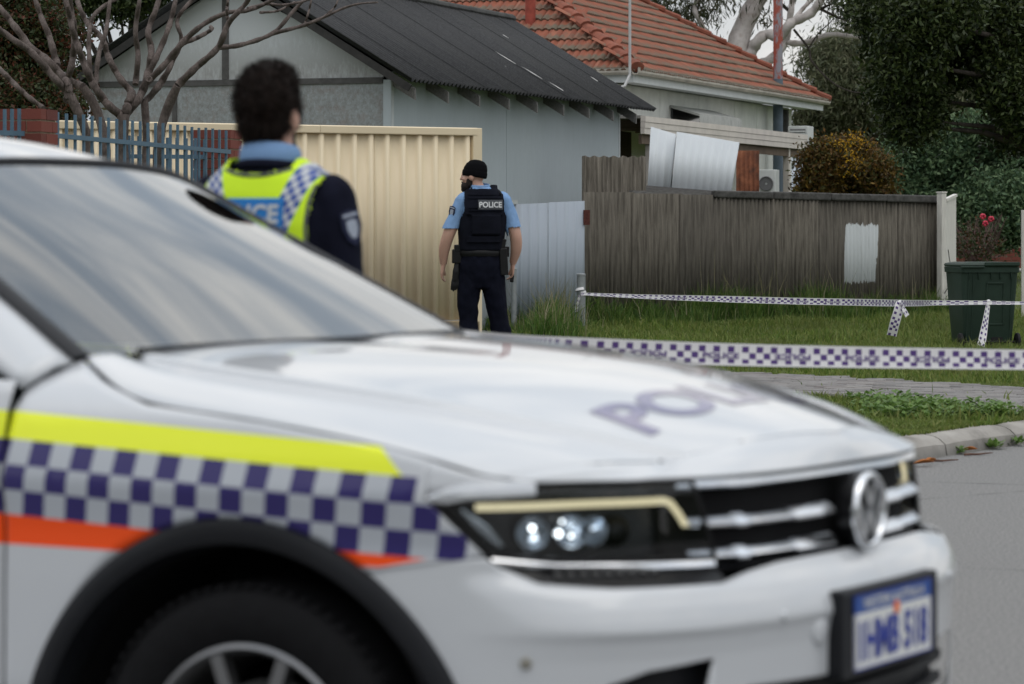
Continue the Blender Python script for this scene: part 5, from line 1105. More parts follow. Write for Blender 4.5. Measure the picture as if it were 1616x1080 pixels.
# bumper crease highlight, parking sensors, tow cap
def sensor(s, z, r_, m_, name):
    for sg in (-1, 1):
        p = Vector(S(s, z, sg)); q = Vector(S(s, z, sg, -.1))-p; M4 = Matrix.Translation(p) @ q.to_track_quat('Z', 'Y').to_matrix().to_4x4(); MB().lathe([(0,.006),(r_*.7,.006),(r_,.002),(r_,-.01)], 16, M4).build(name, m_, car, smooth=40)
sensor(s_x(.545), .598, .011, M('sensor_grey', (.22,.21,.18), .5), 'parking_sensor'); sensor(s_y(.40), .655, .010, CARW, 'parking_sensor'); sensor(s_y(.27), .615, .028, CARW, 'tow_eye_cover')
# --- grille
YG = .555
def grille_back(mb_, sg):
    mb_.grid(np.array([[S(s, z, sg, .045) for z in (.735,.80,.86,.925)] for s in np.linspace(0, s_y(YG+.05), 40)]), flip=(sg < 0))
both(grille_back, 'grille_back', LINER, smooth=40)
def strip(z0, z1, sa, sb_, ex, dep=.02, n=40, r_=0.25, lean=0.0):
    def fn(mb_, sg):
        h = (z1-z0); P = np.array([[S(s, z0+h*zz_, sg, ex+dep*e_) for zz_, e_ in ((0,1),(0,.25*(1-lean)),(r_,0),(1-r_,lean*.6),(1,.25+lean*.6),(1,1))] for s in np.linspace(sa, sb_, n)]); mb_.grid(P, flip=(sg < 0))
        mb_.f.append(tuple(len(mb_.v)-6+i for i in range(6))); mb_.m.append(0); mb_.f.append(tuple(len(mb_.v)-6*n+i for i in range(6))); mb_.m.append(0)
    return fn
both(strip(.893, .913, 0, s_y(YG+.03), .004, .03), 'grille_top_bar', CHROME, smooth=35)
for zc in (.772, .832):
    both(strip(zc-.010, zc+.010, s_y(.088), s_y(YG), .008, .03, lean=.6), 'grille_bar', CHROME, smooth=35)
    for ya, yb in ((.10,.26),(.42,.45)):
        both(strip(zc-.012, zc+.011, s_y(ya), s_y(yb), .003, .03, lean=.6), 'grille_bar_accent', CHROME, smooth=35)
both(strip(.742, .752, 0, s_y(YG), .03, .03), 'grille_lower_bar', BLKP, smooth=35)
# emblem
EX = S(0, .82)[0]+.016; em = MB(); M4 = Matrix.Translation((EX, 0, .82)) @ Matrix.Rotation(R(90), 4, 'Y')
tor = [(.069+.008*math.cos(a), .006+.009*math.sin(a)) for a in np.linspace(0, 2*math.pi, 10, endpoint=False)]
eb = MB().lathe([(.0,-.03),(.074,-.03),(.074,0),(.062,.001),(0,.003)], 36, M4).build('emblem', GLOSSB, car, smooth=40)
em.lathe(tor, 40, M4, close=True)
def ebar(a, b, w_=.0125): em.beam((EX+.006, a[0], .82+a[1]), (EX+.006, b[0], .82+b[1]), w_, .008, (1,0,0))
for sgn in (-1, 1):
    ebar((sgn*.029,.060), (sgn*.001,.010)); ebar((sgn*.059,.030), (sgn*.027,-.055)); ebar((sgn*.027,-.055), (sgn*.001,.000))
em.build('emblem_ring', CHROME, eb, smooth=35)
# --- headlights
SI = s_y(.548); ST = s_x(.372)
def lamp_top(x): return interp(x, [.37,.45,.53,.9], [.889,.905,.910,.908])
def lamp_bot(x): return interp(x, [.37,.425,.472,.60,.80], [.886,.835,.789,.774,.766])
def lamp_cols(n=60):
    ss = np.linspace(SI, ST, n); return [(s, float(np.interp(s, PS, PL[:,0]))) for s in ss]
def slant(s, z, k): # the inner end leans towards the grille at the bottom
    u = max(0, 1-(s-SI)/.10); return s-u*.045*(1-k)
def lamp_patch(ex, z_in=0.0):
    def fn(mb_, sg):
        P = []
        for s, x in lamp_cols():
            zt_, zb2 = lamp_top(x)-z_in, lamp_bot(x)+z_in
            if zt_ < zb2: zt_ = zb2 = (zt_+zb2)/2
            P.append([S(slant(s, 0, k/10), zb2+(zt_-zb2)*k/10, sg, ex) for k in range(11)])
        mb_.grid(np.array(P), flip=(sg < 0))
    return fn
HLB = M('lamp_housing', (.018,.020,.024), .25, .2, 8, spec=.6)
hl = both(lamp_patch(.055), 'headlight', HLB, smooth=40)
def hl_part(fn, name, m_, **kw):
    for o_, sg in zip(hl, (-1, 1)):
        mb_ = MB(); fn(mb_, sg); mb_.build(name, m_, o_, **kw)
hl_part(lamp_patch(.002, .002), 'lens', LENS, smooth=40)
def lamp_rim(mb_, sg):
    for top in (0, 1):
        P = [S(slant(s, 0, top), (lamp_top(x) if top else lamp_bot(x)), sg, .004) for s, x in lamp_cols(40)]; mb_.tube(P, .006, 6)
    P0 = [S(slant(SI, 0, k/5), lamp_bot(.79)+(lamp_top(.79)-lamp_bot(.79))*k/5, sg, .004) for k in range(6)]; mb_.tube(P0, .006, 6)
    for a, b in ((.02,.06),): pass
    mb_.grid(np.array([[S(s, z, sg, ex) for ex in (.0,.055)] for s, z in [(slant(s, 0, 1), lamp_top(x)) for s, x in lamp_cols(40)]]), flip=(sg > 0))
    mb_.grid(np.array([[S(s, z, sg, ex) for ex in (.0,.055)] for s, z in [(slant(s, 0, 0), lamp_bot(x)) for s, x in lamp_cols(40)]]), flip=(sg < 0))
hl_part(lamp_rim, 'lamp_rim', GLOSSB, smooth=40)
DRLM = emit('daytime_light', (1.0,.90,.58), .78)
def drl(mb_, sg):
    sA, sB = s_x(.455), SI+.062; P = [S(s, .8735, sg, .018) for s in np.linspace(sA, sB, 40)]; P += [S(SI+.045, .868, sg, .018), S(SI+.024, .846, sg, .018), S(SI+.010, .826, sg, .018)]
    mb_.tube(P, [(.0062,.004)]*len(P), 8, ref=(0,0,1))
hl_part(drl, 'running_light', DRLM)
REFL = M('lamp_reflector', (.55,.60,.66), .2, .1, 5, metal=.9); GLOWSPOT = emit('lamp_glow_spot', (.90,.96,1.0), 5.5)
def at_s(s, z, sg, ex):
    p = Vector(S(s, z, sg, ex)); q = Vector(S(s, z, sg, ex-.1))-p; return Matrix.Translation(p) @ q.to_track_quat('Z', 'Y').to_matrix().to_4x4()
def refl(mb_, sg):
    for x, r_, z in ((.553,.030,.824),(.628,.030,.824),(.668,.026,.824)):
        mb_.lathe([(.004,-.0),(r_*.5,.004),(r_*.85,.018),(r_,.034),(r_*.94,.034),(r_*.8,.02)], 24, at_s(s_x(x), z, sg, .052))
    p = [S(s_x(.425), .868, sg, .03), S(s_x(.46), .83, sg, .03), S(s_x(.492), .797, sg, .03)]; mb_.tube(p, [(.004,.004),(.006,.017),(.005,.012)], 8, ref=(0,1,0))
hl_part(refl, 'reflector', REFL, smooth=40)
def glow_spot(mb_, sg):
    for x, r_, z in ((.551,.0052,.832),(.612,.0035,.842),(.648,.004,.842),(.605,.0065,.820),(.655,.0035,.815),(.63,.003,.815)): mb_.lathe([(0,.012),(r_*.7,.010),(r_,.002),(r_,0)], 14, at_s(s_x(x), z, sg, .040))
hl_part(glow_spot, 'glow_spot', GLOWSPOT, smooth=40)  # small glowing discs set at bright spots inside the headlight
def lens_proj(mb_, sg):
    for x in (.712,): mb_.sphere(at_s(s_x(x), .822, sg, .05) @ Vector((0,0,.01)), .03, 16, 10)
hl_part(lens_proj, 'projector', GLOSSB, smooth=60)
# bright upper trim, lower chrome strip and lower lamp
def brow(mb_, sg):
    P = np.array([[S(s, interp(x, [.372,.45,.56], [.889,.9065,.911])+dz, sg, ex) for dz, ex in ((-.016*k_,-.003),(.0,-.005),(.012*k_,-.003),(.013*k_,.006))] for x in np.linspace(.374, .56, 24) for s in [s_x(x)] for k_ in [min(1, (x-.36)/.05)]]); mb_.grid(P, flip=(sg > 0))
hl_part(brow, 'brow_trim', M('satin_silver', (.66,.68,.71), .25, .04, 4, metal=.6), smooth=40)
def lowstrip(mb_, sg):
    P = np.array([[S(s, lamp_bot(x)-.004+dz, sg, ex) for dz, ex in ((-.010,.012),(-.010,0),(-.004,-.003),(0,0),(0,.012))] for s, x in [(s, float(np.interp(s, PS, PL[:,0]))) for s in np.linspace(SI-.04, s_x(.485), 40)]]); mb_.grid(P, flip=(sg < 0))
both(lowstrip, 'lamp_chrome_strip', CHROME, smooth=40)
def lowlamp(mb_, sg):
    P = []
    for s in np.linspace(SI-.04, s_x(.492), 40):
        x = float(np.interp(s, PS, PL[:,0])); a = bump_top(x, 0)-.002; b = lamp_bot(x)-.015; b = max(b, a+.0005); P.append([S(s, a+(b-a)*k/4, sg, .010) for k in range(5)])
    mb_.grid(np.array(P), flip=(sg < 0))
ll = both(lowlamp, 'indicator_lamp', GLOSSB, smooth=40)
for o_, sg in zip(ll, (-1, 1)):
    mb_ = MB()
    for k in range(9):
        s = s_x(.60)-k*.028-.0; x = float(np.interp(s, PS, PL[:,0])); p = Vector(S(s, .749, sg, .006)); mb_.sphere(p, (.009,.009,.006), 8, 5)
    mb_.build('indicator_led', M('led_grey', (.10,.10,.10), .3) if sg < 0 else bpy.data.materials['led_grey'], o_, smooth=60)
# backing so that no light passes behind the front
def backing(mb_, sg): mb_.grid(np.array([[S(s, z, sg, .12) for z in (.2,.5,.7,.8,.9)] for s in np.linspace(0, s_x(.5), 40)]), flip=(sg < 0))
both(backing, 'front_carrier', LINER, smooth=40)
# number plate
FX = .893; pb = MB().box(.845, FX-.004, -.235, .235, .515, .685).build('plate_bracket', BLKP, car, bevel=.006)
t = NT('plate_face'); sp = t.n('ShaderNodeSeparateXYZ', {0: t.coord()}); c = t.mix(t.math('GREATER_THAN', sp.outputs[2], .637), (.72,.73,.72), (.03,.09,.33)); PLM = t.bsdf(c, .35)
pt = MB().box(FX-.003, FX, -.188, .188, .530, .672).build('number_plate', PLM, car); pt.parent = pb
BLUET = M('plate_blue', (.03,.05,.30), .4, .05)
def flat_text(txt, yc, zc, W_, H_, x_, m_, name, parent, bold=.004):
    v_, f_, w0, h0 = text_geo(txt, .1, bold); MB().add([(x_, yc+q.x*W_/w0, zc+q.y*H_/h0) for q in v_], f_).build(name, m_, parent)
flat_text('1HMB 518', 0, .583, .335, .078, FX+.0015, BLUET, 'plate_number', pt); flat_text('WESTERN AUSTRALIA', 0, .6545, .30, .020, FX+.0015, M('plate_white', (.72,.73,.72), .4), 'plate_state_name', pt, .001)
MB().sphere((FX+.001, .012, .632), (.002,.014,.014), 10, 6).build('plate_emblem', M('plate_orange', (.75,.16,.03), .5), pt, smooth=60)
MB().box(FX, FX+.0014, -.1885, .1885, .529, .5315).box(FX, FX+.0014, -.1885, .1885, .6705, .673).box(FX, FX+.0014, -.1885, -.1862, .5315, .6705).box(FX, FX+.0014, .1862, .1885, .5315, .6705).build('plate_edge', BLUET, pt)
# --- arch cladding, liners, wheels
def cladding(cx_, fn, a0, a1):
    def f_(mb_, sg):
        P = []
        for a in np.linspace(a0, a1, 70):
            d = (math.cos(R(a)), math.sin(R(a))); row_ = []
            for r_, e_ in ((ARC+.002,-.001),(ARC-.001,.012),(ARC-.012,.016),(ARC-.036,.015),(ARC-.046,.009),(ARC-.049,-.01),(ARC-.052,-.07)):
                q = fn(cx_+d[0]*min(r_, ARC), AZ+d[1]*min(r_, ARC), sg); row_.append((cx_+d[0]*r_, q[1]+sg*e_, AZ+d[1]*r_))
            P.append(row_)
        mb_.grid(np.array(P), flip=(sg < 0))
    return f_
yS = lambda x: interp(x, [-3.6,-3.35,-2.95,-.6], [.80,.875,.915,.92])
IDZ = [.24,.32,.5,.8,.86,.89,.96,1.02,1.08]; IDV = [.06,.03,.01,.014,.006,0,.010,.024,.05]
Sd = lambda x, z, sg: (x, sg*(yS(x)-interp(z, IDZ, IDV)), z)
both(cladding(AX, Sx, -12, 194), 'arch_trim', BLKP, smooth=40); both(cladding(-2.681, Sd, -12, 194), 'arch_trim', BLKP, smooth=40)
for cx_ in (AX, -2.681):
    def liner(mb_, sg):
        P = [[(cx_+.46*math.cos(R(a)), sg*y, AZ+.46*math.sin(R(a))) for y in (.91,.75,.55)] for a in np.linspace(-25, 205, 40)]; mb_.grid(np.array(P), flip=(sg > 0))
        mb_.add([(cx_+.46*math.cos(R(a)), sg*.55, AZ+.46*math.sin(R(a))) for a in np.linspace(-25, 205, 40)], [tuple(range(40))])
    both(liner, 'wheel_liner', LINER)
TYRE = M('tyre_rubber', (.009,.009,.010), .8, .2, 40, bump=.2, bscale=200, spec=.12); ALLOY = M('alloy_rim', (.26,.262,.27), .35, .05, 8, metal=.85); DISC = M('brake_disc', (.10,.10,.10), .4, .1, 20, metal=.6)
def wheel(cx_, sg, steer=0.0):
    w0 = MB(); M4 = Matrix.Rotation(R(90 if sg < 0 else -90), 4, 'X')
    tp_ = [(.236,-.10),(.238,.098),(.262,.114),(.300,.119),(.330,.112),(.348,.098),(.356,.070),(.358,.0),(.356,-.07),(.348,-.1),(.3,-.118),(.25,-.11)]
    w0.lathe(tp_, 64, M4); o_ = w0.build('wheel', TYRE, car, smooth=50); o_.location = (cx_, sg*.795, WZ); o_.rotation_euler = (0, 0, steer)
    tr_ = MB()
    for k in range(72):
        a = 2*math.pi*k/72; c_ = M4 @ Vector((.353*math.cos(a), .353*math.sin(a), .088)); tr_.obox(c_, M4 @ Vector((.004*math.cos(a), .004*math.sin(a), 0)), M4 @ Vector((-.009*math.sin(a), .009*math.cos(a), 0)), M4 @ Vector((0,0,.018)))
    tr_.build('tread_blocks', TYRE, o_)
    rm_ = MB().lathe([(.242,.096),(.246,.106),(.238,.110),(.228,.098),(.222,.06),(.215,-.09)], 64, M4)
    for k in range(5):
        for da in (-19, 19):
            a0 = R(90+72*k+36+da*.55 if False else 90+72*k+da); a1 = R(90+72*k+da*.75)
            p = M4 @ Vector((.035*math.cos(a1), .035*math.sin(a1), .085)); q = M4 @ Vector((.233*math.cos(a0), .233*math.sin(a0), .088)); rm_.beam(p, q, .026, .030, M4 @ Vector((0,0,1)))
    rm_.lathe([(0,.10),(.03,.10),(.05,.094),(.06,.08),(.06,.04)], 24, M4); rm_.build('rim', ALLOY, o_, smooth=35)
    MB().lathe([(.0,.0),(.17,.0),(.17,.02),(.0,.02)], 32, M4).build('brake_disc', DISC, o_, smooth=40)
for cx_ in (-.016, -2.681):
    for sg in (-1, 1): wheel(cx_, sg)
# --- windscreen, pillars, roof, doors, rear
WB = [(-.375,0,1.130),(-.395,.30,1.131),(-.445,.58,1.127),(-.525,.738,1.116)]; WM = [(-.775,0,1.345),(-.79,.25,1.343),(-.825,.48,1.332),(-.878,.655,1.305)]; WT = [(-1.15,0,1.523),(-1.155,.21,1.521),(-1.175,.41,1.508),(-1.20,.563,1.483)]
mir = lambda r_: [(x, -y, z) for x, y, z in r_[:0:-1]]+list(r_)
WG = cr_grid([mir(WB), mir(WM), mir(WT)], 24, 41); MB().grid(WG, flip=True).build('windscreen', CARGLASS, car, smooth=60)
seal = MB().tube(WG[:, -1], (.010, .026), 8, ref=(0,0,1)).tube(WG[:, 0], (.010, .026), 8, ref=(0,0,1)).tube(WG[-1], (.011, .008), 8); seal.build('windscreen_seal', BLKP, car, smooth=60)
MB().grid(np.array([[WG[0, j]+np.array([.10,0,-.03]), WG[0, j]+np.array([.01,0,-.03]), WG[0, j]+np.array([-.05,0,-.08])] for j in range(41)])).build('cowl_panel', BLKP, car, smooth=60)
for sy, a_ in ((-.55, 8), (.05, 8)):
    j0 = int((sy+.75)/1.5*40); P = [WG[0, min(40, j0+k*2)]+np.array([-.01,0,.004]) for k in range(9)]; MB().tube(P, .006, 6).build('wiper', BLKP, car, smooth=60)
RR = [(-1.20,.563,1.483),(-1.55,.575,1.555),(-2.1,.575,1.595),(-2.75,.56,1.575),(-3.25,.545,1.52)]
RC = [(-1.15,0,1.523),(-1.5,0,1.597),(-2.1,0,1.645),(-2.75,0,1.635),(-3.35,0,1.565)]
roofC = [[tuple(c_), (c_[0]*.65+r_[0]*.35, r_[1]*.4, c_[2]*.88+r_[2]*.12), (c_[0]*.25+r_[0]*.75, r_[1]*.78, c_[2]*.45+r_[2]*.55), tuple(r_)] for c_, r_ in zip(RC, RR)]
RG = cr_grid([mir(r_) for r_ in roofC], 40, 31); MB().grid(RG, flip=True).build('roof', CARW, car, smooth=60, solid=.006)
rail = lambda k: RR[k]
DL = [(-.587,.853,1.062),(-.80,.80,1.160),(-1.05,.712,1.325),(-1.30,.632,1.48),(-1.6,.622,1.53),(-2.1,.622,1.567),(-2.75,.61,1.545),(-3.15,.60,1.49)]   # upper edge of the side windows
inner_e = [(-.525,.738,1.116),(-.70,.70,1.215),(-.878,.655,1.305),(-1.20,.563,1.483),(-1.55,.575,1.555),(-2.1,.575,1.595),(-2.75,.56,1.575),(-3.25,.545,1.52)]
IE, OE = crom(inner_e, 60), crom(DL, 60)
def pillar(mb_, sg):
    P = np.array([[i*np.array([1,sg,1]), (i*.62+o_*.38)*np.array([1,sg,1])+np.array([0,sg*.013,.010]), (i*.25+o_*.75)*np.array([1,sg,1])+np.array([0,sg*.014,.004]), o_*np.array([1,sg,1])] for i, o_ in zip(IE, OE)]); mb_.grid(P, flip=(sg > 0))
both(pillar, 'roof_rail_pillar', CARW, smooth=60, solid=.01)
def side_glass(x0, x1):
    def fn(mb_, sg):
        P = []
        for x in np.linspace(x0, x1, 14):
            top = np.array([np.interp(-x, -OE[:,0], OE[:,1]), np.interp(-x, -OE[:,0], OE[:,2])]); b_ = np.array([yS(x)-.055, 1.075])
            if top[1] < b_[1]: top = b_+np.array([-.002,.002])
            P.append([(x, sg*(b_[0]+(top[0]-b_[0])*k/4+.012*math.sin(math.pi*k/4)), b_[1]+(top[1]-b_[1])*k/4) for k in range(5)])
        mb_.grid(np.array(P), flip=(sg < 0))
    return fn
both(side_glass(-.66, -1.60), 'side_window', SIDEGLASS, smooth=60); both(side_glass(-1.66, -2.50), 'side_window', SIDEGLASS, smooth=60); both(side_glass(-2.55, -3.10), 'side_window', SIDEGLASS, smooth=60)
for xa_, xb_ in ((-1.60,-1.66),(-2.50,-2.55)):
    both(side_glass(xa_, xb_), 'window_pillar', GLOSSB)
def door(x0, x1):
    def fn(mb_, sg): mb_.grid(np.array([[Sd(x, z, sg) for z in np.linspace(.27, 1.078, 30)] for x in np.linspace(x0, x1, 20)]), flip=(sg < 0))
    return fn
for x0, x1 in ((-.588,-1.62),(-1.626,-2.20)):
    ds = both(door(x0, x1), 'door', LIV, smooth=40, solid=.004)
    for o_, sg in zip(ds, (-1, 1)): MB().tube([Sd(x1+.24, .93, sg), tuple(np.add(Sd(x1+.2, .935, sg), (0, sg*.03, 0))), tuple(np.add(Sd(x1+.08, .935, sg), (0, sg*.03, 0))), Sd(x1+.04, .93, sg)], .014, 8).build('handle', CARW, o_, smooth=60)
def quarter(mb_, sg): polar_panel(mb_, sg, -2.681, [(-2.206,.2),(-2.206,1.078),(-3.0,1.09),(-3.42,1.10),(-3.55,.95),(-3.58,.7),(-3.55,.2)][::-1], -12, 194, Sd)
both(quarter, 'rear_quarter', LIV, smooth=40, solid=.004)
def sill(mb_, sg): mb_.grid(np.array([[Sd(x, .27, sg), (x, sg*(yS(x)-.03), .25), (x, sg*(yS(x)-.05), .20), (x, sg*.7, .19)] for x in np.linspace(-.5, -2.2, 6)]), flip=(sg > 0))
both(sill, 'sill', BLKP, smooth=40)
def mirrorf(mb_, sg): mb_.v += []; P_ = cr_grid([[(-.86+a_*fx_, sg*(1.0+b_*.115), 1.10+c_*fx_) for b_, fx_ in ((-1,.55),(-.8,.95),(0,1.0),(.75,.9),(1,.45))] for a_, c_ in ((.0,.072),(.055,.055),(.075,.0),(.055,-.06),(0,-.07),(-.06,-.07),(-.065,0),(-.06,.07),(0,.072))], 33, 17); mb_.grid(P_, flip=(sg > 0)); mb_.beam((-.80, sg*.84, 1.06), (-.84, sg*.95, 1.07), .05, .03)
for o_, sg in zip(both(mirrorf, 'door_mirror', CARW, smooth=60), (-1, 1)): MB().box(-.945,-.925, sg*1.0-.085, sg*1.0+.085, 1.05, 1.15).build('mirror_glass', GLOSSB, o_)
rows_ = [(.25,-3.46,.80),(.4,-3.58,.84),(.6,-3.60,.855),(.8,-3.585,.86),(1.0,-3.56,.855),(1.1,-3.50,.82)]
MB().grid(np.array([[(x+.10*(q*q), q*y_, z) for q in np.linspace(-1, 1, 21)] for z, x, y_ in rows_]), flip=True).build('tailgate', CARW, car, smooth=50, solid=.01)
MB().grid(np.array([[(x+.06*(q*q), q*y_, z) for q in np.linspace(-1, 1, 15)] for z, x, y_ in ((1.1,-3.50,.80),(1.3,-3.42,.68),(1.5,-3.28,.57))]), flip=True).build('rear_window', SIDEGLASS, car, smooth=60)
MB().box(-3.42,-3.22,-.56,.56,1.525,1.56).build('rear_spoiler', CARW, car, bevel=.01)
REDL = M('tail_lamp_red', (.35,.01,.01), .2, .1, 5, spec=.7)
for sg in (-1, 1): MB().box(-3.56,-3.36, min(sg*.62, sg*.87), max(sg*.62, sg*.87), .86, .99).build('tail_lamp', REDL, car, bevel=.02)
# cabin and underbody
CAB = M('cabin_dark', (.025,.026,.028), .8, .2, 10); SEAT = M('seat_cloth', (.035,.036,.04), .9, .2, 30)
MB().box(-3.4,.55,-.53,.53,.20,.42).box(-2.2,-.48,-.80,.80,.20,.40).build('underbody', LINER, car); MB().box(-.45,.62,-.54,.54,.42,.86).build('engine_bay', LINER, car)
MB().add([(-.44,-.72,.98),(-.44,.72,.98),(-.86,.72,1.02),(-.86,-.72,1.02),(-.44,-.72,.45),(-.44,.72,.45),(-.95,.72,.6),(-.95,-.72,.6)], [(0,1,2,3),(3,2,6,7),(0,3,7,4),(1,5,6,2),(0,4,5,1)]).build('dashboard', CAB, car, bevel=.02)
MB().box(-3.3,-.5,-.78,.78,.41,.44).build('cabin_floor', CAB, car)
for sg in (-1, 1):
    for x0 in (-1.55, -2.45):
        se = MB().box(x0, x0+.5, sg*.37-.24, sg*.37+.24, .45, .70).build('seat', SEAT, car, bevel=.05)
        MB().obox((x0-.08, sg*.37, .95), (.06,0,-.012), (0,.23,0), (-.07,0,.30)).build('backrest', SEAT, se, bevel=.04); MB().obox((x0-.16, sg*.37, 1.33), (.045,0,0), (0,.12,0), (0,0,.08)).build('headrest', SEAT, se, bevel=.03)
stw = [(.18*math.cos(a), .18*math.sin(a)) for a in np.linspace(0, 2*math.pi, 28)]; MB().tube([(-.98-.25*b_*.8, -.37+a_, .98+.9*b_) for a_, b_ in stw], .016, 8, caps=False).build('steering_wheel', CAB, car, smooth=60)
# ------------------------------------------------------------------ people
def loft(rings, n=30, p=2.3):
    """rings: (z, cx, cy, half width, half depth)"""
    P = []
    for z, cx_, cy_, a, b in rings:
        P.append([(cx_+a*math.copysign(abs(math.cos(q))**(2/p), math.cos(q)), cy_+b*math.copysign(abs(math.sin(q))**(2/p), math.sin(q)), z) for q in np.linspace(0, 2*math.pi, n, endpoint=False)])
    m_ = MB().grid(np.array(P), closev=True, flip=True); k = len(rings); m_.f.append(tuple(range(n))[::-1]); m_.m.append(0); m_.f.append(tuple((k-1)*n+i for i in range(n))); m_.m.append(0); return m_
def merge(*ms):
    o_ = MB()
    for m_ in ms: o_.add(m_.v, m_.f)
    return o_
def xf(m_, M4): m_.v = [tuple(M4 @ Vector(v)) for v in m_.v]; return m_
def remesh(m_, name, voxel, mats, parent, iters=6, wrinkle=0.0, wscale=14.0, solid=0, keep=None):
    me = m_.mesh('tmp', mats); o_ = bpy.data.objects.new('tmp', me)
    md = o_.modifiers.new('r', 'REMESH'); md.mode = 'VOXEL'; md.voxel_size = voxel; md.use_smooth_shade = True
    sm = o_.modifiers.new('s', 'SMOOTH'); sm.iterations = iters; sm.factor = .5
    m2 = evaluated(o_); bpy.data.objects.remove(o_); bpy.data.meshes.remove(me)
    m2.name = name; m2.materials.clear()
    for q in (mats if isinstance(mats, (list, tuple)) else [mats]): m2.materials.append(q)
    if wrinkle:
        from mathutils import noise
        N_ = np.empty(len(m2.vertices)*3, np.float32); m2.vertices.foreach_get('normal', N_); N_ = N_.reshape(-1, 3); C0 = np.empty(len(m2.vertices)*3, np.float32); m2.vertices.foreach_get('co', C0); C0 = C0.reshape(-1, 3); W0 = np.zeros(len(C0), np.float32)
        for i_ in range(len(C0)):
            c_ = Vector(C0[i_]); w_ = noise.noise(Vector((c_.x*wscale, c_.y*wscale, c_.z*wscale*.55)))+.6*noise.noise(Vector((c_.x*wscale*2.1+5, c_.y*wscale*2.1, c_.z*wscale*1.3))); W0[i_] = w_
        m2.vertices.foreach_set('co', (C0+N_*W0[:, None]*wrinkle).ravel()); m2.update()
    if keep:
        b = bmesh.new(); b.from_mesh(m2); bmesh.ops.delete(b, geom=[q for q in b.faces if not keep(q.calc_center_median())], context='FACES'); b.to_mesh(m2); b.free()
    m2.polygons.foreach_set('use_smooth', [True]*len(m2.polygons)); o2 = link(name, m2, parent)
    if solid: md = o2.modifiers.new('s', 'SOLIDIFY'); md.thickness = solid; md.offset = 1
    return o2
def limb(pts, rad, n=14): return MB().tube(crom(pts, 22), np.interp(np.linspace(0, 1, 22), np.linspace(0, 1, len(rad)), rad), n)
def hand(w0, d, side, fwd, curl=.5, scale=1.0):
    """w0 wrist; d direction of the forearm; side: outward thumb-plane normal; fwd: towards the thumb"""
    w0, d, side, fwd = Vector(w0), Vector(d).normalized(), Vector(side).normalized(), Vector(fwd).normalized(); m_ = MB(); k = scale
    m_.tube([w0-d*.01, w0+d*.03*k, w0+d*.07*k, w0+d*.095*k], [(.028*k,.020*k),(.036*k,.019*k),(.042*k,.017*k),(.040*k,.014*k)], 12, ref=fwd)
    for i, ln in enumerate((.072,.080,.074,.058)):
        o0 = w0+d*.088*k+fwd*(.030-.020*i)*k; p = [o0]; dd = d.copy()
        for j, fr_ in enumerate((.45,.30,.25)):
            a = curl*(.5+.45*j); dd = (d*math.cos(a*(j+1)*.6)-side*math.sin(a*(j+1)*.6)); p.append(p[-1]+dd*ln*fr_*k)
        m_.tube(p, [.0095*k,.0092*k,.0085*k,.0065*k], 8)
    t0 = w0+d*.03*k+fwd*.026*k; m_.tube([t0, t0+(d*.6+fwd*.7)*.032*k, t0+(d*1.5+fwd*.85)*.032*k-side*.01, t0+(d*2.3+fwd*.8)*.032*k-side*.02], [.014*k,.0125*k,.011*k,.008*k], 8)
    return m_
def head_mb():
    m_ = MB(); E = lambda c, r_: m_.sphere(c, r_, 20, 14)
    E((0,-.008,.035), (.076,.096,.098)); E((0,.030,-.045), (.060,.066,.075)); E((0,.020,.0), (.070,.078,.085)); E((0,.083,-.098), (.027,.022,.020)); E((0,.086,.024), (.054,.018,.013)); E((0,.100,.002), (.011,.016,.026)); E((0,.108,-.016), (.016,.018,.014)); E((0,.090,-.055), (.026,.014,.012))
    for s_ in (-1, 1): E((s_*.044,.066,-.022), (.022,.024,.020)); E((s_*.080,-.006,-.005), (.010,.024,.033)); E((s_*.074,0,-.025), (.010,.014,.014))
    return m_
SKIN = None
t = NT('skin'); f = t.noise(9, 4); g = t.noise(120, 3); c = t.mix(f, (.46,.27,.205), (.56,.345,.27)); SKIN = t.bsdf(c, .5, 0, g, .12, .004, extra={'Subsurface Weight': .08, 'Subsurface Radius': (.012,.005,.003)})
def cloth(name, col, var=.25, rough=.9): return M(name, col, rough, var, 9, bump=.35, bscale=160, spec=.08)
NAVY = cloth('navy_trousers', (.006,.007,.014)); NAVYJ = cloth('navy_jumper', (.008,.009,.019)); SHIRT = cloth('light_blue_shirt', (.20,.33,.55), .08); VEST = cloth('dark_navy_vest', (.008,.009,.015)); BLACK = cloth('black_knit', (.004,.004,.005)); BLKL = M('black_leather', (.008,.008,.009), .4, .2, 20); HAIR = M('dark_brown_hair', (.016,.010,.008), .6, .5, 40, bump=.6, bscale=150, spec=.15); BEARD = M('dark_beard', (.018,.012,.010), .7, .4, 60, bump=.5, bscale=200); PATCHW = M('patch_white', (.36,.40,.48), .7, .1, 20); EYEW = M('eye_white', (.6,.58,.55), .3)
def eyes(parent, M4):
    for s_ in (-1, 1):
        MB().sphere(M4 @ Vector((s_*.031,.078,.004)), .0125, 10, 8).build('eye', EYEW, parent, smooth=60)
def project_text(txt, W_, H_, bv_, xc, zc, m_, name, parent, bold=.004, from_y=-1.0, off=.004):
    v_, f_, w0, h0 = text_geo(txt, .1, bold); vs = []
    for q in v_:
        X, Z = xc+q.x*W_/w0, zc+q.y*H_/h0; h = bv_.ray_cast(Vector((X, from_y, Z)), Vector((0, 1, 0)))[0]; vs.append((X, (h.y if h else 0)-off, Z))
    return MB().add(vs, f_).build(name, m_, parent)
def bvh_of(o_): me = o_.data; return BVHTree.FromPolygons([v.co.copy() for v in me.vertices], [tuple(p.vertices) for p in me.polygons])
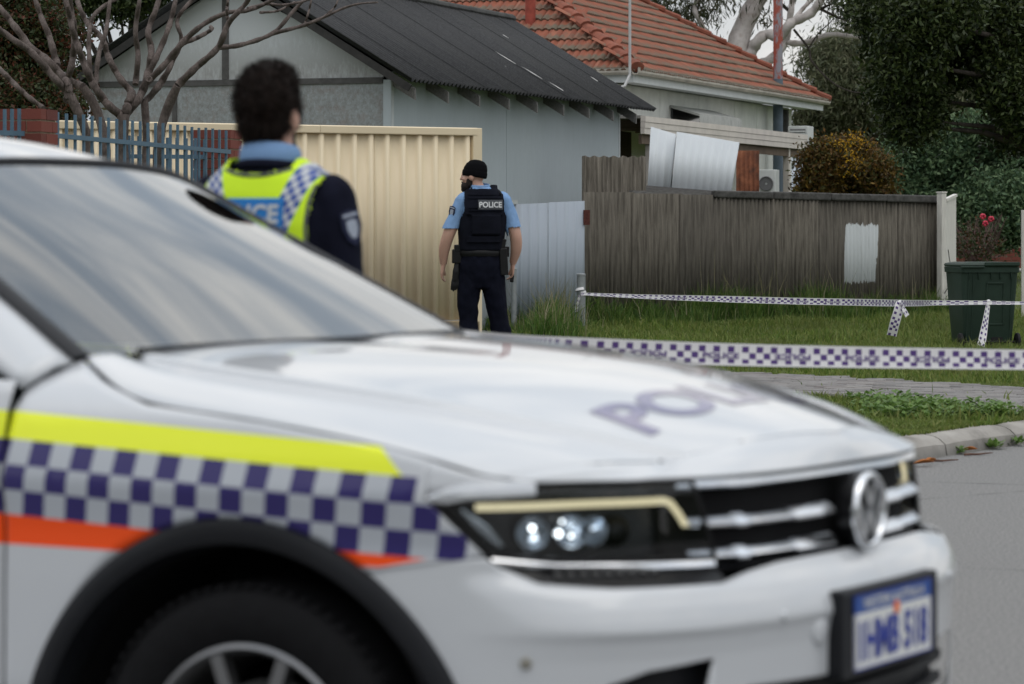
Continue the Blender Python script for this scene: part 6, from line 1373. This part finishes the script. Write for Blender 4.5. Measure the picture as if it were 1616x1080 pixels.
def wrap_patch(bv_, x0, x1, z0, z1, off, n=10, from_y=-1.0):
    P = []
    for i in range(n+1):
        r_ = []
        for j in range(n+1):
            X, Z = x0+(x1-x0)*i/n, z0+(z1-z0)*j/n; h = bv_.ray_cast(Vector((X, from_y, Z)), Vector((0, 1, 0)))[0]; r_.append((X, (h.y if h else 0)-off, Z))
        P.append(r_)
    return MB().grid(np.array(P))

# --- officer by the gate (local x towards picture right, y away from the road)
D2 = 27.0; k2 = F/D2; g2 = gz(0, D2); B = lambda px, py: ((px-765)/k2, EYE-(py-HZ)/k2-g2)
pa_ = empty('person', (at(765,0,D2).x, D2, g2), R(6)); tag(pa_, 'person in black beanie, light blue shirt and navy police vest standing by the cream fence', 'person')
HM = Matrix.Translation((-.095, .015, 1.705)) @ Matrix.Rotation(R(68), 4, 'Z') @ Matrix.Rotation(R(4), 4, 'Y') @ Matrix.Scale(.98, 4)
UPZ = lambda z: z if z < 1.1 else 1.1+(z-1.1)*1.13
uz = lambda r_: [(UPZ(q[0]),)+tuple(q[1:]) for q in r_]
tor = uz([(.80,-.035,0,.150,.105),(.92,-.033,0,.175,.12),(1.02,-.035,0,.16,.11),(1.15,-.03,0,.155,.105),(1.30,-.02,0,.175,.12),(1.42,-.015,0,.185,.12),(1.50,-.015,.005,.165,.095),(1.545,-.03,.005,.10,.08),(1.57,-.045,.01,.068,.068)])
def infl(r_, da, db=None): return [(z, cx_, cy_, a+da, b+(da if db is None else db)) for z, cx_, cy_, a, b in r_]
legL = [(-.118,0,.90),(-.140,.0,.70),(-.140,.012,.50),(-.130,-.01,.30),(-.120,-.02,.08)]; legR = [(.058,0,.90),(.088,0,.70),(.122,.012,.50),(.158,0,.30),(.185,-.02,.08)]; lr = [.092,.082,.062,.056,.040]
armL = [(-.180,.0,1.50),(-.235,.0,1.38),(-.305,-.02,1.23),(-.345,.01,1.09),(-.350,.04,.965)]; armR = [(.155,.0,1.51),(.205,.0,1.38),(.258,-.03,1.22),(.268,.0,1.09),(.245,.05,.97)]; rr_ = [.066,.060,.053,.050,.031]
neck = MB().tube([(-.03,.0,1.52),(-.06,.005,1.60),(-.09,.01,1.68)], [.068,.062,.060], 16)
hL = hand((-.350,.04,.96), (-.10,.15,-1), (-.9,-.3,0), (.25,.9,0), .55); hR = hand((.245,.05,.965), (-.05,.25,-1), (.9,-.2,0), (-.1,.95,0), .75)
foot = lambda x, rz: xf(MB().tube([(0,-.09,.045),(0,-.03,.055),(0,.07,.05),(0,.16,.035)], [(.042,.042),(.05,.044),(.044,.048),(.028,.036)], 12, ref=(0,0,1)), Matrix.Translation((x, 0, 0)) @ Matrix.Rotation(rz, 4, 'Z'))
body = merge(loft(tor), neck, xf(head_mb(), HM), limb(legL, lr), limb(legR, lr), limb(armL, rr_), limb(armR, rr_), hL, hR)
remesh(body, 'body', .0068, SKIN, pa_, 3)
eyes(pa_, HM)
shirt = merge(loft(infl(tor[2:], .010)), limb(armL[:3], [.074,.072,.072]), limb(armR[:3], [.074,.072,.072]), MB().sphere((-.172,0,1.50), .078, 16, 12), MB().sphere((.145,0,1.505), .078, 16, 12))
remesh(shirt, 'shirt', .008, SHIRT, pa_, 4, .006, 15, keep=lambda c_: c_.z > 1.0 and not (abs(c_.x) > .195 and c_.z < 1.275+.02*c_.x))
MB().tube([(-.045+.083*math.cos(a), .005+.078*math.sin(a), 1.622+.012*math.sin(a)) for a in np.linspace(0, 2*math.pi, 30)], [(.024,.007)]*30, 8, caps=False, ref=(0,0,1)).build('collar', SHIRT, pa_, smooth=60)
trs = merge(loft([(.76,-.03,0,.12,.10),(.86,-.033,0,.180,.125),(.95,-.034,0,.190,.135),(1.03,-.035,0,.178,.125),(1.09,-.035,0,.172,.12)]), limb([(-.118,0,.92)]+legL[1:], [.108,.098,.082,.082,.074]), limb([(.058,0,.92)]+legR[1:], [.108,.098,.082,.082,.074]))
remesh(trs, 'trousers', .008, NAVY, pa_, 3, .011, 12)
for x, rz in ((-.120, .25), (.185, -.3)): remesh(merge(foot(x, rz), MB().tube([(x,-.02,.04),(x,-.02,.16)], [.055,.055], 12)), 'boot', .009, BLKL, pa_, 3)
# vest
vr = uz([(1.085,-.035,0,.182,.135),(1.16,-.03,0,.186,.143),(1.28,-.022,0,.200,.152),(1.40,-.015,0,.205,.150),(1.48,-.015,.0,.188,.128),(1.535,-.02,.0,.135,.105),(1.555,-.03,.0,.10,.09)])
def vkeep(c_):
    x = c_.x+.015
    if c_.z > 1.33 and abs(x) > .165-.10*max(0, c_.z-1.49)-.03*smooth(1.33, 1.43, c_.z)+.03: return False
    return c_.z < 1.60
vs_ = remesh(loft(vr, 36, 2.6), 'vest', .009, VEST, pa_, 2, .0025, 18, keep=vkeep, solid=.008); bv_ = bvh_of(vs_)
for z0, z1, x0, x1, o_ in ((1.215,1.385,-.125,.115,.020),(1.385,1.398,-.17,.14,.014),(1.15,1.20,-.16,.12,.014)): wrap_patch(bv_, x0, x1, z0, z1, .012).build('vest_panel', VEST, vs_, smooth=50, solid=-o_)
for zz_ in (1.415, 1.44, 1.52, 1.55): wrap_patch(bv_, -.15, .13, zz_, zz_+.008, .010).build('webbing', VEST, vs_, solid=-.006)
wrap_patch(bv_, B(752,0)[0], B(791,0)[0], B(0,331)[1], B(0,316)[1], .012).build('name_patch', M('patch_grey', (.075,.08,.09), .8), vs_, solid=-.004)
project_text('POLICE', .195, .050, bv_, (B(752,0)[0]+B(791,0)[0])/2, B(0,323.5)[1], M('reflective_letters', (.55,.56,.57), .5), 'police_lettering', vs_, .003, off=.0215)
for sx in (-.095, .075): MB().tube([(sx, -.09, 1.575), (sx, -.02, 1.635), (sx, .07, 1.60)], [(.006,.03)]*3, 8, ref=(0,0,1)).build('shoulder_strap', VEST, vs_, smooth=60)
MB().tube([(.115+.012*math.sin(q*2.2), -.085-.02*math.cos(q), 1.575-.025*q) for q in np.linspace(0, 6, 40)], .006, 6).build('radio_cord', BLKL, vs_)
# cap, beard
bz_ = loft([(-.01,0,-.008,.084,.104),(.025,0,-.008,.0875,.107),(.06,0,-.01,.087,.106),(.10,0,-.014,.074,.092),(.13,0,-.016,.05,.064),(.142,0,-.016,.02,.026)], 28, 2.05); rim_ = loft([(-.012,0,-.008,.088,.109),(.0,0,-.008,.0915,.1125),(.034,0,-.008,.0915,.1125),(.04,0,-.008,.088,.108)], 28, 2.05)
xf(bz_, HM @ Matrix.Translation((0,0,.012)) @ Matrix.Rotation(R(8), 4, 'X')); xf(rim_, HM @ Matrix.Translation((0,0,.012)) @ Matrix.Rotation(R(8), 4, 'X')); remesh(merge(bz_, rim_), 'beanie', .006, BLACK, pa_, 2)
bd = MB(); bd.sphere((0,.050,-.078), (.064,.060,.050), 18, 12); bd.sphere((0,.078,-.105), (.036,.032,.030), 14, 10)
for s_ in (-1, 1): bd.sphere((s_*.060,.018,-.045), (.012,.030,.045), 12, 8)
bd.sphere((0,.100,-.043), (.028,.010,.007), 10, 6); remesh(xf(bd, HM), 'beard', .005, BEARD, pa_, 2)
# belt and kit
MB().tube([(-.035+.184*math.cos(a), .132*math.sin(a), 1.06) for a in np.linspace(0, 2*math.pi, 40)], [(.03,.010)]*40, 8, caps=False, ref=(0,0,1)).build('duty_belt', BLKL, pa_, smooth=60)
kit = lambda name, c, hx, hy, hz, rz=0: MB().obox((0,0,0), Matrix.Rotation(rz, 3, 'Y') @ Vector((hx,0,0)), (0,hy,0), Matrix.Rotation(rz, 3, 'Y') @ Vector((0,0,hz))).build(name, BLKL, pa_, bevel=.008)
def put(o_, c): o_.location = c; return o_
put(kit('pouch', 0, .040,.038,.060), (-.240,-.01,1.03)); put(kit('pouch', 0, .028,.03,.03), (-.235,-.02,1.10)); put(kit('holster', 0, .034,.042,.115,-.06), (.155,-.05,.985)); put(kit('holster_grip', 0, .020,.026,.05,.2), (.150,-.06,1.13)); put(kit('radio', 0, .022,.022,.045), (.185,-.01,1.07))
g_ = merge(MB().tube([(-.235,-.02,1.0),(-.245,-.03,.90),(-.255,-.03,.82)], [(.02,.012),(.034,.018),(.03,.016)], 10)); 
for q in range(4): g_.add(*[(lambda m_: (m_.v, m_.f))(MB().tube([(-.275+.017*q,-.03,.84),(-.285+.018*q,-.035,.78),(-.29+.02*q,-.03,.73+.012*abs(q-1))], [.011,.010,.007], 8))][0])
remesh(g_, 'gloves', .006, BLKL, pa_, 2)
put(kit('handset', 0, .016,.012,.038,.1), (.240,.06,.845))
sh_poly = [(-.034,.05),(0,.058),(.034,.05),(.036,.0),(.022,-.042),(0,-.06),(-.022,-.042),(-.036,0)]
def shield(c, rz, ry, parent, k=1.0):
    M4 = Matrix.Translation(c) @ Matrix.Rotation(rz, 4, 'Z') @ Matrix.Rotation(ry, 4, 'Y')
    o_ = MB().prism([(a*k, b*k) for a, b in sh_poly], lambda a, b, dd: M4 @ Vector((a, -dd, b)), 0, .004).build('shoulder_patch', M('patch_navy', (.02,.025,.06), .8) if 'patch_navy' not in bpy.data.materials else bpy.data.materials['patch_navy'], parent)
    MB().prism([(a*k*.55, b*k*.55-.004) for a, b in sh_poly], lambda a, b, dd: M4 @ Vector((a, -dd, b)), .004, .0055).build('crest', PATCHW, o_)
    MB().prism([(-.028*k,.036*k),(.028*k,.036*k),(.026*k,.046*k),(-.026*k,.046*k)], lambda a, b, dd: M4 @ Vector((a, -dd, b)), .004, .0055).build('crest_band', PATCHW, o_)
shield((-.285,-.050,1.405), R(-48), R(14), pa_, .95)

# --- officer beside the car
D1 = 8.5; k1 = F/D1
pb_ = empty('person', (at(430,0,D1).x, D1, 0), R(-19)); tag(pb_, 'person in yellow hi-vis police vest over navy jumper, seen from behind beyond the car', 'person')
HM = Matrix.Translation((-.020, .02, 1.668)) @ Matrix.Rotation(R(3), 4, 'Z') @ Matrix.Rotation(R(3), 4, 'X') @ Matrix.Scale(.985, 4)
tor = [(.82,0,0,.155,.105),(.93,0,0,.175,.12),(1.04,0,0,.158,.11),(1.17,0,0,.158,.108),(1.30,0,0,.175,.12),(1.41,0,0,.182,.118),(1.475,0,.005,.165,.095),(1.53,-.005,.005,.10,.078),(1.56,-.01,.01,.066,.066)]
legL = [(-.09,0,.92),(-.10,0,.70),(-.11,0,.50),(-.11,-.01,.30),(-.11,-.02,.08)]; legR = [(.09,0,.92),(.10,0,.70),(.11,.01,.50),(.11,0,.30),(.11,-.02,.08)]
armL = [(-.175,0,1.455),(-.205,-.005,1.33),(-.215,.0,1.20),(-.205,.09,1.09),(-.15,.19,1.03)]; armR = [(.160,0,1.455),(.185,-.005,1.33),(.195,.0,1.20),(.185,.09,1.09),(.13,.19,1.03)]
hL = hand((-.15,.19,1.03), (.5,.8,-.2), (-.3,.2,.9), (0,.2,1), .7); hR = hand((.15,.19,1.03), (-.5,.8,-.2), (.3,.2,.9), (0,.2,1), .7)
neck = MB().tube([(0,.0,1.50),(-.008,.008,1.56),(-.015,.015,1.66)], [.070,.062,.060], 16)
body = merge(loft(tor), neck, xf(head_mb(), HM), limb(legL, lr), limb(legR, lr), limb(armL, rr_), limb(armR, rr_), hL, hR); remesh(body, 'body', .0068, SKIN, pb_, 3)
eyes(pb_, HM)
jum = merge(loft(infl(tor[1:-1], .016)), limb(armL, [.074,.072,.064,.056,.045]), limb(armR, [.074,.072,.064,.056,.045]), MB().sphere((.163,0,1.445), .072, 16, 12), MB().sphere((-.178,0,1.445), .072, 16, 12))
remesh(jum, 'jumper', .009, NAVYJ, pb_, 5, .006, 13)
trs = merge(loft([(.78,0,0,.12,.10),(.88,0,0,.180,.125),(.97,0,0,.184,.13),(1.06,0,0,.172,.12)]), limb(legL, [.112,.106,.092,.088,.080]), limb(legR, [.112,.106,.092,.088,.080])); remesh(trs, 'trousers', .010, NAVY, pb_, 5, .006, 11)
for x, rz in ((-.11, .15), (.11, -.15)): remesh(merge(foot(x, rz), MB().tube([(x,-.02,.04),(x,-.02,.16)], [.055,.055], 12)), 'boot', .009, BLKL, pb_, 3)
MB().tube([(-.008+.076*math.cos(a), .005+.074*math.sin(a), 1.562-.014*math.sin(a)) for a in np.linspace(0, 2*math.pi, 32)], [(.030,.008)]*32, 8, caps=False, ref=(0,0,1)).build('collar', SHIRT, pb_, smooth=60)
MB().tube([(-.008+.088*math.cos(a), .004+.084*math.sin(a), 1.532-.012*math.sin(a)) for a in np.linspace(0, 2*math.pi, 32)], [(.014,.012)]*32, 8, caps=False).build('jumper_neckband', NAVYJ, pb_, smooth=60)
# hair: cap of hair over the skull, tapering at the nape and beside the ears
hm_ = MB(); hm_.sphere((0,-.014,.048), (.0835,.101,.100), 24, 16); hm_.sphere((0,-.040,-.012), (.070,.062,.070), 20, 14); hm_.sphere((0,.02,.105), (.072,.075,.050), 20, 12); hm_.sphere((0,-.048,-.060), (.046,.034,.046), 16, 10)
for s_ in (-1, 1): hm_.sphere((s_*.071,.012,.02), (.012,.032,.050), 12, 8)
hr_ = remesh(xf(hm_, HM), 'hair', .006, HAIR, pb_, 2, .0035, 45)
n_ = len(hr_.data.vertices); co = np.empty(n_*3, np.float32); no = np.empty(n_*3, np.float32); hr_.data.vertices.foreach_get('co', co); hr_.data.vertices.foreach_get('normal', no); co = co.reshape(-1,3); no = no.reshape(-1,3)
idx = RNG.choice(n_, 9000); p = co[idx]+RNG.normal(0,.002,(9000,3)); nn = no[idx]; d = nn*.6+RNG.normal(0,.45,(9000,3))+np.array([.1,-.2,-.15]); d /= np.linalg.norm(d, axis=1)[:,None]; s_ = np.cross(d, nn); s_ /= np.linalg.norm(s_, axis=1)[:,None]+1e-6
ln = RNG.uniform(.008,.02,9000)[:,None]; V = np.stack([p-s_*.0012, p+s_*.0012, p+d*ln+s_*.0004, p+d*ln-s_*.0004], 1).reshape(-1,3); fast_mesh('hair_strands', V, np.arange(36000).reshape(-1,4), HAIR, hr_)
bd = MB(); bd.sphere((0,.050,-.078), (.060,.056,.044), 18, 12); bd.sphere((0,.078,-.100), (.034,.030,.026), 14, 10)
for s_ in (-1, 1): bd.sphere((s_*.061,.012,-.045), (.010,.022,.042), 12, 8)
remesh(xf(bd, HM), 'beard', .005, BEARD, pb_, 2)
# hi-vis vest
t = NT('hi_vis_vest'); sp = t.n('ShaderNodeSeparateXYZ', {0: t.coord()}); X_, Y_, Z_ = sp.outputs; f = t.noise(7, 3); c = t.mix(f, (.55,.80,.015), (.66,.92,.03)); ax = t.math('ABSOLUTE', X_)
cen = t.math('MULTIPLY_ADD', t.math('SUBTRACT', Z_, 1.40), .38, .088); dx = t.math('SUBTRACT', ax, cen); inb = t.math('LESS_THAN', t.math('ABSOLUTE', dx), .030)
inb = t.math('MULTIPLY', inb, t.math('GREATER_THAN', Z_, 1.22)); q1 = t.math('FLOOR', t.math('DIVIDE', t.math('ADD', dx, .030), .015)); q2 = t.math('FLOOR', t.math('DIVIDE', Z_, .017)); ck = t.math('FLOORED_MODULO', t.math('ADD', q1, q2), 2.0)
c = t.mix(inb, c, t.mix(t.math('GREATER_THAN', ck, .5), (.52,.54,.56), (.035,.075,.30)))
bnd = t.math('MULTIPLY', t.math('GREATER_THAN', Z_, 1.14), t.math('LESS_THAN', Z_, 1.20)); c = t.mix(bnd, c, (.55,.57,.58)); HIVIS = t.bsdf(c, .7, 0, t.noise(160, 2), .15, .004)
vr = [(1.00,0,0,.185,.142),(1.12,0,0,.188,.145),(1.28,0,0,.198,.152),(1.38,0,0,.205,.152),(1.46,0,.0,.200,.135),(1.505,0,.0,.165,.118),(1.535,-.003,.0,.125,.105),(1.555,-.005,.0,.10,.095)]
def vkeep2(c_):
    if c_.z > 1.18 and abs(c_.x) > .150+.022*abs((c_.z-1.36)/.18)**2: return False
    if c_.y < 0 and c_.z > 1.513+2.2*c_.x*c_.x: return abs(c_.x) > .09
    return not (c_.z > 1.535 and abs(c_.x) < .11)
hv = remesh(loft(vr, 40, 2.5), 'hi_vis_vest', .008, HIVIS, pb_, 2, .0035, 12, keep=vkeep2, solid=.006); bv_ = bvh_of(hv)
TRIM = cloth('grey_binding', (.10,.105,.11))
def edge_tube(pts, name='binding'):
    P = []
    for x, z in pts:
        h = bv_.ray_cast(Vector((x, -1, z)), Vector((0, 1, 0)))[0]
        if h: P.append((x, h.y-.004, z))
    if len(P) > 2: MB().tube(P, .006, 6).build(name, TRIM, hv, smooth=60)
edge_tube([(x, 1.510+2.0*x*x) for x in np.linspace(-.095, .095, 15)])
for s_ in (-1, 1): edge_tube([(s_*(.147+.022*((z-1.36)/.18)**2), z) for z in np.linspace(1.20, 1.50, 16)])
kx = lambda px: (px-430)/k1; kz = lambda py: EYE-(py-HZ)/k1
BLUEP = cloth('vest_blue_panel', (.035,.19,.50), .05); wrap_patch(bv_, -.130, .092, kz(366), kz(314), .008, 14).build('name_panel', BLUEP, hv, smooth=60, solid=-.003)
project_text('POLICE', .20, .050, bv_, -.019, kz(338), M('panel_letters', (.55,.58,.60), .6), 'police_lettering', hv, .003, off=.0135)
shield((.247,-.045,1.375), R(52), R(-14), pb_, .82)
for s_ in (-1, 1): MB().obox((s_*.135,-.012,1.520), (.038,0,-.014*s_), (0,.022,0), (0.0,0,.004)).build('epaulette', NAVYJ, pb_, bevel=.003)
MB().obox((.148,-.02,1.524), (.020,0,-.008), (0,.016,0), (0,0,.004)).build('rank_bars', PATCHW, pb_)
# ------------------------------------------------------------------ unseen hedge added behind the viewer to darken the car's sides and reflections
nx_, nz_ = 120, 14; P = []
from mathutils import noise as _nz
for i in range(nx_+1):
    x = -45+90*i/nx_; row_ = []
    hh = 4.2+1.6*_nz.noise(Vector((x*.12, 3, 0)))+.9*_nz.noise(Vector((x*.5, 9, 0)))
    for k in range(nz_+1):
        a = math.pi*k/nz_; y = -15-2.2*math.cos(a)*-1; z = hh*math.sin(a)**.55; n_ = .5*_nz.noise(Vector((x*.8, y*.8, z*.8)))+.25*_nz.noise(Vector((x*2.3, y*2, z*2.2)))
        row_.append((x, -15+(2.2+n_)*math.cos(a), max(-.05, z+n_*math.sin(a))))
    P.append(row_)
o = MB().grid(np.array(P)).build('added_dark_hedge', M('added_hedge_leaves', (.045,.06,.028), .8, .5, 1.8, bump=.8, bscale=6), smooth=60); tag(o, 'unseen dark green hedge added behind the viewer for the car to mirror', 'hedge', kind='stuff')
bpy.data.scenes.remove(TMP)
